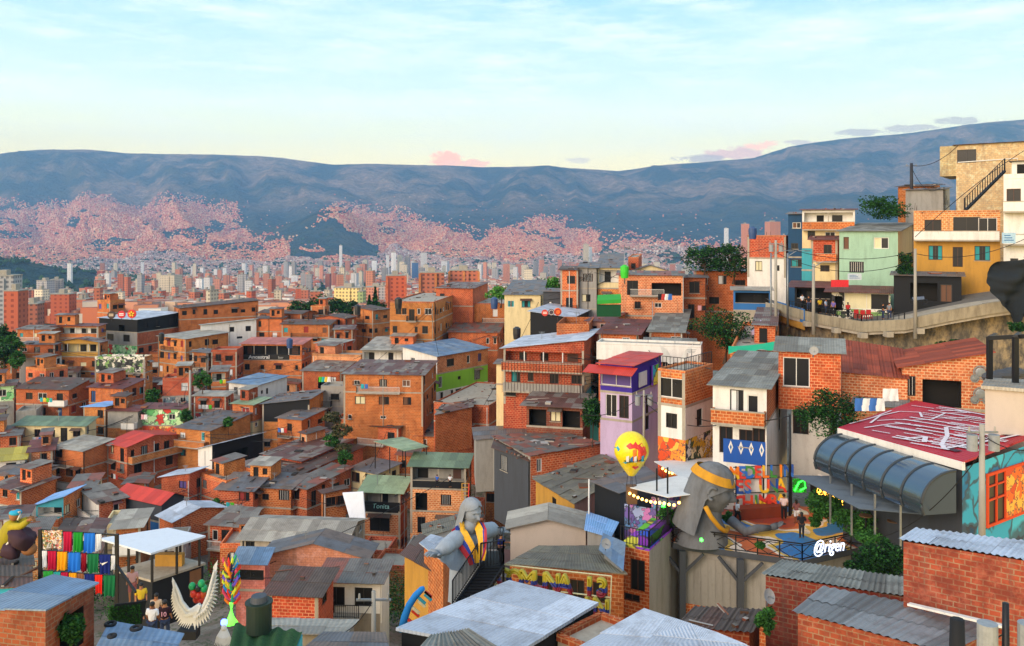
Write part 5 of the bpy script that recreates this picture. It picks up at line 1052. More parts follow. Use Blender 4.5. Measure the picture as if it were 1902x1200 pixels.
# ------------------------------------------------------------------ white roofed pavilion
pv_ = root_at('roof_pavilion', 'open pavilion with a flat pale roof on black posts and black base', 'pavilion', P(285, 1085, 66)-Vector((0, 0, 2)))
zq = P(280, 1030, 66).z; q = [G(183, 1003, zq), G(280, 1031, zq), G(382, 998, zq), G(312, 983, zq)]
m = MB(); roof_plane(m, *q, paint('pavilion_roof', 'ced5dc', .12), sw=9, sl=9, th=.14, messy=0); wb(m, 'roof', pv_)
zf_ = zq-2.3; fl = [G(212, 1058, zf_), G(282, 1078, zf_), G(382, 1045, zf_), G(318, 1030, zf_)]; c_ = sum(fl, Vector())/4
m = MB(); dn = Vector((0, 0, .18)); m.hexa([p-dn for p in fl]+fl, wm('co')); wb(m, 'floor', pv_)
m = MB(); fi = [c_+(p-c_)*.95 for p in fl]; m.hexa([Vector((*p.xy, zf_-4)) for p in fi]+[p-dn-Vector((0, 0, .004)) for p in fi], BLACK); wb(m, 'base', pv_)
for f_ in ((0, 1, 0), (0, 1, .5), (0, 1, 1), (1, 2, .5), (1, 2, .98), (2, 3, .6), (3, 0, .02), (3, 0, .5)):
    p = q[f_[0]].lerp(q[f_[1]], f_[2]); p = c_.lerp(p, .88); m = MB(); m.bar(Vector((*p.xy, zf_+.001)), Vector((*p.xy, zq-.01)), .16, IRON); wb(m, 'post', pv_)
m = MB(); ctr = c_+Vector((.6, .3, 0)); m.box((ctr.x-1.1, ctr.y-.3, zf_+.001), (ctr.x+1.1, ctr.y+.3, zf_+.95), wm('ye')); wb(m, 'bar_counter', pv_)
m = MB(); a, b = fi[1].lerp(fi[2], .72), fi[1].lerp(fi[2], .95); u_ = Vector((.03, -.05, 0)); m.hexa([Vector((*(a+u_).xy, zf_-2.4)), Vector((*(b+u_).xy, zf_-2.4)), Vector((*b.xy, zf_-2.4)), Vector((*a.xy, zf_-2.4)), Vector((*(a+u_).xy, zf_-.35)), Vector((*(b+u_).xy, zf_-.35)), Vector((*b.xy, zf_-.35)), Vector((*a.xy, zf_-.35))], paint('door_wood', '7a5234', .5)); wb(m, 'door', pv_)
for p in fl: GROUND.append((p.x, p.y, zf_-2.6))
# ------------------------------------------------------------------ wings, balloons, light tree
YW = 40.
wg = root_at('wings_sculpture', 'pair of tall white feathered wings curving up from a low base', 'sculpture', P(352, 1168, YW))
FW = paint('feather_white', 'd5d6d2', .3)
def feather(m, p, tip, w, mat):
    d = tip-p; n_ = Vector((-d.z, 0, d.x)).normalized()*w; m.hexa([p-n_*.4, p+n_*.4, p+n_*.4+Vector((0, .05, 0)), p-n_*.4+Vector((0, .05, 0)), tip-n_*.15, tip+n_*.15, tip+n_*.15+Vector((0, .03, 0)), tip-n_*.15+Vector((0, .03, 0))], mat)
    mid = p.lerp(tip, .5); m.face([p-n_*.4-Vector((0, .01, 0)), mid-n_-Vector((0, .06, 0)), tip, mid+n_-Vector((0, .06, 0)), p+n_*.4-Vector((0, .01, 0))][::1], mat)
for arc, tips, nm in (([(372, 1124), (352, 1136), (338, 1118), (331, 1098), (326, 1086)], [(350, 1168), (332, 1162), (320, 1138), (317, 1112), (322, 1084)], 'left'), ([(362, 1138), (378, 1128), (386, 1108), (392, 1084), (398, 1060)], [(362, 1170), (388, 1152), (402, 1118), (406, 1082), (402, 1046)], 'right')):
    m = MB(); K = 20
    def cat(pts, f):
        x = f*(len(pts)-1); i = min(int(x), len(pts)-2); a, b = pts[i], pts[i+1]; r_ = x-i; return (a[0]+(b[0]-a[0])*r_, a[1]+(b[1]-a[1])*r_)
    for i in range(K):
        f = i/(K-1); a, b = cat(arc, f), cat(tips, f); feather(m, P(*a, YW+.02*i), P(*b, YW-.1+.03*i), .09, FW)
        a2 = ((a[0]*2+b[0])/3, (a[1]*2+b[1])/3); b2 = ((a[0]+b[0])/2+4*(1 if nm == 'right' else -1)*f, (a[1]+b[1])/2-12*f); feather(m, P(*a, YW-.12+.02*i), P(*b2, YW-.2+.02*i), .08, FW)
    m.tube([P(*cat(arc, i/10), YW) for i in range(11)], [.12-.07*i/10 for i in range(11)], FW, 8); wb(m, 'wing', wg)
m = MB(); p = P(352, 1168, YW); m.box((p.x-.5, p.y-.3, p.z-.4), (p.x+.4, p.y+.3, p.z), BLACK); wb(m, 'plinth', wg)
BLN = {'green': '14a05a', 'black': '16181c', 'red': 'd8321c', 'orange': 'ea5a20'}
rg = random.Random(4)
for i, (x_, y_, c_) in enumerate(((357, 1089, 'green'), (368, 1092, 'black'), (379, 1093, 'green'), (374, 1084, 'green'), (360, 1103, 'red'), (369, 1106, 'red'), (365, 1113, 'red'), (376, 1104, 'orange'), (373, 1114, 'red'))):
    m = MB(); m.sphere(P(x_, y_, YW+.8+rg.uniform(-.1, .1)), .17, plain('balloon_'+c_, BLN[c_], .25), 12, 8, (1, 1, 1.15)); o = m.build('balloon', None, True); tag(o, '%s party balloon in the cluster between the wings, %s' % (c_, ['topmost on its left side', 'the only black one', 'lowest green on its right side', 'top of its right side', 'upper left of the reds', 'middle of the reds', 'lowest left of the reds', 'the only orange one', 'lowest right of the reds'][i]), 'balloon', 'balloon cluster between the wings')
lt = root_at('feather_tree', 'tall tree shaped sculpture of multicoloured plumes on a glowing green stem', 'sculpture', P(430, 1158, 37))
m = MB(); st_ = glow('stem_neon', '6cff4a', 1.6); m.tube([P(430, 1158, 37), P(429, 1145, 37), P(430, 1120, 37)], [.28, .12, .10], st_, 10); wb(m, 'stem', lt, True)
pl_ = [islandmix('plume_'+str(i), [c_], .6) for i, c_ in enumerate(('ea3a2a', 'f07a1c', '2aa06a', '1c2030', 'd8e83a', 'e04a6a', '7a5ad0', '2a8ad0', 'f0c030'))]
for i in range(46):
    f = i/45; y_ = 1122-76*f; wdt = (16 if f < .8 else 16*(1-f)/.2+3); a_ = i*2.4; m = MB(); p = P(430+2*math.sin(i), y_, 37+.25*math.sin(a_)); e_ = P(430+wdt*math.cos(a_), y_-12+6*math.sin(i*1.3), 37+.35*math.sin(a_))
    m.tube([p, p.lerp(e_, .5)+Vector((0, 0, -.08)), e_, e_+Vector((0, 0, .14))], [.03, .06, .05, .015], pl_[(i//3+i) % 9], 6); wb(m, 'plume', lt)
bs = root_at('star_lamp', 'intense blue glowing lamp beside the plume tree', 'lamp', P(416, 1156, 36)); m = MB(); m.sphere(P(416, 1156, 36), .14, glow('lamp_blue', '3a50ff', 14.), 10, 8); wb(m, 'bulb', bs, True); m = MB(); m.bar(P(416, 1158, 36), P(416, 1175, 36), .06, IRON); wb(m, 'stand', bs)
w2 = root_at('feather_plume', 'drooping bundle of pale grey feathers under the blue lamp', 'sculpture', P(415, 1200, 34)); m = MB()
for i in range(14): a_ = -1+2*i/13; feather(m, P(416+a_*3, 1166, 34), P(416+a_*18, 1204-abs(a_)*6, 34-.2*math.cos(a_)), .06, FW)
m.sphere(P(416, 1166, 34), .12, FW, 8, 6); wb(m, 'feathers', w2)
# green turf roof with tank
TF = root_at('turf_roof_house', 'house covered by a bright artificial turf roof at the bottom edge', 'house', P(480, 1200, 28)-Vector((0, 0, 2)), 'hillside houses')
turf, nt, bb = newmat('artificial_turf'); pos = nt.nodes.new('ShaderNodeNewGeometry').outputs['Position']; n1 = noise_(nt, pos, 9., 4, .8); nt.links.new(mixc(nt, ramp(nt, n1, (.35, 0.), (.65, 1.)), (.008, .045, .012), (.02, .11, .022)), bb.inputs['Base Color']); bb.inputs['Roughness'].default_value = 1.; bump(nt, bb, n1, 1., .1)
q = [P(420, 1226, 27), P(545, 1214, 27.6), P(562, 1172, 29.5), P(436, 1158, 31)]; m = MB(); k_ = 26
rows_ = [[q[0].lerp(q[1], i/k_).lerp(q[3].lerp(q[2], i/k_), j/12)+Vector((0, 0, .06*math.sin(i*1.2))) for i in range(k_+1)] for j in range(13)]; m.grid(rows_, turf); wb(m, 'roof', TF, True)
m = MB(); m.hexa([p-Vector((0, 0, 3)) for p in q]+[p-Vector((0, 0, .12)) for p in q], wm('tq')); wb(m, 'wall', TF)
tk = root_at('water_tank', 'big dark green cylinder tank standing on the turf roof', 'water tank', P(481, 1166, 29.6)); m = MB(); p = P(481, 1166, 29.6); tgm = plain('tank_dark_green', '0c2418', .6)
m.tube([p-Vector((0, 0, .1)), p+Vector((0, 0, .85))], [.43, .43], tgm, 24); m.tube([p+Vector((0, 0, .85)), p+Vector((0, 0, .92))], [.47, .47], tgm, 24); wb(m, 'drum', tk); m = MB(); m.tube([p+Vector((0, 0, .921)), p+Vector((0, 0, 1.12))], [.3, .26], plain('tank_cap', '3a4048', .6), 20); wb(m, 'lid', tk)
for i, (x_, y_) in enumerate(((205, 1166), (253, 1174), (208, 1189))):
    ty = root_at('old_tyre', 'black car tyre on the long blue roof, %s' % ['farthest back', 'the one nearest the pale plank', 'closest to the bottom edge'][i], 'tyre', P(x_, y_, (30.6, 29.4, 28)[i]), 'tyres on the blue roof'); m = MB(); p = P(x_, y_, (30.6, 29.4, 28)[i])+Vector((0, 0, .12)); r_ = .16 if i < 2 else .1
    m.tube([p+Vector((r_*math.cos(a_*.3142), r_*math.sin(a_*.3142), .02)) for a_ in range(21)], .06, plain('tyre_rubber', '17171a', .8), 8); wb(m, 'tread', ty, True)
# ------------------------------------------------------------------ robed statue with the flag sash
YS_ = 47.
SB = P(868, 1075, YS_)
rs_ = root_at('robed_statue', 'grey stone statue of a robed long haired figure with outstretched arms and tricolour sash', 'statue', SB)
mpx = YS_/F
ROBE = paint('statue_robe', '9aa4ae', .4, .9, .2, 0, 1.); STON2 = paint('statue_stone_pale', '8f959b', .45, .9, .2, 0, .8)
m = MB(); rr = []; top = P(868, 985, YS_); Hs = (1075-985)*mpx
for i in range(22):
    f = i/21; z = SB.z-1.2+(Hs+1.2)*f; w_ = 1.05-.25*f if f < .75 else .86*(1-((f-.75)/.25)**2*.72); d_ = .72-.15*f if f < .75 else .6*(1-((f-.75)/.25)**2*.6)
    rr.append([Vector((top.x+(w_+.05*math.sin(j*2.1+f*2))*math.cos(2*math.pi*j/30), YS_+(d_+.05*math.sin(j*2.1+f*2))*math.sin(2*math.pi*j/30), z)) for j in range(30)])
m.grid(rr, ROBE, True)
def sleeve(pts, rad): m.tube(pts, rad, ROBE, 14)
sleeve([P(860, 992, YS_-.1), P(846, 1002, YS_-.8), P(828, 1016, YS_-1.6), P(812, 1027, YS_-2.1)], [.42, .46, .42, .24])
sleeve([P(878, 990, YS_+.1), P(898, 987, YS_+.9), P(914, 984, YS_+1.6), P(922, 985, YS_+1.9)], [.42, .46, .44, .25])
for pa, pb, pc in (((858, 1000, YS_-.3), (812, 1030, YS_-2.15), (862, 1066, YS_-.75)), ((882, 996, YS_+.3), (922, 990, YS_+1.9), (890, 1040, YS_-.2))):
    rr = []
    for i in range(9):
        f = i/8; a_, b_, c_ = P(*pa), P(*pb), P(*pc); lo_ = b_.lerp(c_, f**1.3)-Vector((0, 0, .25*math.sin(math.pi*f))); hi_ = b_.lerp(a_, f); rr.append([hi_.lerp(lo_, j/8)+Vector((.06*math.sin(i*2+j), -.14*math.sin(math.pi*j/8)+.07*math.sin(i*2.2), 0)) for j in range(9)])
    m.grid(rr, ROBE)
bd = wb(m, 'body', rs_, True)
m = MB(); hand(m, P(812, 1030, YS_-2.2), P(795, 1024, YS_-2.9)-P(812, 1030, YS_-2.2), Vector((0, 0, 1)), 1.05, STON2, 1, .2); wb(m, 'hand', rs_, True)
m = MB(); hand(m, P(925, 988, YS_+2.1), P(940, 984, YS_+2.7)-P(925, 988, YS_+2.1), Vector((0, 0, 1)), 1.05, STON2, -1, .2); wb(m, 'hand', rs_, True)
hc = P(875, 950, YS_-.1); rows2, M = head_rows(1.42, R(-42), R(12), hc); m = MB(); m.grid(rows2, STON2, True); m.tube([hc-Vector((.05, 0, .45)), hc-Vector((.12, 0, 1.1))], [.34, .42], STON2, 14); wb(m, 'head', rs_, True)
m = MB(); rr = []
for i in range(25):
    f = i/24; z = .557-1.3*f; sr = math.sqrt(max(0, 1-(z/.557)**2)) if z > 0 else 1; op = 0 if f < .12 else min(84, (f-.12)*420); row = []
    for j in range(41): an = R(op)+R(360-2*op)*j/40; row.append(hc+M @ (Vector(((.485+.015*math.sin(j*3))*math.cos(an)*sr-.06*max(0, -z), (.42+.1*max(0, -z)+.015*math.sin(j*3))*math.sin(an)*sr, z))*1.42))
    rr.append(row)
m.grid(rr, STON2); wb(m, 'hair', rs_, True)
def ribbon(m, pts, w, mat, off=0.):      # band lying on the robe
    pts = [Vector(p) for p in pts]; rows_ = []
    for i, p in enumerate(pts):
        d = (pts[min(i+1, len(pts)-1)]-pts[max(i-1, 0)]).normalized(); s_ = Vector((d.z, 0, -d.x)).normalized()*w/2; rows_.append([p-s_, p+Vector((0, -.05, 0)), p+s_])
    m.grid(rows_, mat)
for k, (mt_, dx) in enumerate(((YEL_, 0), (BLU_, -9), (RED_, -17))):
    m = MB(); ribbon(m, [P(871+dx*.75, 972+abs(dx)*.3, YS_+.2), P(858+dx*.8, 976+abs(dx)*.7, YS_-.6), P(862+dx*.8, 990+abs(dx)*.8, YS_-.80), P(872+dx*.7, 1008+abs(dx)*.6, YS_-.92), P(880+dx*.45, 1028+abs(dx)*.4, YS_-.98), P(884+dx*.3, 1046+abs(dx)*.1, YS_-.98)], .40, mt_); wb(m, 'sash_stripe', rs_, True)
for k, (mt_, dx) in enumerate(((YEL_, 0), (RED_, 11), (BLU_, 7))):
    m = MB(); ribbon(m, [P(884+dx, 972, YS_+.0), P(890+dx*.9, 984, YS_-.62), P(895+dx*.5, 1004, YS_-.86), P(896+dx*.2, 1026, YS_-.96-k*.0), P(893+dx*.1, 1040, YS_-.98)], .42 if k == 0 else .24, mt_); wb(m, 'sash_stripe', rs_, True)
# stair and viewing balcony beside the statue
sp_ = root_at('iron_stair', 'black iron stair and railed balcony in front of the robed statue', 'stair', P(900, 1100, 45))
m = MB()
A_, Bq = P(848, 1120, 43.5), P(895, 1052, 46.2); k_ = 13
for i in range(k_):
    p = A_.lerp(Bq, i/(k_-1)); m.box((p.x-.1, p.y-.2, p.z-.05), (p.x+1.25, p.y+.12, p.z), IRON)
m.bar(A_, Bq, .1, IRON, .25); m.bar(A_+Vector((1.2, 0, 0)), Bq+Vector((1.2, 0, 0)), .1, IRON, .25); wb(m, 'treads', sp_)
m = MB(); railing(m, A_-Vector((.2, 0, .1)), Bq-Vector((.2, 0, 0)), 1.25, IRON, .16, .04); wb(m, 'railing', sp_)
fp = [P(893, 1054, 46), P(935, 1046, 46.4), P(935, 1034, 48.4), P(893, 1040, 48.4)]; z_ = fp[0].z
fp = [Vector((p.x, p.y, z_)) for p in fp]; m = MB(); m.hexa([p-Vector((0, 0, .15)) for p in fp]+fp, IRON); wb(m, 'landing', sp_)
m = MB()
for a, b in ((0, 1), (1, 2), (2, 3)): railing(m, fp[a]+Vector((0, 0, .01)), fp[b]+Vector((0, 0, .01)), 1.3, IRON, .17, .045)
wb(m, 'railing', sp_)
for p in fp: m = MB(); m.bar(p-Vector((0, 0, .15)), p-Vector((0, 0, 4)), .12, IRON); wb(m, 'post', sp_)
# frame of outlined letters
cs = root_at('letter_billboard', 'wire framed sign of hollow letters painted in flag colour bands', 'sign', P(1024, 1110, 45))
YA, YB = 47.4, 44.6
def SP(x, y): f = (x-912)/(1136-912); return P(x, y, YA+(YB-YA)*f)
wire = plain('frame_pale_wire', 'c8c8a0', .5)
m = MB()
for a, b in (((912, 1046), (1136, 1070)), ((1136, 1070), (1132, 1160)), ((912, 1046), (910, 1125)), ((911, 1084), (1135, 1110)), ((910, 1122), (1133, 1156))): m.bar(SP(*a), SP(*b), .05, wire)
wb(m, 'frame', cs)
fl_, nt, bb = newmat('flag_banded_paint'); g_ = nt.nodes.new('ShaderNodeTexCoord').outputs['Generated']; s_ = nt.nodes.new('ShaderNodeSeparateXYZ'); nt.links.new(g_, s_.inputs[0])
cr = nt.nodes.new('ShaderNodeValToRGB'); cr.color_ramp.interpolation = 'CONSTANT'; e = cr.color_ramp.elements; e.new(.5)
for k, (p_, c_) in enumerate(((0, '7a1226'), (.28, '1c2c78'), (.52, 'a89a1c'))): e[k].position = p_; e[k].color = (*lin(c_), 1)
nt.links.new(s_.outputs[1], cr.inputs[0]); nt.links.new(cr.outputs[0], bb.inputs['Base Color'])
dv = SP(1136, 1070)-SP(912, 1046); yw = math.atan2(dv.y, dv.x); slope = math.atan2(dv.z, math.hypot(dv.x, dv.y))
for txt, x0, x1, yb0, hp in (('COMUNA 13', 922, 1130, 1084, 33), ('MEDELLIN', 922, 1130, 1122, 33)):
    for i, ch in enumerate(txt):
        if ch == ' ': continue
        x_ = x0+(x1-x0)*(i+.5)/len(txt); p = SP(x_, yb0+(x_-912)*.112)
        text(ch, hp*45/F*1.4, fl_, 'letter', cs, p-cs.location, (math.pi/2, 0, yw), .1, sx=.95, hollow=.055)
# yellow hot air balloon
bl = root_at('balloon_figure', 'big yellow hot air balloon decoration with red print above the roofs', 'balloon', P(1176, 880, 60))
C_ = P(1173, 838, 60); Rb = 32/F*60; m = MB(); rr = []; BY = plain('balloon_yellow', 'f2d410', .35)
for i in range(29):
    f = i/28; 
    if f < .62: a_ = f/.62*R(100); r_ = Rb*math.sin(a_); z = Rb*1.1*math.cos(a_)
    else: g_ = (f-.62)/.38; r_ = Rb*math.sin(R(100))*(1-.80*g_**1.25); z = Rb*1.1*math.cos(R(100))-g_*Rb*1.25
    rr.append([C_+Vector((r_*math.cos(2*math.pi*j/32), r_*math.sin(2*math.pi*j/32), z+.05)) for j in range(32)])
m.grid(rr, BY, True); wb(m, 'envelope', bl, True)
def on_ball(x, y, off=.03):      # photo offsets in px from the centre, front side
    X = x/F*60; Z = -y/F*60; rz_ = Rb*math.sqrt(max(.02, 1-(Z/(Rb*1.12))**2)); yy = -math.sqrt(max(.0004, rz_*rz_-X*X))-off; return C_+Vector((X, yy, Z))
def blob(pts, mat, off=.04, nm='print'):
    m = MB(); cx_ = sum(p[0] for p in pts)/len(pts); cy_ = sum(p[1] for p in pts)/len(pts)
    for a, b in zip(pts, pts[1:]+pts[:1]):
        m.face([on_ball(cx_, cy_, off), on_ball((cx_+a[0])/2, (cy_+a[1])/2, off), on_ball((cx_+b[0])/2, (cy_+b[1])/2, off)], mat); m.face([on_ball((cx_+a[0])/2, (cy_+a[1])/2, off), on_ball(*a, off), on_ball(*b, off), on_ball((cx_+b[0])/2, (cy_+b[1])/2, off)], mat)
    wb(m, nm, bl)
rp, op = plain('print_red', 'd8301c', .4), plain('print_orange', 'ee7a20', .4)
blob([(-14, -16), (-6, -22), (-2, -18), (4, -24), (8, -18), (16, -21), (20, -12), (10, -10), (0, -13), (-8, -11)], rp); blob([(6, -16), (22, -14), (25, -2), (20, 6), (8, 4)], plain('print_scarlet', 'ea5030', .4), .05)
blob([(-2, -10), (5, -12), (5, 10), (-2, 10)], op, .06); blob([(10, -10), (16, -12), (20, -6), (16, -2), (21, 3), (16, 8), (10, 6), (14, 0)], rp, .07)
for k in range(5): blob([(-14+7*k, 2+k % 2*3), (-9+7*k, 0), (-9+7*k, 12), (-14+7*k, 12)], [wm('wh'), wm('bl'), wm('wh'), op, wm('cy')][k], .08)
blob([(-18, 10), (18, 6), (20, 11), (-14, 15)], plain('print_dark', '3a4a2a', .5), .09); blob([(-20, 14), (-12, 12), (-14, 17)], wm('tq'), .09); blob([(-4, 22), (0, 20), (4, 22), (8, 20), (10, 23), (4, 29)], rp, .06); blob([(-32, -8), (-27, -14), (-24, -9), (-27, -4)], wm('cy'), .04)
for k in range(4): m = MB(); a_ = k*1.57; m.bar(C_+Vector((.28*math.cos(a_), .28*math.sin(a_), -Rb*1.42)), C_+Vector((.35*math.cos(a_), .35*math.sin(a_), -Rb*2.0)), .03, IRON); wb(m, 'rope', bl)
m = MB(); c_ = C_-Vector((0, 0, Rb*2.0)); m.box((c_.x-.35, c_.y-.35, c_.z-1.2), (c_.x+.35, c_.y+.35, c_.z), WOOD); wb(m, 'basket', bl)
# yellow coat figure at the left edge
yf = root_at('yellow_coat_figure', 'large painted figure in a yellow coat reaching forward over a dark boulder', 'statue', P(20, 1032, 42))
YC, SKN, MRN = paint('coat_yellow', 'a8981c', .55), paint('figure_skin', '96643c', .4), paint('boulder_maroon', '3a2430', .5)
YQ = 42.; m = MB(); m.tube([P(4, 1030, YQ), P(8, 1010, YQ), P(16, 990, YQ), P(22, 974, YQ), P(24, 967, YQ)], [.40, .46, .42, .34, .14], YC, 14); m.tube([P(22, 978, YQ-.2), P(38, 978, YQ-.5), P(52, 968, YQ-.8)], [.2, .17, .13], YC, 10); m.tube([P(20, 980, YQ+.2), P(36, 970, YQ+.3), P(50, 964, YQ+.2)], [.2, .16, .12], YC, 10); wb(m, 'coat', yf, True)
m = MB(); m.sphere(P(27, 957, YQ), .25, SKN, 14, 10, (1, 1, 1.15)); hand(m, P(54, 966, YQ-.85), Vector((1, -.2, .3)), Vector((0, 0, 1)), .4, SKN); hand(m, P(52, 963, YQ+.2), Vector((1, 0, .3)), Vector((0, 0, 1)), .4, SKN); wb(m, 'head', yf, True)
m = MB(); m.sphere(P(29, 952, YQ), .26, wm('cy'), 14, 8, (1.15, 1.1, .55)); m.tube([P(36, 950, YQ-.2), P(38, 958, YQ-.25), P(33, 966, YQ-.2)], [.09, .08, .05], WHITE, 8); wb(m, 'hood', yf, True)
m = MB(); m.sphere(P(42, 998, YQ-.4), .62, MRN, 20, 14, (1, .9, .85)); m.sphere(P(20, 1022, YQ-.3), .45, MRN, 14, 10); m.v = [tuple(Vector(v)+Vector((.3*noise.noise((v[0]*2.2, v[1]*2.2, v[2]*2.2)), 0, .25*noise.noise((v[2]*2.5, v[0]*2.5, 4.))))) for v in m.v]; wb(m, 'boulder', yf, True)
m = MB(); m.tube([P(8, 1018, YQ-.45), P(20, 1002, YQ-.5), P(30, 992, YQ-.45)], [.05, .05, .05], wm('wh'), 6); m.sphere(P(54, 1020, YQ-.3), .3, SKN, 10, 8, (1.3, 1, 1)); wb(m, 'belt', yf, True)
# blue serpent arch by the alley
sa = root_at('serpent_arch', 'bright blue painted serpent arch rising beside the alley', 'sculpture', P(755, 1175, 43)); m = MB(); pts = [(746, 1172), (752, 1146), (760, 1124), (772, 1106), (784, 1094), (788, 1092)]
m.tube([P(x_, y_, 43) for x_, y_ in pts], [.2, .2, .18, .17, .15, .1], paint('serpent_blue', '1f7ec8', .2), 10); wb(m, 'body', sa, True)
m = MB()
for i in range(9): a = pts[min(i//2+1, 4)]; p = P(a[0]+6-i*.2, a[1]+4+6*(i % 2), 42.9); m.bar(p, p+Vector((.35, 0, -.3)), .12, [rp, wm('tq'), wm('cr')][i % 3])
wb(m, 'crest', sa)
# ------------------------------------------------------------------ the road on the hill, its wall and stalls
rp_ = [(1440, 566, 104), (1466, 575, 100), (1520, 589, 95), (1600, 603, 90), (1680, 599, 87), (1762, 582, 85), (1840, 568, 83), (1960, 552, 80)]
RPt = [P(*a) for a in rp_]
rd = MB(); rt_ = [p+Vector((1.2, 9, .25)) for p in RPt]; up = Vector((0, 0, .5))
asph = paint('road_asphalt', '6a6660', .5, .95); 
for i in range(len(RPt)-1): rd.face([RPt[i], RPt[i+1], rt_[i+1], rt_[i]], asph)
tag(rd.build('road'), kind='structure')
vd = root_at('viaduct_edge', 'curved concrete road edge beam on short brackets above the rock wall', 'road edge', RPt[3]-Vector((0, 0, 1)))
m = MB(); of = Vector((0, -.35, 0))
for i in range(len(RPt)-1):
    a, b = RPt[i], RPt[i+1]; m.hexa([a+of-up*1.5, b+of-up*1.5, b+Vector((0, .0, 0))-up*1.5, a-up*1.5, a+of+up*.7, b+of+up*.7, b+up*.7, a+up*.7], paint('parapet_concrete', '948a74', .8))
    m.hexa([a-up*2.2, b-up*2.2, b+Vector((0, 4, 0))-up*2.2, a+Vector((0, 4, 0))-up*2.2, a-up*.02+Vector((0, .01, 0)), b-up*.02+Vector((0, .01, 0)), b+Vector((0, 4, -.01)), a+Vector((0, 4, -.01))], CONC)
wb(m, 'beam', vd)
for i, f in enumerate((1.6, 2.4, 3.0, 3.6, 4.3)):
    k = int(f); p = RPt[k].lerp(RPt[k+1], f-k); m = MB(); m.box((p.x-.35, p.y-.8, p.z-1.35), (p.x+.35, p.y+.2, p.z-.8), CONC); wb(m, 'bracket', vd)
m = MB()
for i in range(1, 4): railing(m, RPt[i]+up*.7, RPt[i+1]+up*.7, .7, IRON, .5, .05)
wb(m, 'railing', vd)
mm = MB(); a, b = RPt[0]+of*1.3, RPt[1].lerp(RPt[2], .5)+of*1.3
for z0, z1, k in ((-1.9, -1.1, 'ye'), (-1.1, .5, 'bl')): mm.face([a+Vector((0, 0, z0)), b+Vector((0, 0, z0)), b+Vector((0, 0, z1)), a+Vector((0, 0, z1))], wm(k)); mm.face([a+Vector((0, .1, z1)), b+Vector((0, .1, z1)), b+Vector((0, .1, z0)), a+Vector((0, .1, z0))], wm(k))
wb(mm, 'painted_balcony_front', vd)
rw, nt, bb = newmat('rock_wall'); pos = nt.nodes.new('ShaderNodeNewGeometry').outputs['Position']; n1 = noise_(nt, pos, .45, 6, .7); n2 = noise_(nt, mapping(nt, pos, (1, 1, .4)), 1.6, 5, .7)
nt.links.new(mixc(nt, ramp(nt, n2, (.42, 0.), (.6, .95)), mixc(nt, ramp(nt, n1, (.4, 0.), (.6, 1.)), (.36, .27, .14), (.20, .165, .115)), (.075, .068, .055)), bb.inputs['Base Color']); bb.inputs['Roughness'].default_value = .95; bump(nt, bb, n2, 1., .3)
rwt = root_at('retaining_wall', 'weathered beige rock and concrete wall beneath the curved road', 'wall', RPt[4]-Vector((0, -3, 9)))
m = MB(); rows_ = []
for j in range(7):
    f = j/6; rows_.append([RPt[i].lerp(RPt[i+1], q/6)+Vector((.0, 2.6-3.8*f*f+.5*noise.noise((i*3+q*.5, j*.9, 1.)), -1.1-8.*f)) for i in range(len(RPt)-1) for q in range(6)])
m.grid(rows_, rw); wb(m, 'rock_face', rwt, True)
for i in range(1, len(RPt)):
    GROUND.append((RPt[i].x, RPt[i].y+3, RPt[i].z-1.2)); GROUND.append((RPt[i].x+2, RPt[i].y+8, RPt[i].z-.6)); GROUND.append((RPt[i].x, RPt[i].y-1.5, RPt[i].z-7.5)); GROUND.append((RPt[i].x-1, RPt[i].y-4, RPt[i].z-8.5))
B('dark open garage stall with a pale tin edge under the ochre house', 1660, 1786, 1794, 514, 62, .9, 26, 'dk', ('s', 'slate'), Y=89, D=4, wL={0: [(.45, 2.6, 1.9, 'o'), (.78, 1.1, 1.8, 'D')]}, slab=False, rise=.4, hs=3.0, cat='stall', name='market_stall', group='stalls along the road', opback='dk')
B('shop with crimson pillar and maroon awning under the mint house', 1545, 1654, 1660, 544, 60, .9, 24, 'dk', ('s', 'mar'), Y=93, D=4, wL={0: [(.12, .8, 1.6, 'o'), (.6, 4.6, 1.8, 'c')]}, slab=False, rise=.6, hs=2.4, stL=['g2'], oh=.8, deb=False, cat='stall', name='market_stall', group='stalls along the road')
B('dim stall with a plum coloured awning at the left bend', 1476, 1546, 1550, 534, 56, .9, 24, 'dk', ('s', 'mar'), Y=99, D=4, opL=(0,), slab=False, rise=.5, hs=2.6, oh=.9, deb=False, opback='dk', cat='stall', name='market_stall', group='stalls along the road')
for lb, x0, x1, y0, y1, Y_, mt_, tx in (('red shop sign above the maroon awning', 1544, 1576, 520, 533, 91.5, plain('sign_red', 'd0202c'), ''), ('white blue framed sign on the mint wall', 1575, 1600, 508, 520, 95.5, plain('sign_white', 'c8d4d8'), ''), ('pale blue sign box at the right edge above the netting', 1862, 1886, 432, 452, 82.5, plain('sign_pale_blue', 'a8c8dc'), '')):
    s_ = root_at('shop_sign', lb, 'sign', P((x0+x1)/2, y1, Y_)); m = MB(); a, b = P(x0, y1, Y_), P(x1, y0, Y_); m.box((a.x, Y_-.05, a.z), (b.x, Y_+.1, b.z), mt_); wb(m, 'board', s_)
    if 'blue' in lb:
        m = MB(); h_ = b.z-a.z
        for q in range(3): m.box((a.x+.15, Y_-.06, a.z+h_*(.25+.22*q)), (a.x+(b.x-a.x)*(.85-.12*q), Y_-.052, a.z+h_*(.33+.22*q)), wm('bl'))
        wb(m, 'lettering', s_)
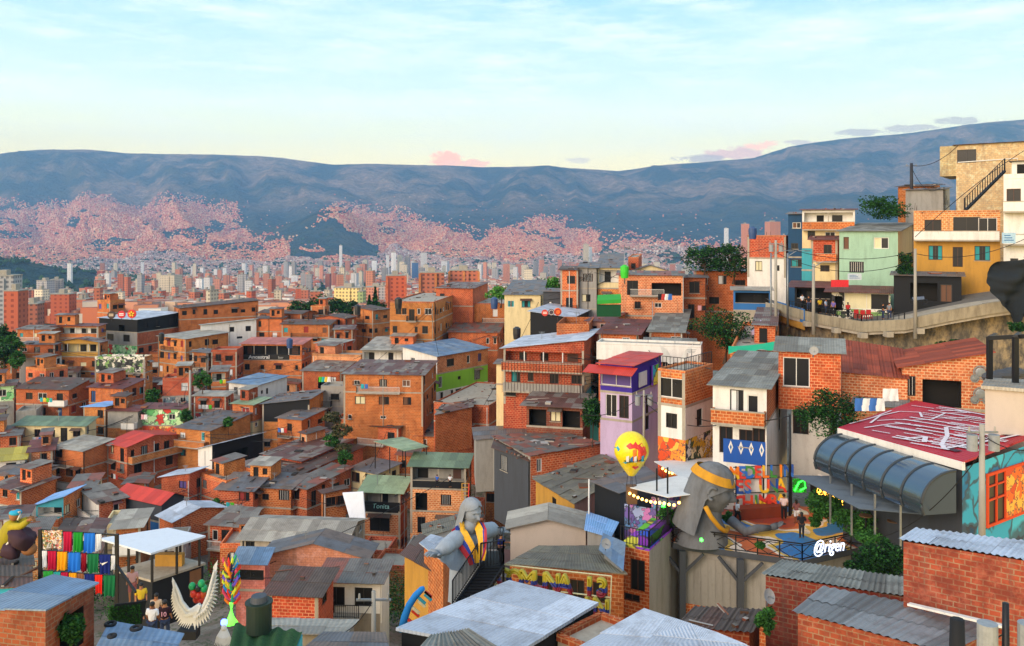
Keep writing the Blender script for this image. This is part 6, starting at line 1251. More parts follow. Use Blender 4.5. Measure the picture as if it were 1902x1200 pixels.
# draped netting, tent, green tarpaulin, green awning
tn = root_at('market_tent', 'small lilac pop-up tent with a peaked roof below the double pole', 'tent', P(1413, 660, 92)); TM = paint('tent_lilac', 'a9a3c4', .2); m = MB()
c_ = P(1413, 594, 92); q = [P(1395, 616, 91), P(1430, 616, 91), P(1432, 613, 94), P(1397, 613, 94)]
for i in range(4): a, b = q[i], q[(i+1) % 4]; mid1, mid2 = a.lerp(c_, .55)-Vector((0, 0, .25)), b.lerp(c_, .55)-Vector((0, 0, .25)); m.face([a, b, mid2, mid1], TM); m.face([mid1, mid2, c_], TM); m.face([a-Vector((0, 0, .35)), b-Vector((0, 0, .35)), b, a], TM)
wb(m, 'canopy', tn)
for p in q: m = MB(); m.bar(p, p-Vector((0, 0, 2.4)), .07, STEEL); wb(m, 'leg', tn)
gt = root_at('tarpaulin', 'bright green tarpaulin slung over the brick terrace room', 'tarpaulin', P(1396, 660, 80)); m = MB(); rr = []
for i in range(7): f = i/6; rr.append([P(1353+86*j/14, 643-9*(j/14)**2+f*13+3*math.sin(j*.9+i*.4)*f, 81-f*2.5) for j in range(15)])
m.grid(rr, paint('tarp_green', '12a876', .2)); wb(m, 'sheet', gt, True)
ga = root_at('shop_awning', 'bright green shop awning below the cream terrace house', 'awning', P(1132, 572, 113)); m = MB(); q = [P(1109, 558, 113.5), P(1154, 556, 113.5), P(1153, 546, 116), P(1110, 548, 116)]; GA = paint('awning_green', '2f9a34', .2); m.face(q, GA); m.face([q[0]-Vector((0, 0, .5)), q[1]-Vector((0, 0, .5)), q[1], q[0]], GA); m.face([q[3]-Vector((0, 0, .02)), q[2]-Vector((0, 0, .02)), q[1]-Vector((0, 0, .02)), q[0]-Vector((0, 0, .02))], GA); wb(m, 'cloth', ga)
m = MB(); m.box((q[0].x, q[0].y+.3, q[0].z-2.2), (q[1].x, q[0].y+.5, q[0].z-.6), paint('shop_shutter', '0f4a28', .3)); wb(m, 'front', ga)
# white wings on the purple bar roof
w3 = root_at('roof_wings', 'pair of white painted wings standing on the purple bar roof', 'sculpture', P(1256, 676, 84))
for sx in (-1, 1):
    m = MB()
    for i in range(9): f = i/8; feather(m, P(1256+sx*(6+4*f), 674-8*f, 84), P(1256+sx*(20+11*f), 668-28*f, 84-.3*f), .26, FW)
    wb(m, 'wing', w3)
# round rooftop emblems
def emblem(px, py, Y, r, lb, c1, c2, shape):
    o = root_at('round_emblem', lb, 'sign', P(px, py+r*1.6, Y)); m = MB(); c_ = P(px, py, Y); rr_ = r/F*Y
    m.tube([c_+Vector((0, .15, 0)), c_-Vector((0, .15, 0))], [rr_, rr_], plain('emblem_'+c1, c1), 24); wb(m, 'disc', o)
    m = MB(); mt_ = plain('emblem_'+c2, c2); y_ = c_.y-.17
    if shape == 'ring':
        for i in range(16): a_, b_ = i*math.pi/8, (i+1)*math.pi/8; m.bar(Vector((c_.x+.72*rr_*math.cos(a_), y_, c_.z+.72*rr_*math.sin(a_))), Vector((c_.x+.72*rr_*math.cos(b_), y_, c_.z+.72*rr_*math.sin(b_))), .2*rr_, mt_)
    elif shape == 'bars':
        for dz in (-.3, .1): m.box((c_.x-.6*rr_, y_, c_.z+dz*rr_), (c_.x+.6*rr_, y_+.03, c_.z+(dz+.22)*rr_), mt_)
    else:
        for a_ in range(5): t_ = 1.57+a_*1.2566; m.bar(Vector((c_.x, y_, c_.z)), Vector((c_.x+.65*rr_*math.cos(t_), y_, c_.z+.65*rr_*math.sin(t_))), .3*rr_, mt_)
    wb(m, 'mark', o); m = MB(); m.bar(c_-Vector((0, 0, rr_)), c_-Vector((0, 0, rr_*1.7)), .1, IRON); wb(m, 'stand', o)
emblem(207, 585, 181, 7, 'round dark emblem on the venue roof, left of the red one', '3a2420', 'd8c0a0', 'bars'); emblem(226, 584, 181, 7, 'round red and white emblem in the middle of the venue roof', 'c8202c', 'f0e8e0', 'bars'); emblem(245, 583, 181, 8, 'round red and gold emblem at the right of the venue roof', 'd8281c', 'f0c020', 'star')
emblem(1012, 581, 116, 6, 'red round letter mark at the left of the club roof', 'c83a28', 'f0d8c8', 'bars'); emblem(1024, 580, 116, 6, 'dark ring mark in the middle of the club roof', '40303a', 'c0b8b0', 'ring'); emblem(1036, 579, 116, 7, 'orange round mark at the right of the club roof', 'e86a20', 'a82018', 'ring')
# lettering on bars
on = on_face(BAR, 'L', plain('banner_black', '17140f', .7), .02, .80, 2.1, 3.15, 'banner')
L_, W__, H_ = BAR['dims']; text('Ancestral', 1.0, WHITE, 'banner_lettering', BAR, (-L_+L_*.30, -.06, H_-2.95), (math.pi/2, 0, 0), .02, bold=.02, sx=1.15); text('bar', .7, plain('banner_grey', 'a8a8a0'), 'banner_lettering', BAR, (-L_+L_*.66, -.06, H_-2.9), (math.pi/2, 0, 0), .02, sx=1.2)
L_, W__, H_ = TON['dims']; o = on_face(TON, 'L', BLACK, .02, .98, 1.35, 2.45, 'counter_front', .06); text('Tonita', .85, plain('sign_teal_pale', '9ad0c8'), 'lettering', TON, (-L_*.52, -.09, H_-2.15), (math.pi/2, 0, 0), .02, shear=.1)
wp_ = root_at('white_panel', 'large tilted white sheet panel beside the lettered brick bar', 'panel', P(655, 975, 103)); m = MB(); q = [P(652, 972, 103), P(678, 962, 102), P(674, 914, 104), P(636, 916, 107)]; t_ = Vector((.05, .12, .05)); m.hexa([q[0]+t_, q[1]+t_, q[1], q[0], q[3]+t_, q[2]+t_, q[2], q[3]], paint('panel_white', 'd8dade', .15)); wb(m, 'sheet', wp_)
m = MB(); m.bar(P(655, 968, 103), P(668, 985, 103), .1, STEEL); wb(m, 'prop', wp_)
on_face(WB, 'L', paint('mural_blue', '1d50a0', .2), .2, .98, WB['dims'][2]-1.15, WB['dims'][2]+.6, 'mural')
L_, W__, H_ = WB['dims']; m = MB()
for k in range(4): cx = -L_*.66+k*L_*.19; cz = .55; m.face([(cx, -.045, cz-.5), (cx+.18, -.045, cz), (cx, -.045, cz+.5), (cx-.18, -.045, cz)], WHITE); m.face([(cx, -.05, cz-.22), (cx+.08, -.05, cz), (cx, -.05, cz+.22), (cx-.08, -.05, cz)], wm('bl'))
m.build('mural_diamonds', WB)
# tile roof, medallions
shedq('long terracotta tile roof sloping down behind the bright brick house', [(1560, 692, 70), (1690, 706, 68), (1676, 650, 76), (1560, 632, 82)], 'b3', 'tile', 2.5, corr=.3, deb=False)
shedq('brick storage house in the slope beneath the terracotta roof', [(1580, 752, 66), (1690, 760, 65), (1690, 742, 69), (1584, 738, 69)], 'b3', 'fib', 2.5)
L_, W__, H_ = TILE['dims']
for k, dz in enumerate((2.3, .6)):
    m = MB(); cx = -L_*.1; cz = H_-2.6+dz
    for dx_, dz_, r_ in ((0, .2, .5), (-.42, -.3, .27), (.42, -.3, .27)):
        for a_ in range(20): t0, t1 = a_*.314, (a_+1)*.314; m.bar(Vector((cx+dx_+r_*math.cos(t0), -.08, cz+dz_+r_*math.sin(t0))), Vector((cx+dx_+r_*math.cos(t1), -.08, cz+dz_+r_*math.sin(t1))), .09, STEEL)
        m.sphere((cx+dx_, -.03, cz+dz_), r_*.8, STEEL, 14, 6, (1, .12, 1))
    m.build('iron_ornament', TILE)
pg = root_at('pergola', 'black steel pergola frame above the beige wall at the right edge', 'pergola', P(1870, 720, 56)); m = MB()
for x_, y_ in ((1838, 57), (1886, 55), (1950, 54)): m.bar(P(x_, 626, y_), P(x_, 722, y_), .3, IRON)
m.bar(P(1836, 628, 57), P(1955, 622, 54), .28, IRON); m.bar(P(1838, 628, 57), P(1850, 622, 62), .25, IRON); m.bar(P(1886, 626, 55), P(1894, 620, 60), .25, IRON); wb(m, 'frame', pg)
for q in range(3): m = MB(); a_ = P(1846+18*q, 700-4*q, 60); m.sphere(a_, .55, paint('tarp_grey', '4a4d52', .5), 10, 6, (1.6, 1, .7)); wb(m, 'covered_goods', pg)
shedq('beige plastered house with a flat slab at the right edge below the pergola', [(1822, 722, 53), (1990, 735, 51), (1990, 715, 56), (1832, 708, 58)], 'be', 'pale', 3., sw=5, messy=.0, th=.2)
# ladder, dish, transformers
ld = root_at('ladder', 'yellow and red wooden ladder leaning by the wide green roofed bar', 'ladder', P(868, 930, 100)); m = MB()
for dx in (0, 13): m = MB(); m.bar(P(866+dx*.9-8, 935, 99), P(858+dx, 898, 101), .1, [wm('ye'), rp][dx > 0]); wb(m, 'rail', ld)
m = MB()
for i in range(6): f = i/5; m.bar(P(858, 935, 99).lerp(P(858, 898, 101), f), P(869.7, 935, 99).lerp(P(871, 898, 101), f), .08, wm('ye'))
wb(m, 'rungs', ld)
def dish(px, py, Y, r, lb, az=-.5):
    o = root_at('satellite_dish', lb, 'satellite dish', P(px, py+8, Y)); m = MB(); c_ = P(px, py, Y); M_ = Matrix.Rotation(az, 3, 'Z') @ Matrix.Rotation(R(-25), 3, 'X'); rr = []
    for i in range(6): q = i/5; rr.append([c_+M_ @ Vector((r*q*math.cos(j*.3927), -.25*r*q*q, r*q*math.sin(j*.3927))) for j in range(16)])
    m.grid(rr, paint('dish_grey', '9a9a98', .4), True); wb(m, 'bowl', o, True); m = MB(); m.bar(c_, c_+M_ @ Vector((0, -r*.9, -.1)), .04, STEEL); m.bar(c_, c_+Vector((0, .2, -r*1.5)), .06, STEEL); wb(m, 'mount', o)
dish(1427, 1108, 36.5, .32, 'grey satellite dish on the brick wall beside the potted plant', .6); dish(1125, 1010, 53, .32, 'satellite dish on the pale blue roof beside the beige block', .3); dish(1512, 652, 57, .3, 'small dish on the weathered roof of the bright brick house')
# ------------------------------------------------------------------ trees and plants
def foliage(m, c, rx, ry, rz, n, ls, mat, rng, lumps=14):
    cl = []
    for _ in range(lumps):
        while True:
            v = Vector((rng.uniform(-1, 1), rng.uniform(-1, 1), rng.uniform(-.9, 1)))
            if .25 < v.length < 1.0: break
        cl.append((v, rng.uniform(.28, .5)))
    V_, F_ = m.v, m.f; mi = m.mi(mat)
    for _ in range(n):
        v, r = cl[int(rng.random()*lumps)]
        d = Vector((rng.gauss(0, 1), rng.gauss(0, 1), rng.gauss(0, 1))).normalized()*r*rng.uniform(.55, 1.05)
        p = c+Vector(((v.x+d.x)*rx, (v.y+d.y)*ry, (v.z+d.z)*rz))
        a = Vector((rng.gauss(0, 1), rng.gauss(0, 1), rng.gauss(0, .6))).normalized()*ls*rng.uniform(.6, 1.5); b = a.cross(Vector((rng.gauss(0, 1), rng.gauss(0, 1), rng.gauss(0, 1)))).normalized()*ls*rng.uniform(.4, .7)
        k = len(V_); V_ += [tuple(p-a), tuple(p+b), tuple(p+a), tuple(p-b)]; F_.append((k, k+1, k+2, k+3)); m.m.append(mi); m.uv += [(0, 0), (1, 0), (1, 1), (0, 1)]
GRN = {'night': ['0a150f', '0e1c15', '14241c', '0b1210', '1a2c22'], 'dark': ['0d2a14', '163c1c', '24501f', '0f2e1c', '2f5e26'], 'mid': ['2a5522', '356628', '21481e', '417230'], 'bright': ['3f7a2c', '4d8a30', '356a28', '5f9438'], 'dry': ['4a4a30', '5a5638', '3c4a2a', '655a40'], 'ivy': ['1f4a1c', '2d5a22', '173a18']}
def tree(px, py, rpx, rpy, Y, basepy, kind, label, name='tree', cat='tree', n=None, group=None, trunk=True):
    rng = random.Random(int(px*7+py)); k = Y/F; c = P(px, py, Y); b = P(px, basepy, Y); rx, rz = rpx*k, rpy*k
    o = root_at(name, label, cat, b, group); mat = islandmix('leaves_'+kind, GRN[kind], .8, .8)
    n = n or int(min(8000, 700+rpx*rpy*1.9)); m = MB(); foliage(m, c, rx, rx*.85, rz, n, max(.10, 2.3*k), mat, rng, 16+int(rpx/3)); wb(m, 'crown' if trunk else 'foliage', o)
    if trunk:
        m = MB(); bk = paint('bark', '4a3a2c', .5); t_ = [b-Vector((0, 0, 1)), b.lerp(c, .45)+Vector((.1*rx, 0, 0)), c+Vector((0, 0, rz*.3))]; r0 = max(.07, rx*.09); m.tube(t_, [r0, r0*.75, r0*.25], bk, 8)
        for _ in range(6): d = Vector((rng.uniform(-.7, .7)*rx, rng.uniform(-.5, .5)*rx, rng.uniform(.0, .6)*rz)); m.tube([t_[1].lerp(t_[2], rng.uniform(0, .5)), c+d*.5, c+d], [r0*.45, r0*.3, r0*.1], bk, 6)
        wb(m, 'trunk', o)
    return o
tree(1346, 612, 52, 33, 94, 660, 'dark', 'big dark round crowned tree on the road bend below the double pole')
tree(1306, 484, 32, 24, 128, 516, 'dark', 'dark tree behind the wide brick house, left of its twin'); tree(1362, 482, 38, 26, 127, 516, 'dark', 'dark tree behind the wide brick house, right of its twin')
for i, (x_, y_, r_) in enumerate(((930, 541, 26), (965, 537, 28), (1000, 532, 26), (1028, 528, 18))): tree(x_, y_+2, r_, 12, 175, y_+22, 'bright', 'bright green tree behind the orange block, %s' % ['nearest the orange block', 'second from the orange block', 'third from the orange block', 'beside the narrow brick house'][i], group='trees behind the orange block')
for i, (x_, y_, rx_, ry_) in enumerate(((556, 572, 26, 14), (600, 567, 34, 18), (648, 574, 28, 14), (690, 575, 32, 13))): tree(x_, y_, rx_, ry_, 262, y_+26, 'dark', 'dark green tree before the pale yellow block, %s' % ['left end of its clump', 'tallest of the clump', 'right of the tallest', 'below the conifers'][i], group='dark trees before the yellow block')
for i, (x_, y0, y1, w_) in enumerate(((697, 532, 590, 11), (686, 548, 590, 8))):
    o = root_at('conifer', 'pointed dark conifer rising from the clump, %s one' % ['the taller', 'the shorter'][i], 'tree', P(x_, y1, 255)); rng = random.Random(i); m = MB(); k_ = 255/F
    for _ in range(900):
        f = rng.random()**.7; p = P(x_, y0+(y1-y0)*f, 255)+Vector((rng.gauss(0, .45)*w_*k_*f, rng.gauss(0, .45)*w_*k_*f, 0)); a = Vector((rng.gauss(0, 1), rng.gauss(0, 1), -.4)).normalized()*.45; b = a.cross(Vector((rng.gauss(0, 1), rng.gauss(0, 1), 1))).normalized()*.25; m.face([p-a, p+b, p+a, p-b], islandmix('leaves_dark', GRN['dark'], .8, .8), [(0, 0)]*4)
    wb(m, 'crown', o); m = MB(); m.tube([P(x_, y1+8, 255), P(x_, y0+4, 255)], [.3, .05], paint('bark', '4a3a2c', .5), 6); wb(m, 'trunk', o)
tree(1546, 768, 52, 40, 61, 850, 'dark', 'dense dark tree crowding the corner of the crimson roof')
nt_ = root_at('draped_netting', 'dark shade netting hanging in folds at the right end of the road', 'netting', P(1885, 595, 79)); m = MB(); rr = []
LX = [1852, 1842, 1838, 1839, 1843, 1850, 1858, 1868, 1878]; RX = [1940, 1975, 1985, 1980, 1965, 1945, 1922, 1902, 1886]
for i in range(33):
    f = i/32*8; lx, rx = np.interp(f, range(9), LX), np.interp(f, range(9), RX); row = []
    for j in range(41): g_ = j/40; row.append(P(lx+(rx-lx)*g_+2*noise.noise((i*.4, j*.3, 1.)), 486-16*g_*(1-f/8)+f*13.5+4*math.sin(g_*9)*(1 if i > 28 else .3), 79)+Vector((0, .55*math.sin(g_*13+f*.7)+.9*noise.noise((g_*3, f*.8, 4.))-1.2*math.sin(math.pi*g_), 0)))
    rr.append(row)
m.grid(rr, paint('shade_net', '23292e', .6, .9, .2, 0, .6)); wb(m, 'net', nt_, True)
tree(1640, 386, 46, 20, 110, 408, 'ivy', 'leafy creeper mound spilling over the hilltop wall', 'ivy_mound', 'plant', trunk=False)
for i, (x_, y_, r_) in enumerate(((8, 622, 16), (20, 640, 18), (6, 662, 22), (30, 668, 14))): tree(x_, y_, r_, r_, 168-i*3, y_+30, 'mid' if i % 2 else 'dark', 'green tree among the left edge cottages, %s' % ['highest up the slope', 'second from the top', 'broadest and leftmost', 'small one by the cottage wall'][i], group='trees at the left edge')
tree(1100, 765, 18, 30, 84, 812, 'dark', 'narrow dark tree between the rebar house and the purple bar')
for i, (x_, y_, rx_, ry_, k_) in enumerate(((618, 776, 16, 10, 'dry'), (634, 800, 18, 12, 'dry'), (616, 818, 14, 10, 'mid'), (638, 832, 16, 9, 'dry'))): tree(x_, y_, rx_, ry_, 126, y_+20, k_, 'scrubby bush on the bare slope left of the big brick house, %s' % ['topmost and twiggy', 'widest and dry', 'greenest', 'lowest'][i], 'bush', 'bush', group='bushes on the bare slope', trunk=False)
for x_, y_, r_, Y_, lb in ((286, 736, 14, 150, 'bush filling the gap beside the graffiti ring house'), (346, 772, 10, 138, 'rounded bush at the foot of the tall lamp pole'), (376, 706, 14, 146, 'bush beside the small corner kiosk'), (424, 782, 10, 134, 'bush below the blue graffiti wall'), (640, 848, 12, 118, 'shrub under the bare slope'), (405, 940, 12, 106, 'bush behind the broad white gabled roof')): tree(x_, y_, r_, r_, Y_, y_+14, 'mid', lb, 'bush', 'bush')
for x_, y_, rx_, ry_, Y_, lb in ((1530, 936, 30, 28, 57, 'leafy planter mass at the left end of the bar beneath the grey awning'), (1588, 972, 38, 20, 54.5, 'wide leafy planter along the front of the bar'), (1238, 965, 16, 22, 58, 'fern like plants at the left side of the giant head'), (1514, 966, 12, 12, 58, 'potted bush behind the woman in black on the platform'), (1352, 962, 9, 10, 60, 'small bush at the chin of the giant head'), (1620, 1002, 26, 12, 51, 'low planter bushes hanging below the bar front'), (1640, 1040, 40, 30, 46, 'dark shrubs in the gully below the bar'), (1600, 1050, 30, 16, 47, 'dark shrubs in the gully left of their larger neighbour'), (1424, 1152, 16, 20, 35, 'potted plant beside the satellite dish'), (1462, 634, 14, 10, 84, 'small shrub at the end of the green tarpaulin'), (1772, 640, 24, 8, 81, 'low shrub growing along the rock wall foot'), (1890, 606, 16, 8, 78, 'leafy branch under the black netting'), (1682, 492, 16, 20, 92, 'climbing plant at the corner of the ochre house'), (1412, 1012, 8, 5, 55, 'little potted plant on the platform edge')):
    tree(x_, y_, rx_, ry_, Y_, y_+ry_, 'mid' if y_ > 900 and 'gully' not in lb else 'dark', lb, 'leafy_plant', 'plant', trunk=False)
tree(133, 1165, 24, 26, 28.6, 1195, 'ivy', 'green potted plants filling the window of the near brick house', 'window_plants', 'plant', n=900, trunk=False)
hd_ = root_at('green_hedge', 'clipped green leaf wall beside the waiting people', 'hedge', P(232, 1168, 37)); m = MB(); rng = random.Random(2); a, b = P(203, 1168, 36.4), P(262, 1160, 37.6)
for _ in range(2600):
    p = a.lerp(b, rng.random())+Vector((rng.gauss(0, .02), rng.gauss(0, .07), rng.uniform(0, .95))); q_ = Vector((rng.gauss(0, 1), rng.gauss(0, .5), rng.gauss(0, 1))).normalized()*.05; r_ = q_.cross(Vector((rng.gauss(0, .4), 1, rng.gauss(0, .4)))).normalized()*.03; m.face([p-q_, p+r_, p+q_, p-r_], islandmix('leaves_ivy', GRN['ivy'], .8, .8), [(0, 0)]*4)
wb(m, 'foliage', hd_); m = MB(); m.bar(a, b, .06, BLACK, 2.0); wb(m, 'backing', hd_)
# ------------------------------------------------------------------ people
def skin(name, parent, pts, edges, rad, mat, sub=1):
    me = bpy.data.meshes.new(name); me.from_pydata([tuple(p) for p in pts], edges, []); me.materials.append(mat); o = bpy.data.objects.new(name, me); COL.objects.link(o); o.parent = parent
    o.modifiers.new('skin', 'SKIN')
    for i, v in enumerate(me.skin_vertices[0].data): v.radius = (rad[i],)*2 if not isinstance(rad[i], tuple) else rad[i]; v.use_root = (i == 0)
    s_ = o.modifiers.new('sub', 'SUBSURF'); s_.levels = s_.render_levels = sub
    return o
SKINS = [paint('skin_tan', 'a8714c', .05), paint('skin_brown', '7a4c32', .05)]; HAIR = plain('hair_black', '15100e', .6)
def person(px, py, Y, lb, top, legs, face=0., h=1.7, arms=(.15, .15), stride=.12, shortlegs=False, num=None, hair=True, skirt=False):
    b = P(px, py, Y); rng = random.Random(int(px)); o = thing('person', lb, 'person', b, face, 'people in the neighbourhood'); s = h/1.7; V = lambda x, y, z: Vector((x*s, y*s, z*s)); sk = SKINS[int(px) % 2]; st = stride
    pts = [V(0, 0, .93), V(0, 0, 1.12), V(0, 0, 1.36), V(0, -.01, 1.48), V(0, -.02, 1.60), V(0, -.01, 1.70)]; ed = [(0, 1), (1, 2), (2, 3), (3, 4), (4, 5)]; rad = [.13*s, .12*s, .13*s, .055*s, .095*s, .07*s]
    hip, arm = [], []
    for sx, sd in ((-1, 1), (1, -1)):
        k = len(pts); pts += [V(sx*.10, 0, .88), V(sx*.11, -st*sd*.5-.02, .48), V(sx*.11, -st*sd*.2+.05*(sd < 0), .08), V(sx*.12, -st*sd*.2-.14, .03)]; ed += [(0, k), (k, k+1), (k+1, k+2), (k+2, k+3)]; rad += [.085*s, .062*s, .042*s, .04*s]
        a_ = arms[0 if sx < 0 else 1]; k = len(pts); pts += [V(sx*.19, 0, 1.40), V(sx*(.22+a_*.12), .02-a_*.1, 1.13), V(sx*(.23+a_*.05), -.06-a_*.35, .92+a_*.35), V(sx*(.23+a_*.02), -.09-a_*.45, .84+a_*.42)]; ed += [(2, k), (k, k+1), (k+1, k+2), (k+2, k+3)]; rad += [.062*s, .046*s, .034*s, .036*s]; arm.append(k)
    skin('body', o, pts, ed, rad, sk)
    e = 1.0; tp = [V(0, 0, .90), V(0, 0, 1.12), V(0, 0, 1.37), V(0, 0, 1.44)]; te = [(0, 1), (1, 2), (2, 3)]; tr_ = [(.185*s, .15*s), (.175*s, .14*s), (.18*s, .14*s), .085*s]
    for k in arm: q = len(tp); tp += [pts[k].copy(), pts[k].lerp(pts[k+1], .85)]; te += [(2, q), (q, q+1)]; tr_ += [.085*s, .072*s]
    shirt = skin('shirt', o, tp, te, tr_, top)
    tp = [V(0, 0, .96)]; te = []; tr_ = [(.17*s, .14*s)]
    for k0 in (6, 14):
        q = len(tp); tp += [pts[k0].copy(), pts[k0+1].copy()]; te += [(0, q), (q, q+1)]; tr_ += [.105*s, .082*s]
        if not shortlegs: tp.append(pts[k0+2].copy()); te.append((q+1, q+2)); tr_.append(.066*s)
    skin('trousers', o, tp, te, tr_, legs)
    m = MB(); m.sphere(V(0, .015, 1.655), .115*s, HAIR, 12, 8, (.95, 1.05, .85)); 
    if not hair: m.sphere(V(0, .05, 1.52), .09*s, HAIR, 10, 6, (1, .6, 1.6))
    hr = m.build('hair', o, True)
    m = MB(); m.sphere(V(0, -.115, 1.60), .018*s, sk, 6, 4); m.sphere(V(-.035, -.105, 1.62), .012*s, INT, 6, 4); m.sphere(V(.035, -.105, 1.62), .012*s, INT, 6, 4); m.box(V(-.03, -.112, 1.555), V(.03, -.10, 1.563), plain('lips', '8a4a40')); m.build('face', o)
    if num:
        text(num, .26*s, plain('number_pink', 'e8a8b8'), 'shirt_number', shirt, V(0, .158, 1.12), (math.pi/2, 0, math.pi), .004, bold=.006)
    return o
C = lambda k, c: paint('cloth_'+k, c, .12, .85)
dk_, wh_, bl_, rd_, yl_, gy_ = C('black', '1a1b20'), C('white', 'd8d8d8'), C('denim', '2c3a58'), C('red', 'b02a2a'), C('yellow', 'd8b42c'), C('grey', '75777c')
PD = lambda x, y: G(x, y, pz).y
person(1456, 966, PD(1456, 966), 'man in a pink-white shirt and dark trousers standing before the letters', C('pale_pink', 'e0c4c0'), dk_, 2.9, 1.85)
person(1479, 972, PD(1479, 972), 'woman in a white skirt and dusky top beside the man in the pale shirt', C('dusky', '8a5a5c'), wh_, 3.3, 1.68, (.5, .2), shortlegs=True, hair=False)
person(1370, 974, PD(1370, 974), 'woman in a white top and black trousers walking past the stone face', wh_, dk_, 1.7, 1.75, stride=.3, hair=False)
person(1489, 1000, PD(1489, 1000), 'woman in black standing alone at the corner of the platform', dk_, C('charcoal', '26282e'), 3.0, 1.75, (.5, .5), hair=False)
for x_, y_, Y_, lb, t_, l_, f_ in ((1640, 990, 55, 'guest in a white shirt inside the dark bar, nearer its counter', wh_, dk_, .3), (1658, 995, 55.5, 'guest in a grey shirt inside the dark bar, right of the white shirt', gy_, bl_, -.4)): person(x_, y_, Y_, lb, t_, l_, f_)
person(283, 1196, 35.5, 'man in a plain white shirt seen from behind on the stairs', wh_, bl_, math.pi-.1, 1.72)
person(306, 1192, 36.2, 'person in a dark shirt numbered 10 seen from behind', C('maroon_black', '2a1420'), bl_, math.pi+.05, 1.74, num='10')
person(290, 1172, 38.5, 'person in a beige top facing the camera beside the number 10 shirt', C('beige', 'c0a890'), dk_, .2, 1.66, hair=False)
person(246, 1118, 40.5, 'woman in a patterned pink and white dress by the black pavilion', C('rose', 'c89a98'), C('rose_dark', '9a5a5a'), .3, 1.66, shortlegs=True, hair=False)
person(262, 1150, 38.5, 'person in yellow standing against the clipped leaf wall', yl_, dk_, .5, 1.6)
person(930, 1048, 46.9, 'person in a dark top with reddish arms and blue cap leaning at the statue balcony', C('navy', '20284a'), dk_, 1.0, 1.66, (.9, .9))
RD = lambda x: float(np.interp(x, [a[0] for a in rp_], [a[2] for a in rp_]))+1.6
RZ = lambda x, d=0: float(np.interp(x, [a[0] for a in rp_], [a[1] for a in rp_]))-8+d
for x_, lb, t_, l_, f_ in ((1490, 'person in white at the left bend stall', wh_, dk_, .4), (1502, 'person in a dark top at the left bend, near the white shirt', dk_, bl_, -.3), (1523, 'person in bright yellow on the road beside the second pole', yl_, dk_, .2), (1534, 'person in a pale blue top behind the road railing', C('pale_blue', 'a8bcd8'), bl_, .8), (1548, 'person in purple next to the crimson pillar', C('purple', '6a5a9a'), dk_, -.6), (1640, 'person in a black top at the right end of the maroon awning', dk_, bl_, 1.2), (1652, 'tall person in a light grey shirt at the shop corner', gy_, bl_, -.9), (1575, 'person in a red top beneath the red sign', rd_, dk_, .1)):
    Y_ = RD(x_); person(x_, 430+(RZ(x_)-430)*1.0, Y_, lb, t_, l_, f_, 1.68)
person(812, 905, 103, 'seated guest in blue on the green roofed bar terrace', C('blue', '2a5ab0'), dk_, 2.6, 1.5); person(836, 905, 103.2, 'seated guest in white on the green roofed bar terrace', wh_, dk_, .2, 1.5)
for i, x_ in enumerate((1592, 1604, 1615)):
    o = root_at('plastic_chair', 'red plastic chair on the road before the shop, %s' % ['left of three', 'middle of three', 'right of three'][i], 'chair', P(x_, RZ(x_)-2, RD(x_)), 'red chairs before the shop'); p = P(x_, RZ(x_)-2, RD(x_)); m = MB(); m.box((p.x-.25, p.y-.25, p.z+.42), (p.x+.25, p.y+.25, p.z+.48), rd_); wb(m, 'seat', o); m = MB(); m.box((p.x-.25, p.y+.22, p.z+.481), (p.x+.25, p.y+.28, p.z+.95), rd_); wb(m, 'backrest', o)
    for sx in (-1, 1):
        for sy in (-1, 1): m = MB(); m.bar((p.x+sx*.2, p.y+sy*.2, p.z), (p.x+sx*.2, p.y+sy*.2, p.z+.419), .06, rd_); wb(m, 'leg', o)
mc = root_at('motorcycle', 'motorcycle parked on the road before the dark garage stall', 'motorcycle', P(1706, 566, 88.6)); p = P(1706, 566, 88.6); m = MB(); m.bar(p+Vector((-.6, 0, .62)), p+Vector((.55, 0, .72)), .24, plain('bike_blue_grey', '6a7890', .3), .3); m.bar(p+Vector((.45, 0, .6)), p+Vector((.6, 0, 1.05)), .07, IRON); wb(m, 'body', mc)
for dx in (-.62, .66):
    m = MB(); m.tube([p+Vector((dx+.27*math.cos(q*.393), 0, .3+.27*math.sin(q*.393))) for q in range(17)], .06, plain('tyre_rubber', '17171a', .8), 6); wb(m, 'wheel', mc)
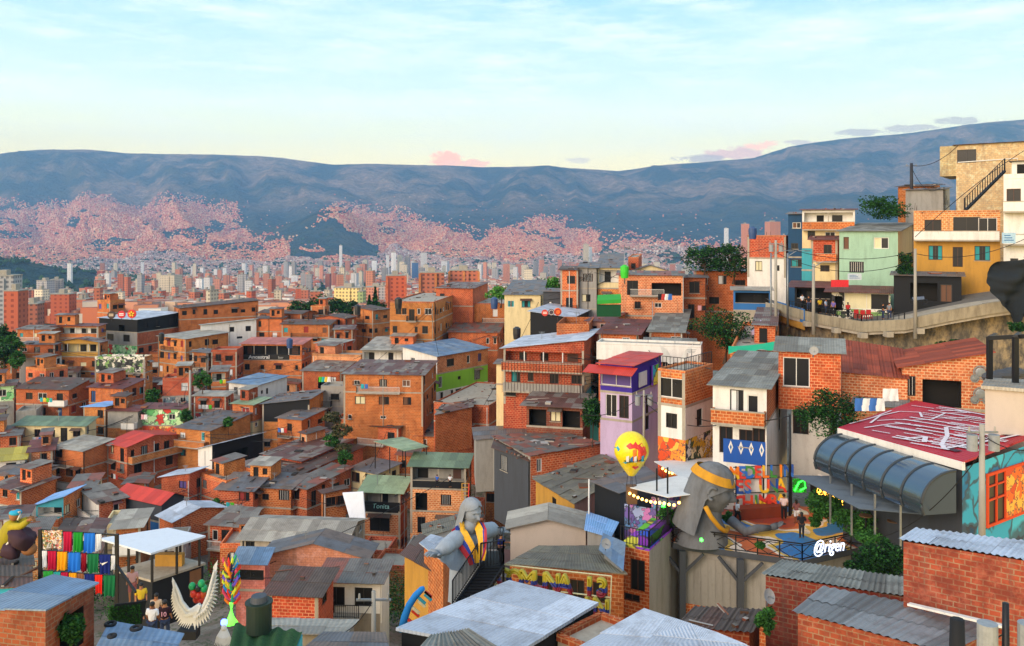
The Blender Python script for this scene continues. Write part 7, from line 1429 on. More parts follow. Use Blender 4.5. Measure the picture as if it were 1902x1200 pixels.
# ------------------------------------------------------------------ poles and cables
PC = paint('pole_concrete', '9c988e', .4)
def pole(px, y0, y1, Y, lb, w=.22, mat=None, kind='', group=None):
    o = root_at('utility_pole', lb, 'pole', P(px, y1, Y), group or 'utility poles'); m = MB(); t_, b_ = P(px, y0, Y), P(px, y1, Y); m.tube([b_-Vector((0, 0, 2)), t_], [w/2*1.2, w/2*.85], mat or PC, 10); wb(m, 'shaft', o, True)
    if 'x' in kind:
        m = MB(); m.bar(t_+Vector((-.8, 0, -.4)), t_+Vector((.8, 0, -.4)), .09, STEEL); wb(m, 'crossarm', o)
        for dx in (-.65, .65): m = MB(); m.tube([t_+Vector((dx, 0, -.35)), t_+Vector((dx, 0, -.12))], [.06, .04], PC, 8); wb(m, 'insulator', o)
    if 't' in kind:
        for dx in (-.55, .55): m = MB(); m.tube([t_+Vector((dx, -.1, -1.3)), t_+Vector((dx, -.1, -.5))], [.26, .26], plain('transformer_grey', '8a8f92', .5), 14); wb(m, 'transformer', o)
    if 'l' in kind:
        m = MB(); m.tube([t_+Vector((0, 0, -.4)), t_+Vector((.9, -.3, .25)), t_+Vector((1.9, -.6, .3))], .05, STEEL, 6); wb(m, 'lamp_arm', o); m = MB(); m.box(tuple(t_+Vector((1.8, -.75, .2))), tuple(t_+Vector((2.4, -.45, .32))), plain('lamp_head', '5a5e62', .4)); wb(m, 'lamp_head', o)
    return t_
p1 = pole(1441, 446, 600, 96, 'tall concrete pole with crossarm at the road bend', .32, None, 'xt'); p2 = pole(1432, 470, 600, 97, 'thinner steel pole right behind the tall crossarm pole', .2, STEEL, 'l'); p3 = pole(1511, 490, 588, 94.6, 'concrete pole before the plum awning', .34, None, 'l'); p4 = pole(1700, 462, 592, 86, 'concrete pole before the dark garage stall', .3, None, ''); p5 = pole(1463, 470, 575, 99, 'steel lamp pole before the navy house', .22, STEEL, 'l')
p6 = pole(1693, 303, 352, 118, 'dark hilltop pole against the blue mountain', .45, plain('pole_dark', '2a2c34', .7), 'x'); p7 = pole(353, 688, 792, 139, 'weathered pole rising between the left brick houses', .4, None, 'x'); p8 = pole(1160, 455, 500, 114, 'thin roof mast beside the green water tank', .12, STEEL, 'x')
p9 = pole(1824, 788, 1000, 43, 'tall concrete pole before the turquoise wall', .3, None, 'xt'); p10 = pole(1467, 770, 905, 60, 'dark slim pole at the white balcony house corner', .16, IRON, ''); p11 = pole(1196, 725, 838, 76, 'pole with transformers before the purple bar', .22, None, 'xt'); p12 = pole(694, 1098, 1196, 39, 'short concrete pole with a meter box in the alley', .22, None, 'x')
p13 = pole(1094, 890, 960, 65, 'pale slim pole at the slate blue shed corner', .14, WHITE, ''); p14 = pole(1868, 1120, 1230, 23, 'dark pole carrying two grey transformers in the near corner', .2, IRON, 't'); p15 = pole(1778, 1150, 1230, 27, 'short black stub post on the translucent roof', .5, BLACK, ''); p16 = pole(1212, 560, 600, 112, 'thin pipe on the brick terrace roofs', .1, STEEL, '')
def cable(a, b, sag, lb, w=.035, g='overhead cables'):
    m = MB(); m.tube([a.lerp(b, i/14)-Vector((0, 0, sag*4*(i/14)*(1-i/14))) for i in range(15)], w/2*1.3, plain('cable_black', '101114', .7), 5); o = m.build('overhead_cable'); tag(o, lb, 'cable', g)
Z = Vector((0, 0, 1))
cable(p1-Z*.4, p4-Z*.3, 1.2, 'upper cable from the crossarm pole to the garage stall pole', .05); cable(p1-Z*1.4, p4-Z*1.2, 1.6, 'lower cable from the crossarm pole to the garage stall pole', .05); cable(p4-Z*.5, P(1930, 430, 84), 1.2, 'cable from the garage stall pole out to the right edge', .05); cable(p1-Z*.6, p8-Z*.3, 1.5, 'cable from the crossarm pole to the thin roof mast', .05)
cable(p11-Z*.5, p10-Z*.1, 1.3, 'cable sagging across the rounded brick house to the dark slim pole', .06); cable(p11-Z*1., P(1330, 790, 64), .8, 'cable from the transformer pole down to the white balcony house', .05); cable(p11-Z*.4, P(1085, 770, 84), .7, 'cable from the transformer pole to the rebar house', .05); cable(p12-Z*.4, P(615, 1182, 37), .4, 'guy wire from the short alley pole to the slate blue roof', .03)
cable(p6-Z*.3, P(1780, 270, 103), .9, 'cable from the hilltop pole to the cream brick tower', .06); cable(p6-Z*.6, P(1745, 350, 110), 1.4, 'cable from the hilltop pole down to the grey lot', .06); cable(P(1700, 440, 92), P(1902, 280, 100), -.5, 'long cable crossing the face of the cream brick tower', .06)
cable(p9-Z*.5, P(1960, 820, 40), .6, 'upper wire from the turquoise wall pole to the right', .04); cable(p9-Z*1.4, P(1600, 1000, 52), 1.2, 'wire from the turquoise wall pole to the bar', .04); cable(p14-Z*.8, P(1620, 1215, 26), .5, 'upper tangled wire of the near transformer pole', .03); cable(p14-Z*1.2, P(1700, 1225, 25), .35, 'lower tangled wire of the near transformer pole', .03)
for i in range(6): cable(P(946+i*4, 668+i*7, 112), P(1118, 676+i*6, 101), .5+.1*i, 'dark cable strung along the rebar house balconies, %s' % ['first from the top', 'second from the top', 'third from the top', 'fourth from the top', 'fifth from the top', 'lowest'][i], .04, 'cables along the rebar house')
cable(p7-Z*.3, P(205, 790, 138), 1.0, 'cable from the weathered pole to the left graffiti house', .05); cable(p7-Z*.3, P(545, 690, 136), 1.2, 'cable from the weathered pole to the laundry house', .05)
LA = {'white': 'd8d8d6', 'blue': '3a6ab0', 'green': '4ab02a', 'red': 'b83a34', 'black': '1c1c20', 'teal': '2aa0a8', 'pink': 'd09aa0', 'yellow': 'd8b83a'}
cr_ = random.Random(21); hv = [h for h in HOUSES if 64 < h[0].location.y < 175 and h[0].location.x/h[0].location.y < .28]
for i in range(72):
    a = cr_.choice(hv); nb = sorted(hv, key=lambda h: (h[0].location-a[0].location).length)[1:9]; b = cr_.choice(nb)
    pa = a[0].location+Vector((cr_.uniform(-2, .5), 0, a[3]-cr_.uniform(.3, 1.2))); pb = b[0].location+Vector((cr_.uniform(-2, .5), 0, b[3]-cr_.uniform(.3, 1.2)))
    cable(pa-Vector((0, .5, 0)), pb-Vector((0, .5, 0)), cr_.uniform(.2, .9), 'thin black cable slung between brick houses of the slope', .055, 'thin cables between the slope houses')
for i in range(34):
    h_ = cr_.choice(hv); b_ = h_[0].location+Vector((-h_[1]*cr_.uniform(.2, .8)*math.cos(h_[4])+h_[2]*.5*math.sin(h_[4]), h_[1]*.4*math.sin(h_[4])+h_[2]*.5*math.cos(h_[4]), h_[3]-.1)); q = cr_.uniform(1.2, 2.4)
    o = thing('tv_aerial', 'thin metal aerial standing on a brick house roof', 'aerial', b_, 0, 'aerials on the slope roofs'); m = MB(); m.bar((0, 0, 0), (0, 0, q), .06, STEEL); wb_ = m.build('mast', o); m = MB()
    for k in range(3): m.bar((-.4+.08*k, 0, q-.12*k-.05), (.4-.08*k, 0, q-.12*k-.05), .035, STEEL)
    m.build('bars', o)
for i in range(22):
    h_ = cr_.choice(hv); L0, W0, H0, t0 = h_[1], h_[2], h_[3], h_[4]; x0 = -L0*cr_.uniform(.3, .9); z0 = H0-cr_.choice([1.3, 4.0])
    for k in range(cr_.randint(2, 4)):
        lx, ly = x0+.6*k, -1.05; b_ = h_[0].location+Vector((lx*math.cos(t0)+ly*math.sin(t0), -lx*math.sin(t0)+ly*math.cos(t0), z0)); m = MB(); c_ = cr_.choice(list(LA)); m.grid([[(.5*b/4, .04*math.sin(b*1.5+f), -.7*f/3) for b in range(5)] for f in range(4)], C('laundry_'+c_, LA[c_])); o = m.build('hanging_cloth', None, True, loc=b_); o.rotation_euler = (0, 0, -t0); tag(o, 'small cloth drying before a house front on the slope', 'laundry', 'cloths on the slope house fronts')
# vertical starter bars on the unfinished house
L_, W__, H_ = REBAR['dims']; m = MB()
for i in range(26): x = -L_+L_*(i+.3)/26; m.bar((x, -1.05, H_-5.2+.2*(i % 3)), (x, -1.05, H_-.3-.3*(i % 4)), .035, FRB)
m.build('rebar', REBAR)
m = MB(); st_ = Matrix()
# iron stair on the cream tower
os_ = root_at('outside_stair', 'dark iron stair climbing along the cream brick tower', 'stair', P(1790, 392, 96)); m = MB(); a, b = P(1792, 392, 97), P(1866, 318, 101)
railing(m, a, b, 1.5, IRON, .55, .07); m.bar(a, b, .3, IRON, .25); wb(m, 'flight', os_); 
# tanks
for px, py, Y, c_, lb in ((1160, 508, 112, '35c22c', 'bright green plastic water tank on the cream terrace house roof'), (664, 578, 147, '23262a', 'black water tank on the dusky three storey house'), (300, 628, 172, '23262a', 'black water tank on the tall pale roofed house'), (918, 566, 128, '2a4a7a', 'blue water tank on the long orange block'), (538, 640, 150, '2a4a7a', 'blue water tank at the edge of the planted terrace'), (960, 622, 118, '23262a', 'black water tank left of the orange roof wall'), (1064, 616, 115, '23262a', 'black water tank on the orange roof wall'), (1398, 436, 118, '2a4a7a', 'blue water tank on the plain walled brick house'), (740, 566, 128, '23262a', 'black water tank on the square balcony door house'), (60, 690, 174, '2a4a7a', 'blue water tank on the flat single window house'), (406, 902, 122, '23262a', 'black water tank on the stepped brick house')):
    o = root_at('water_tank', lb, 'water tank', P(px, py, Y), 'roof water tanks'); b = P(px, py, Y); m = MB(); r_ = .55; m.tube([b-Z*.6, b+Z*.2, b+Z*.9, b+Z*1.05], [r_*.85, r_, r_, r_*.55], plain('tank_'+c_, c_, .4), 14); wb(m, 'barrel', o); m = MB(); m.tube([b+Z*1.051, b+Z*1.13], [.25, .25], plain('tank_lid_'+c_, c_, .5), 12); wb(m, 'lid', o)
# laundry
LB = set()
for px, py, Y, cols_, where in ((592, 700, 134, ['green', 'teal', 'yellow', 'white'], 'beside the big brick house'), (60, 812, 132, ['white', 'pink', 'blue', 'red', 'white', 'teal'], 'before the long cream house'), (1588, 740, 54, ['blue', 'white', 'blue', 'white'], 'under the weathered roof porch'), (1222, 546, 113, ['black', 'red', 'white', 'blue'], 'in the open loggia of the terrace house'), (556, 828, 130, ['blue', 'red', 'white'], 'on the plain brick cube yard'), (1640, 722, 55, ['white', 'white'], 'over the tile house rail'), (262, 770, 138, ['pink', 'white'], 'at the maroon roofed balcony')):
    for i, c_ in enumerate(cols_):
        a = P(px+i*8*55/Y*1.6, py, Y-.2); m = MB(); w_, h_ = .55, .8; rr = [[a+Vector((w_*b/5, .05*math.sin(b*1.5+f), -h_*f/3)) for b in range(6)] for f in range(4)]; m.grid(rr, C('laundry_'+c_, LA[c_])); o = m.build('hanging_cloth', None, True)
        lb = '%s cloth drying %s' % (c_, where); lb = lb if lb not in LB else 'second '+lb; LB.add(lb); tag(o, lb, 'laundry', 'washing hung out to dry')
for p_ in ((1250, 1000, 57, -28), (1400, 1060, 52, -29), (1560, 1060, 50, -29), (1640, 1060, 46, -28), (1750, 1000, 48, -25), (1900, 1000, 42, -22), (1760, 1180, 30, -19), (1500, 1200, 30, -20), (1250, 1200, 33, -21), (900, 1200, 33, -21), (1050, 1100, 45, -25), (850, 1120, 45, -25), (700, 1150, 45, -25), (560, 1160, 42, -24), (400, 1180, 38, -21.5), (280, 1185, 36, -20.5), (150, 1190, 30, -18), (1180, 980, 62, -30), (1130, 900, 80, -31), (1180, 860, 85, -30), (1250, 850, 74, -28), (1050, 930, 75, -31), (780, 1040, 58, -27), (600, 1000, 75, -32), (1800, 760, 60, -17), (1500, 850, 58, -21), (1900, 740, 56, -15)):
    X_, Y_ = (p_[0]-951)/F*p_[2], p_[2]
    for dx in (-2.5, 2.5): GROUND.append((X_+dx, Y_, p_[3]))
# ------------------------------------------------------------------ the land
def ridge(px):
    xs = [-600, -200, 0, 70, 160, 240, 330, 480, 560, 620, 700, 790, 900, 1020, 1150, 1240, 1290, 1400, 1470, 1560, 1700, 1830, 1902, 2200, 2600]
    ys = [300, 292, 287, 279, 277, 284, 286, 288, 298, 306, 304, 306, 309, 311, 318, 306, 302, 293, 272, 258, 246, 228, 222, 215, 230]
    return np.interp(px, xs, ys)
def fbm(x, y, o=5, seed=0.):
    v = np.zeros(np.shape(x)); a = 1.
    xf, yf = np.ravel(x), np.ravel(y); r = np.zeros(len(xf))
    for k in range(o):
        s = 2.**k
        r += a*np.array([noise.noise((float(p)*s+seed+k*17.3, float(q)*s-seed, seed*.37)) for p, q in zip(xf, yf)]); a *= .5
    return r.reshape(np.shape(x))
gp = np.array(GROUND)
def near_z(x, y):
    """the village hillside: smooth surface under the houses' bases"""
    d2 = (gp[None, :, 0]-x.ravel()[:, None])**2+(gp[None, :, 1]-y.ravel()[:, None])**2
    w = 1/(d2+30.)**1.7
    zz_ = (w*gp[None, :, 2]).sum(1)/w.sum(1)
    # lean to the lower neighbours so that no base is buried
    w2 = w*np.exp(-(gp[None, :, 2]-zz_[:, None])*.45)
    return ((w2*gp[None, :, 2]).sum(1)/w2.sum(1)-.9).reshape(x.shape)
# ------------------------------------------------------------------ more houses squeezed into the gaps of the slope
def project(root, L, Wd, H, th):
    xs, zt, zb = [], [], []
    for x, y in ((0, 0), (-L, 0), (0, Wd), (-L, Wd)):
        w = root.location+Vector((x*math.cos(th)+y*math.sin(th), -x*math.sin(th)+y*math.cos(th), 0)); xs.append(w.x/w.y*F+951); zt.append(430-(w.z+H)/w.y*F); zb.append(430-w.z/w.y*F)
    c = root.location+Vector((-L/2*math.cos(th)+Wd/2*math.sin(th), L/2*math.sin(th)+Wd/2*math.cos(th), 0))
    return min(xs), max(xs), min(zt), max(zb), c
HP = [(*project(*h[:5]), h) for h in HOUSES]
SHD = [(o, [o.location+v for v in []]) for o in SC.objects if o.name.startswith('tin_roof_shed')]
SBX = []
for o, _ in SHD:
    r_ = [c for c in o.children if c.name.startswith('roof')][0]; vs = np.array([v.co for v in r_.data.vertices]); SBX.append((vs[:, 0].min(), vs[:, 0].max(), vs[:, 1].min(), vs[:, 1].max()))
KEEP = ('red hip', 'red gab', 'white gab', 'black opening', 'sky blue', 'nine small', 'light green', 'wide green', 'graffiti', 'brick top', 'salmon', 'pale grey', 'long cream', 'bright white', 'black curtained', 'white-grey', 'party venue', 'wavy', 'dark gabled', 'laundry')
fr = random.Random(11); usedn = set(); nf = 0
short = lambda s: ' '.join(s.split()[:6]).rstrip(',')
cand = [(px+fr.uniform(-8, 8), Y+fr.uniform(-2, 2)) for Y in np.arange(66, 214, 4.) for px in range(-10, 1240, 13)]
for px, Y in cand:
    if (px > 1085 and Y < 100) or (px < 520 and Y < 92) or (px < 1000 and Y < 70) or (560 < px < 650 and 118 < Y < 136) or (680 < px < 800 and Y < 92) or (px < 700 and Y < 82): continue
    x = (px-951)/F*Y; rad = 2.35
    z = float(near_z(np.array([x]), np.array([Y]))[0]) + .5
    ok = True; best = None
    for x0, x1, yt, yb, c, h in HP:
        root, L, Wd, H, th, lb = h; dx, dy = x-root.location.x, Y-root.location.y; lx = dx*math.cos(th)-dy*math.sin(th); ly = dx*math.sin(th)+dy*math.cos(th)
        d = math.hypot(max(-L-lx, 0, lx), max(-ly, 0, ly-Wd))
        if d < rad+.35: ok = False; break
        if best is None or d < best[0]:
            if lb not in usedn: best = (d, lb, c)
    if not ok or best is None or any(a-rad < x < b+rad and c_-rad < Y < d_+rad for a, b, c_, d_ in SBX): continue
    wpx = rad/Y*F; hpx = 2.6/Y*F; pyb = 430-z/Y*F; nmax = 2.3; hidden = 0
    for x0, x1, yt, yb, c, h in HP:
        ov = min(x1, px+wpx)-max(x0, px-wpx)
        if ov < wpx*.25: continue
        if c.y > Y+2: nmax = min(nmax, (pyb-(yb-(.12 if any(w_ in h[5] for w_ in KEEP) else .58)*(yb-yt)))/hpx)
        elif yt < pyb-hpx*.9 and ov > wpx*1.2: hidden += 1
    if nmax < .85 or hidden: continue
    n = nmax if nmax < 1.9 else fr.choice([1.3, 1.9, nmax]); kd = fr.choice(['b', 'b', 'b', 'b2', 'b2', 'b3', 'wh', 'cr', 'gy']); rc = fr.choice(['grey', 'dark', 'rust', 'rust', 'patch', 'patch', 'mar', 'pale']); rk = fr.choice(['s', 's', 'r', 'l', 'g', 'f', 'f', 'f'])
    usedn.add(best[1]); nf += 1
    wn = {'b': 'orange brick', 'b2': 'red brick', 'b3': 'pale brick', 'wh': 'white', 'cr': 'cream', 'gy': 'grey'}[kd]; rn_ = {'grey': 'grey', 'dark': 'dark', 'rust': 'rusty', 'slate': 'slate blue', 'patch': 'patched', 'mar': 'maroon', 'pale': 'pale', 'fib': 'fibre'}[rc] if rk != 'f' else 'flat'
    side = 'in front of' if best[2].y > Y+3 else 'behind' if best[2].y < Y-3 else 'right of' if best[2].x < x else 'left of'
    yy = 430-(z+n*2.6)/Y*F; w2 = wpx*fr.uniform(.8, 1.15)
    r = house('%s house, %s roof, %s the %s' % (wn, rn_, side, short(best[1])), px-w2*.75, px+w2*.55, px+w2, yy, hpx, n, None, kd, (rk, rc), Y=Y-2.2, seed=nf*13+1, ground=False, bal=[('L', 0, .05, .95, fr.choice(['rail', 'brick', 'white']))] if n > 1.7 and fr.random() < .5 else ())
    HP.append((*project(*HOUSES[-1][:5]), HOUSES[-1])); usedn.add(HOUSES[-1][5])
nb_ = 0
for px, Y in cand[::3]:
    if nb_ >= 40: break
    if (px > 1085 and Y < 100) or (px < 700 and Y < 82) or (px < 1000 and Y < 74): continue
    x = (px-951)/F*Y; ok = not any(a-1 < x < b+1 and c_-1 < Y < d_+1 for a, b, c_, d_ in SBX)
    for x0, x1, yt, yb, c, h in HP:
        root, L, Wd, H, th, lb = h; dx, dy = x-root.location.x, Y-root.location.y; lx = dx*math.cos(th)-dy*math.sin(th); ly = dx*math.sin(th)+dy*math.cos(th)
        if math.hypot(max(-L-lx, 0, lx), max(-ly, 0, ly-Wd)) < .9: ok = False; break
    if not ok: continue
    pyb = 430-float(near_z(np.array([x]), np.array([Y]))[0])/Y*F; r_ = 1.5/Y*F; nb_ += 1
    tree(px, pyb-r_*1.6, r_, r_*1.5, Y, pyb+r_*.3, fr.choice(['mid', 'dark', 'mid', 'dry']), 'small leafy shrub growing in a gap between slope houses', 'shrub', 'bush', n=420, group='shrubs between the slope houses', trunk=False)
YS = [230, 320, 450, 650, 900, 1300, 1900, 2600, 3400, 4300, 5200, 6200, 7200, 8200, 9200, 10200, 11000, 12000]
PYF = [None, 640, 622, 600, 585, 566, 545, 527, 512, 497, 474, 440, 404, 372]
def far_z(u, Y):
    px = u*F+951; rg = ridge(px)
    z = np.zeros(np.shape(Y))
    ys = np.array(YS[1:])
    base = np.array(PYF[1:]+[0, 0, 0, 0])
    # columns above the slope blend into the ridge line
    right = np.clip((px-1180)/350, 0, 1)
    out = np.zeros(np.shape(Y))
    it = np.nditer([Y, rg, right, out], op_flags=[['readonly']]*3+[['writeonly']])
    for yy, g, rt, o in it:
        b = base.copy().astype(float)
        k = len(PYF)-1
        b[k] = g+26; b[k+1] = g; b[k+2] = g+14; b[k+3] = g+60
        if rt > 0: b[9:13] = b[9:13]*(1-rt*.0)-rt*np.array([6, 22, 30, 22])
        o[...] = -(np.interp(yy, ys, b)-430)/F*np.interp(yy, ys, ys)
    return out
def terrain_z(u, Y):
    x = u*Y
    t = np.clip((Y-215)/110, 0, 1); t = t*t*(3-2*t)
    zf = far_z(u, np.maximum(Y, 320))
    amp = np.interp(Y, [300, 3500, 5000, 7500, 9500, 10200, 12000], [0, 5, 40, 140, 240, 14, 40])
    if (Y > 1500).any():
        f = fbm(u*9, Y/2600, 6, 3.1)
        rid = 1-2.2*np.abs(fbm(u*11+.35*f, Y/3600, 7, 8.7))
        zf = zf+amp*(f*.7+(rid-.55)*.42)
    # the wooded knolls
    for cx, cy, yk, rw, rd, hh in ((-.66, 0, 2500, .16, 420, 96), (-.21, 0, 6000, .05, 700, 210), (.20, 0, 4700, .1, 500, 70)):
        zf = zf+hh*np.exp(-((u-cx)/rw)**2-((Y-yk)/rd)**2)
    zn = near_z(x, Y) if t.min() < 1 else zf
    return zn*(1-t)+zf*t
def land(name, us, ys, mat, drop=0):
    U, Y = np.meshgrid(us, ys); Z = np.zeros_like(U)
    for i in range(len(ys)): Z[i] = terrain_z(U[i:i+1], Y[i:i+1])[0]-drop
    n = len(us); v = np.stack([U*Y, Y, Z], -1).reshape(-1, 3)
    a = (np.arange(len(ys)-1)[:, None]*n+np.arange(n-1)[None]).ravel(); f = np.stack([a, a+1, a+n+1, a+n], -1)
    me = bpy.data.meshes.new(name); me.from_pydata(v.tolist(), [], f.tolist()); me.materials.append(mat); me.polygons.foreach_set('use_smooth', [True]*len(f)); me.update()
    o = bpy.data.objects.new(name, me); COL.objects.link(o); tag(o, kind='structure'); return o
def ground_mat():
    m, nt, b = newmat('hillside_ground'); pos = nt.nodes.new('ShaderNodeNewGeometry').outputs['Position']
    n1 = noise_(nt, pos, .25, 6, .65); n2 = noise_(nt, pos, 1.7, 5, .7)
    c = mixc(nt, ramp(nt, n1, (.42, 0.), (.6, 1.)), (.13, .10, .075), (.20, .18, .155))
    c = mixc(nt, ramp(nt, n2, (.5, 0.), (.62, 1.)), c, (.045, .065, .025)); nt.links.new(c, b.inputs['Base Color']); b.inputs['Roughness'].default_value = .95
    bump(nt, b, n2, .8, .15); return m
def forest_mat():
    m, nt, b = newmat('forested_slopes'); pos = nt.nodes.new('ShaderNodeNewGeometry').outputs['Position']
    n1 = noise_(nt, pos, .0016, 7, .62); n2 = noise_(nt, pos, .014, 6, .75)
    sz = nt.nodes.new('ShaderNodeSeparateXYZ'); nt.links.new(pos, sz.inputs[0])
    hi = N(nt, 'ShaderNodeMapRange'); nt.links.new(sz.outputs[2], hi.inputs[0]); hi.inputs[1].default_value = 120; hi.inputs[2].default_value = 330
    c = mixc(nt, math_(nt, 'MULTIPLY', ramp(nt, n1, (.45, 0.), (.56, 1.)), hi.outputs[0]), (.036, .074, .072), (.38, .25, .16))
    c = mixc(nt, ramp(nt, n2, (.42, .5), (.6, 0.)), c, (.018, .034, .025)); nt.links.new(c, b.inputs['Base Color']); b.inputs['Roughness'].default_value = 1.; b.inputs['Specular IOR Level'].default_value = 0.
    n3 = noise_(nt, pos, .0045, 6, .65); c = mixc(nt, ramp(nt, n3, (.48, .0), (.60, .55)), c, (.10, .10, .05)); nt.links.new(c, b.inputs['Base Color']); bump(nt, b, math_(nt, 'ADD', n2, math_(nt, 'MULTIPLY', n3, 5.)), 1., 34.); return m
u1 = np.linspace(-.85, .85, 190)
land('ground', u1, np.concatenate([np.array([-8., 2., 8.]), np.geomspace(14, 330, 130)]), ground_mat())
u2 = np.linspace(-.95, .95, 420)
mt = land('mountains', u2, np.concatenate([np.geomspace(310, 4000, 46), np.linspace(4080, 12000, 150)]), forest_mat())

# ------------------------------------------------------------------ the city in the valley
rs = np.random.RandomState(5)
def boxes(name, X, Y, Z, w, d, h, rot, mat, label, roofmat=None):
    n = len(X); c, s = np.cos(rot), np.sin(rot)
    cx = np.array([-1, 1, 1, -1])*.5; cy = np.array([-1, -1, 1, 1])*.5
    lx = cx[None]*w[:, None]; ly = cy[None]*d[:, None]
    px = X[:, None]+lx*c[:, None]-ly*s[:, None]; py = Y[:, None]+lx*s[:, None]+ly*c[:, None]
    bot = np.stack([px, py, np.repeat((Z-6)[:, None], 4, 1)], -1); top = np.stack([px, py, np.repeat((Z+h)[:, None], 4, 1)], -1)
    v = np.concatenate([bot, top], 1).reshape(-1, 3)
    q = np.array([[0, 1, 5, 4], [1, 2, 6, 5], [2, 3, 7, 6], [3, 0, 4, 7], [4, 5, 6, 7]])
    f = (np.arange(n)[:, None, None]*8+q[None]).reshape(-1, 4)
    me = bpy.data.meshes.new(name); me.vertices.add(len(v)); me.vertices.foreach_set('co', v.ravel().astype(np.float32))
    me.loops.add(f.size); me.loops.foreach_set('vertex_index', f.ravel().astype(np.int32)); me.polygons.add(len(f)); me.polygons.foreach_set('loop_start', np.arange(0, f.size, 4, dtype=np.int32))
    me.materials.append(mat)
    if roofmat: me.materials.append(roofmat); me.polygons.foreach_set('material_index', np.tile(np.array([0, 0, 0, 0, 1], dtype=np.int32), n))
    me.polygons.foreach_set('use_smooth', np.zeros(len(f), dtype=bool)); me.update(calc_edges=True); me.validate()
    o = bpy.data.objects.new(name, me); COL.objects.link(o); return tag(o, label, None, None, 'stuff')
def fld(px, py, s, seed): return np.array([noise.noise((a/s+seed, b/s*2.6, seed)) for a, b in zip(px, py)])
def upper(px):  # how high the houses climb, photo rows
    return np.interp(px, [-200, 0, 60, 130, 190, 330, 440, 470, 560, 620, 700, 760, 800, 900, 960, 1010, 1080, 1130, 1200, 1300, 1420, 1700], [352, 352, 372, 350, 345, 358, 372, 440, 430, 372, 372, 384, 404, 420, 412, 392, 408, 428, 432, 438, 444, 450])
N0 = 380000
u = rs.uniform(-.74, .52, N0); Yh = 2500+rs.beta(1.6, 1.3, N0)*5900
order = np.argsort(Yh); u, Yh = u[order], Yh[order]
Zh = np.zeros(N0)
for a in range(0, N0, 3000): Zh[a:a+3000] = terrain_z(u[None, a:a+3000], Yh[None, a:a+3000])[0]
pxh, pyh = u*F+951, 430-Zh/Yh*F
f1 = fld(pxh, pyh, 60, 1.7); f2 = fld(pxh, pyh, 22, 9.2)
up = upper(pxh)
keep = (pyh > up+f2*14)
KN = (pxh > 538) & (pxh < 704) & (pyh > 402+abs(pxh-612)*.62+f2*14) & (pyh < 466+f1*26+f2*12)
dens = np.clip(1.0-np.clip((pyh-470)/60, 0, .35), .2, 1)*np.clip(1.35-np.clip((pxh-1050)/250, 0, 1.05), .12, 1)
dens *= np.clip((pyh-up-f2*14)/30, .0, 1)**1.3
dens *= np.where((f1*.8+f2*.5) < -.30, .05, 1)
dens *= np.where(KN, 0., 1)*np.where((pxh < 60) & (abs(pyh-437) < 7), .05, 1)*np.where((pxh < 175) & (pyh > 484-f2*3) & (Yh < 3300), .0, 1)*np.where((abs(pxh-450) < 40) & (abs(pyh-458) < 8), .1, 1)
stray = (rs.rand(N0) < .003) & (pyh > up-50) & ~KN
keep = ((keep & (rs.rand(N0) < dens)) | stray)
ix = np.where(keep)[0]; n = len(ix); k = rs.rand(n)
hm = islandmix('far_house_colours', ['cc6844', 'd88a60', 'e4a880', 'c45a38', 'e8c098', 'd07850', 'a4543a', 'dc9870', 'd06e48', 'e0b890', 'f0c8a0', 'ecb890', 'd48058'], .9)
hr = islandmix('far_roof_colours', ['a0624c', 'b88468', '7d5646', 'c09a84', '8f5c4a', 'a87862', 'b8a090'], .9)
hm2 = islandmix('low_slope_house_colours', ['b8806c', 'c8a08c', 'd4bcac', 'a8786a', 'e0d4c8', 'b89488', '96887e', 'c4a89c', 'b07c6a', 'd8ccc0', '9c7468'], .9)
hr2 = islandmix('low_slope_roof_colours', ['8d7468', 'a59488', '7d6e66', 'b9a8a0', '8a7468', '99877c'], .9)
yh_ = Yh[ix]+fld(pxh[ix], pyh[ix], 90, 5.5)*900
for nm, sel, ma, mb_, lb in (('distant_hillside_houses', yh_ > 5000, hm, hr, 'thousands of small salmon houses spread over the far mountain slopes'), ('lower_slope_houses', yh_ <= 5000, hm2, hr2, 'dense carpet of greyish pink houses below the far slopes')):
    q = ix[sel]; n = len(q); k = rs.rand(n); boxes(nm, u[q]*Yh[q], Yh[q], Zh[q], rs.uniform(6, 12.5, n), rs.uniform(6, 11, n), rs.uniform(4, 8.5, n)*np.where(k > .985, 2.2, 1), rs.uniform(-.5, .5, n), ma, lb, mb_)
# low-rise quarters in the valley floor, nearer
N1 = 14000
u = rs.uniform(-.68, .2, N1); Yh = rs.uniform(640, 3000, N1)**1.0
Zh = np.zeros(N1)
for a in range(0, N1, 3000): Zh[a:a+3000] = terrain_z(u[None, a:a+3000], Yh[None, a:a+3000])[0]
px1, py1 = u*F+951, 430-Zh/Yh*F
kk = ~((px1 < 185) & (Yh > 1800)) & (fld(px1, py1, 30, 4.4) > -.3)
u, Yh, Zh = u[kk], Yh[kk], Zh[kk]; n = len(u)
vm = islandmix('valley_house_colours', ['b8603c', 'c4714c', 'd99a78', 'a9502f', 'e0cfb8', 'cf8a66', '9a8f8a', 'd6b494', 'f0e9dc'], .9)
boxes('valley_low_houses', u*Yh, Yh, Zh, rs.uniform(8, 18, n), rs.uniform(8, 16, n), rs.uniform(6, 17, n), rs.uniform(-.5, .5, n), vm, 'low brick and cream houses packed across the valley floor', hr)
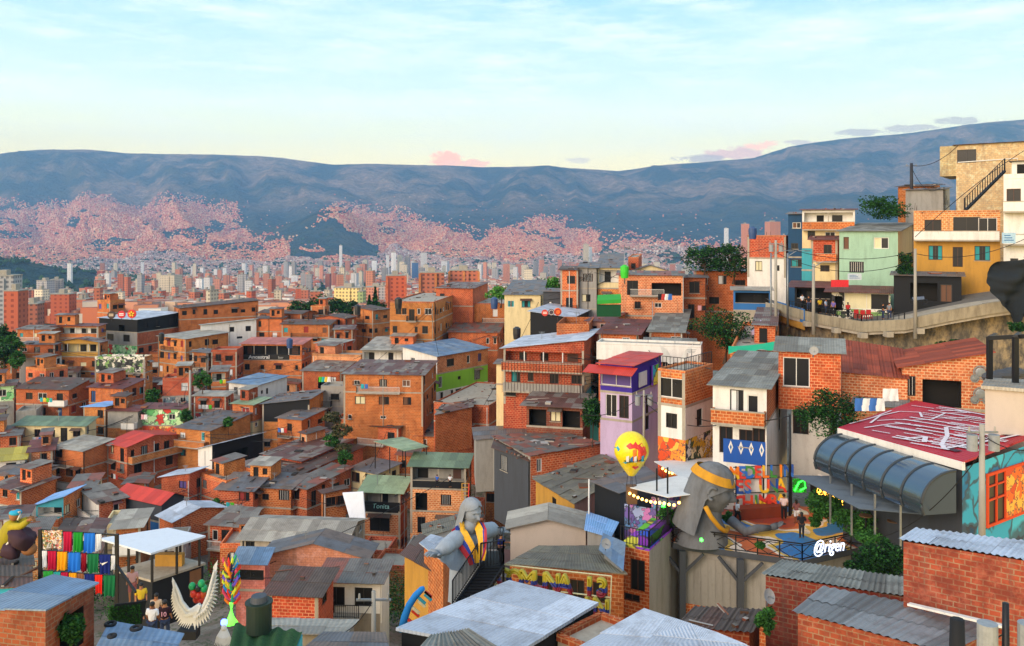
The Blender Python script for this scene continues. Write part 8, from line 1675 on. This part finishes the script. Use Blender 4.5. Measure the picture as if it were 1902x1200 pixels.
# trees between them
N2 = 4200
u = rs.uniform(-.72, .5, N2); Yh = rs.uniform(950, 5600, N2); Zh = np.zeros(N2)
for a in range(0, N2, 3000): Zh[a:a+3000] = terrain_z(u[None, a:a+3000], Yh[None, a:a+3000])[0]
tv, tf = [], []
for a, b, c in zip(u*Yh, Yh, Zh):
    if abs(noise.noise((a/260, b/400, 2.2))) > .3 and rs.rand() < .6: continue
    for q in range(3):
        r = rs.uniform(5, 11); ox, oy = a+rs.uniform(-9, 9), b+rs.uniform(-9, 9); k0 = len(tv); hh = rs.uniform(6, 14)
        tv += [(ox+r, oy, c+hh*.5), (ox, oy+r, c+hh*.6), (ox-r, oy, c+hh*.5), (ox, oy-r, c+hh*.4), (ox+rs.uniform(-2, 2), oy, c+hh*1.2), (ox, oy, c-2)]
        tf += [(k0+i, k0+(i+1) % 4, k0+4) for i in range(4)]+[(k0+(i+1) % 4, k0+i, k0+5) for i in range(4)]
me = bpy.data.meshes.new('valley_trees'); me.from_pydata(tv, [], tf); me.materials.append(islandmix('far_tree_greens', ['1f3a20', '2c4a28', '274226', '35532c'], 1.)); me.update()
tag(COL.objects.link(bpy.data.objects.new('valley_trees', me)) or bpy.data.objects['valley_trees'], 'dark green tree crowns scattered between the valley buildings', kind='stuff')
# towers, each one a thing
FC = {'brick': lambda: facade('facade_brick', 'b8684a', '3c2620', 3.4, 3., .5, .45), 'salmon': lambda: facade('facade_salmon', 'd08a6c', '5a3c36', 3.2, 3., .5, .5), 'cream': lambda: facade('facade_cream', 'dccdb0', '5c564e', 3.4, 3., .5, .5), 'white': lambda: facade('facade_white', 'e6e2dc', '6d7078', 3.2, 3., .5, .5),
      'grey': lambda: facade('facade_grey', 'a8a4a0', '4a4e56', 3.2, 3., .55, .5), 'yellow': lambda: facade('facade_yellow', 'e2c880', '5a4a34', 3.2, 3., .5, .5), 'blue': lambda: facade('facade_blue', '4d76a8', '24344a', 3., 3., .7, .6), 'orange': lambda: facade('facade_orange', 'c05c38', '7d3018', 4., 3., .4, .5), 'green': lambda: facade('facade_green', 'a8b878', '4a4e3c', 3.2, 3., .5, .5)}
CN = {'brick': 'brick', 'salmon': 'salmon pink', 'cream': 'cream', 'white': 'white', 'grey': 'grey', 'yellow': 'pale yellow', 'blue': 'blue glass', 'orange': 'bright orange', 'green': 'greenish'}
def ztop(py, Y): return -(py-430)/F*Y
def tower(px, pw, pt, Y, col, label, group=None, cat='tower', rot=None, crown=True, fins=False):
    """a slab block with a stepped roof and lift house, standing on the valley floor"""
    uu = (px-951)/F; zg = float(terrain_z(np.array([[uu]]), np.array([[float(Y)]]))[0, 0]); zt = ztop(pt, Y)
    w = pw/F*Y; d = min(max(w*.8, 10), 28); rot = rs.uniform(-.35, .35) if rot is None else rot
    H = max(zt-zg, 8); mt = FC[col]()
    m = MB(); m.box((-w/2, -d/2, -8), (w/2, d/2, H), mt)
    if w > 14:
        m.box((-w*.16, -d/2-1.2, -8), (w*.16, -d/2, H-1.5), mt, 'k')
    m.box((-w/2-.3, -d/2-.3, H+.01), (w/2+.3, d/2+.3, H+.6), wm('co'))
    if fins:
        k = int(w/5)
        for i in range(k+1):
            if i % 2 == 0: x = -w/2+w*i/k; m.box((x-.8, -d/2-1.6, -8), (x+.8, -d/2, H-.5), wm('b'), 'k')
    if crown: m.box((-w*.18, -d*.2, H+.61), (w*.12, d*.25, H+3.8), wm('co'))
    o = m.build('tower_block', None, loc=(uu*Y, Y, zg)); o.rotation_euler = (0, 0, rot); o['tower'] = 1
    return tag(o, label, cat, group)
T = tower
T(10, 44, 512, 560, 'grey', 'greyish apartment slab at the left edge beside the orange tower', rot=.1)
T(30, 26, 540, 470, 'orange', 'bright orange windowless tower at the left edge', rot=.0)
T(118, 34, 546, 640, 'orange', 'single broad orange block with a plain flat top', rot=.0)
T(62, 26, 564, 560, 'brick', 'brick block between the two plain orange towers', rot=.1)
T(152, 22, 556, 700, 'brick', 'brick block right of the broad plain orange block', rot=.1)
T(85, 24, 521, 1200, 'grey', 'twin of a grey block at the foot of the wooded hill, left one')
T(106, 20, 519, 1230, 'grey', 'twin of a grey block at the foot of the wooded hill, right one')
T(186, 18, 520, 1300, 'salmon', 'salmon pink tower beside the end of the wooded hill')
T(318, 30, 511, 1500, 'cream', 'wide cream tower group standing alone in front of the slope houses')
T(450, 16, 510, 1550, 'grey', 'slim pair of grey slabs right of the wide cream group')
T(650, 48, 534, 760, 'yellow', 'wide pale yellow block behind the dark trees', rot=-.15)
T(672, 10, 541, 720, 'green', 'narrow green stair tower in front of the pale yellow block', rot=-.1)
T(735, 34, 512, 640, 'orange', 'ribbed bright orange tower left of the brick slabs', rot=.2, fins=True)
T(803, 44, 506, 620, 'brick', 'left of two brick slabs with rows of cream balconies', rot=.05, fins=True)
T(862, 54, 502, 640, 'brick', 'right of two brick slabs with rows of cream balconies', rot=.05, fins=True)
T(700, 40, 533, 900, 'salmon', 'low salmon block between the yellow block and orange tower')
T(688, 14, 503, 1100, 'salmon', 'plain pink slab above the low salmon block')
T(787, 11, 470, 3000, 'white', 'tallest white tower in the city centre')
T(731, 9, 469, 3050, 'white', 'white twin tower at the left of the city centre')
T(743, 8, 474, 3080, 'cream', 'cream tower right beside the white twin in the centre')
T(771, 11, 488, 2700, 'blue', 'only blue glass tower in the city centre')
T(757, 9, 478, 3100, 'grey', 'slim grey centre tower between cream and blue ones')
T(720, 5, 474, 3200, 'white', 'needle thin white tower left of the centre group')
T(633, 5, 456, 3300, 'white', 'lone thin white spire under the wooded knoll')
T(636, 9, 497, 1500, 'cream', 'cream tower with twin tops in front of the slope')
T(130, 7, 489, 2100, 'white', 'small white tower rising on the wooded hill')
T(1349, 8, 424, 3700, 'white', 'white tower standing left of the hilltop brick house')
T(1088, 10, 454, 3300, 'cream', 'cream twin tower right of centre below the slope houses')
T(1095, 8, 459, 3350, 'white', 'white twin tower right of centre below the slope houses')
T(1435, 22, 412, 2400, 'salmon', 'pinkish tower visible above the brick house on the hill')
T(1384, 14, 416, 2500, 'salmon', 'low pinkish tower at the edge of the right hillside')
T(981, 14, 500, 1500, 'cream', 'small cream cube tower left of the brick terrace houses')
used = [(o.location.x/o.location.y*F+951) for o in SC.objects if o.get('tower')]
cols = ['brick', 'salmon', 'cream', 'white', 'grey', 'salmon', 'brick', 'cream']
def spread(n, x0, x1, y0, y1, pw0, pw1, h0, h1, where, group, wt=None):
    c = 0; t = 0
    while c < n and t < n*30:
        t += 1; px = rs.uniform(x0, x1); Y = rs.uniform(y0, y1); uu = (px-951)/F
        if px < 180 and Y > 1700: continue
        zg = float(terrain_z(np.array([[uu]]), np.array([[Y]]))[0, 0]); hm_ = rs.uniform(h0, h1); w = rs.uniform(pw0, pw1)
        if any(abs(px-a) < (w+b)*.5 and abs(Y-q) < 40 for a, b, q in placed): continue
        placed.append((px, w, Y)); c += 1
        pt = 430-(zg+hm_)/Y*F; k = cols[rs.randint(len(cols))] if wt is None else wt[rs.randint(len(wt))]
        T(px, w, pt, Y, k, '%s apartment block %s' % (CN[k], where), '%s apartment blocks %s' % (CN[k], where), 'apartment block')
placed = []
spread(50, 40, 640, 640, 1100, 9, 20, 12, 28, 'among the nearest valley roofs', None, ['brick', 'brick', 'salmon', 'cream', 'brick', 'orange'])
spread(40, 640, 1010, 850, 1500, 8, 17, 14, 34, 'in the valley behind the brick slabs', None, ['brick', 'salmon', 'cream', 'salmon', 'grey'])
spread(70, 180, 760, 1200, 2400, 6, 13, 18, 48, 'in the middle of the valley', None, ['salmon', 'brick', 'cream', 'white', 'grey', 'salmon'])
spread(70, 480, 1010, 2300, 3600, 6, 12, 25, 66, 'in the dense city centre', None, ['salmon', 'cream', 'cream', 'grey', 'salmon', 'white'])
spread(34, 1000, 1330, 2300, 3900, 6, 11, 25, 70, 'scattered right of the city centre', None, ['salmon', 'cream', 'salmon', 'grey'])
spread(24, 60, 560, 2400, 3600, 5, 9, 25, 60, 'at the foot of the slope houses', None, ['white', 'cream', 'salmon'])
for o in SC.objects:
    if 'tower' in o: del o['tower']
for o in SC.objects:
    if 'dims' in o: del o['dims']

# ------------------------------------------------------------------ loose bricks, planks and stones that weigh the roofs down
dm = MB(); mat = islandmix('roof_clutter_colours', ['6a6660', '8a5a44', '4a4542', 'a09a92', '5d4636', '7a4432', '33302e'], .9)
rg = random.Random(3)
for x, y, z, k, a in DEBRIS:
    if k < .6: sx, sy, sz = rg.uniform(.1, .2), rg.uniform(.06, .12), rg.uniform(.05, .12)
    elif k < .85: sx, sy, sz = rg.uniform(.5, 1.3), .06, .03
    else: sx, sy, sz = rg.uniform(.3, .6), rg.uniform(.25, .5), rg.uniform(.04, .2)
    c, s = math.cos(a), math.sin(a); pt = [(x+i*sx*c-j*sy*s, y+i*sx*s+j*sy*c) for i, j in ((-1, -1), (1, -1), (1, 1), (-1, 1))]
    dm.hexa([(*p, z-.05) for p in pt]+[(*p, z+sz) for p in pt], mat)
tag(dm.build('roof_debris'), 'loose bricks, planks and scraps lying on the tin roofs', kind='stuff')

# ------------------------------------------------------------------ air
hz = MB(); hm = bpy.data.materials.new('haze_air'); hm.use_nodes = True; nt = hm.node_tree; nt.nodes.remove(nt.nodes['Principled BSDF'])
pv = nt.nodes.new('ShaderNodeVolumePrincipled'); pv.inputs['Color'].default_value = (.32, .60, 1., 1); pv.inputs['Density'].default_value = HAZE; pv.inputs['Anisotropy'].default_value = 0.
nt.links.new(pv.outputs[0], nt.nodes['Material Output'].inputs['Volume'])
hz.box((-13000, -60, -300), (13000, 12600, 1420), hm); tag(hz.build('haze'), kind='stuff')

# ------------------------------------------------------------------ light, sky, camera
to_sun = Vector((-.62, -.70, .0)).normalized()*math.cos(R(SUN_EL))+Vector((0, 0, math.sin(R(SUN_EL))))
sd = bpy.data.lights.new('sun', 'SUN'); sd.energy = SUN; sd.angle = R(42); sd.color = (1., .76, .55)
so = bpy.data.objects.new('sun', sd); COL.objects.link(so); so.rotation_euler = (-to_sun).to_track_quat('-Z', 'Y').to_euler()
wd = bpy.data.worlds.new('World'); SC.world = wd; wd.use_nodes = True; nt = wd.node_tree; bg = nt.nodes['Background']
sk = nt.nodes.new('ShaderNodeTexSky'); sk.sky_type = 'NISHITA'; sk.sun_disc = False; sk.sun_elevation = R(SUN_EL); sk.sun_rotation = math.atan2(to_sun.x, to_sun.y); sk.altitude = 1700; sk.dust_density = 2.5
tc = nt.nodes.new('ShaderNodeTexCoord').outputs['Generated']; sp = nt.nodes.new('ShaderNodeSeparateXYZ'); nt.links.new(tc, sp.inputs[0])
zz = math_(nt, 'DIVIDE', sp.outputs[2], .5)
grad = ramp(nt, zz, (0., (1.3, .9, .3)), (.15, (1.45, 1.2, .52)), (.225, (1.25, 1.22, .74)), (.33, (.84, 1.04, .97)), (.54, (.40, .74, .97)), (1., (.42, .62, .9)))
if True:
    v1 = mapping(nt, tc, (1.3, 1.3, 6.)); n1 = noise_(nt, v1, 3.2, 7, .62)
    v2 = mapping(nt, tc, (2.2, 1.4, 13.)); n2 = noise_(nt, v2, 4., 6, .6)
    cl = math_(nt, 'MULTIPLY', ramp(nt, n1, (.45, 0.), (.68, .6)), ramp(nt, zz, (.12, 0.), (.3, 1.)))
    grad = mixc(nt, cl, grad, (1.12, 1.16, 1.08))
    cl = math_(nt, 'MULTIPLY', ramp(nt, n2, (.50, 0.), (.70, .45)), ramp(nt, zz, (.12, .2), (.26, 1.)))
    grad = mixc(nt, cl, grad, (1.25, 1.2, .92))
    # cumulus behind the ridge
    ny = math_(nt, 'DIVIDE', sp.outputs[0], sp.outputs[1]); ez = math_(nt, 'DIVIDE', sp.outputs[2], sp.outputs[1])
    nc = noise_(nt, mapping(nt, tc, (30, 30, 60)), 1.6, 7, .65)
    for px, py, rx, ry, colr, st in ((832, 298, 48, 18, (1.7, .72, .36), 1.), (872, 304, 62, 10, (1.5, .75, .42), .9), (1375, 286, 75, 15, (1.1, .66, .48), .95), (1415, 270, 36, 13, (1.6, .82, .48), .95), (1300, 296, 60, 10, (.62, .50, .42), .85), (1490, 266, 40, 8, (.8, .6, .5), .7), (1600, 246, 70, 8, (.58, .50, .42), .75), (1690, 238, 70, 9, (.62, .52, .42), .7), (1780, 224, 60, 9, (.6, .52, .42), .7), (1070, 298, 30, 7, (.8, .68, .58), .5)):
        dx = math_(nt, 'DIVIDE', math_(nt, 'SUBTRACT', ny, (px-951)/F), rx/F); dz = math_(nt, 'DIVIDE', math_(nt, 'SUBTRACT', ez, (430-py)/F), ry/F)
        r2 = math_(nt, 'ADD', math_(nt, 'MULTIPLY', dx, dx), math_(nt, 'MULTIPLY', dz, dz))
        k = math_(nt, 'ADD', math_(nt, 'SUBTRACT', 1., r2), math_(nt, 'MULTIPLY', math_(nt, 'SUBTRACT', nc, .5), 3.2))
        grad = mixc(nt, math_(nt, 'MULTIPLY', ramp(nt, k, (.25, 0.), (.7, st)), math_(nt, 'GREATER_THAN', sp.outputs[1], 0.)), grad, colr)
skc = mixc(nt, 1., sk.outputs[0], (.06, .06, .06), 'MULTIPLY')
fin = mixc(nt, .88, skc, grad)
fin = mixc(nt, 1., fin, (SKYK,)*3, 'MULTIPLY')
nt.links.new(fin, bg.inputs[0]); bg.inputs[1].default_value = 1.
cd = bpy.data.cameras.new('camera'); cd.sensor_width = 36; cd.lens = 36*F/1902; cd.shift_y = -170/1902; cd.clip_start = .3; cd.clip_end = 40000
co = bpy.data.objects.new('camera', cd); COL.objects.link(co); co.rotation_euler = (math.pi/2, 0, 0); SC.camera = co
SC.view_settings.view_transform = 'Standard'; SC.view_settings.look = 'None'; SC.view_settings.exposure = EXPO; SC.view_settings.gamma = 1.
SC.cycles.volume_bounces = 1; SC.cycles.max_bounces = 6; SC.cycles.volume_max_steps = 64
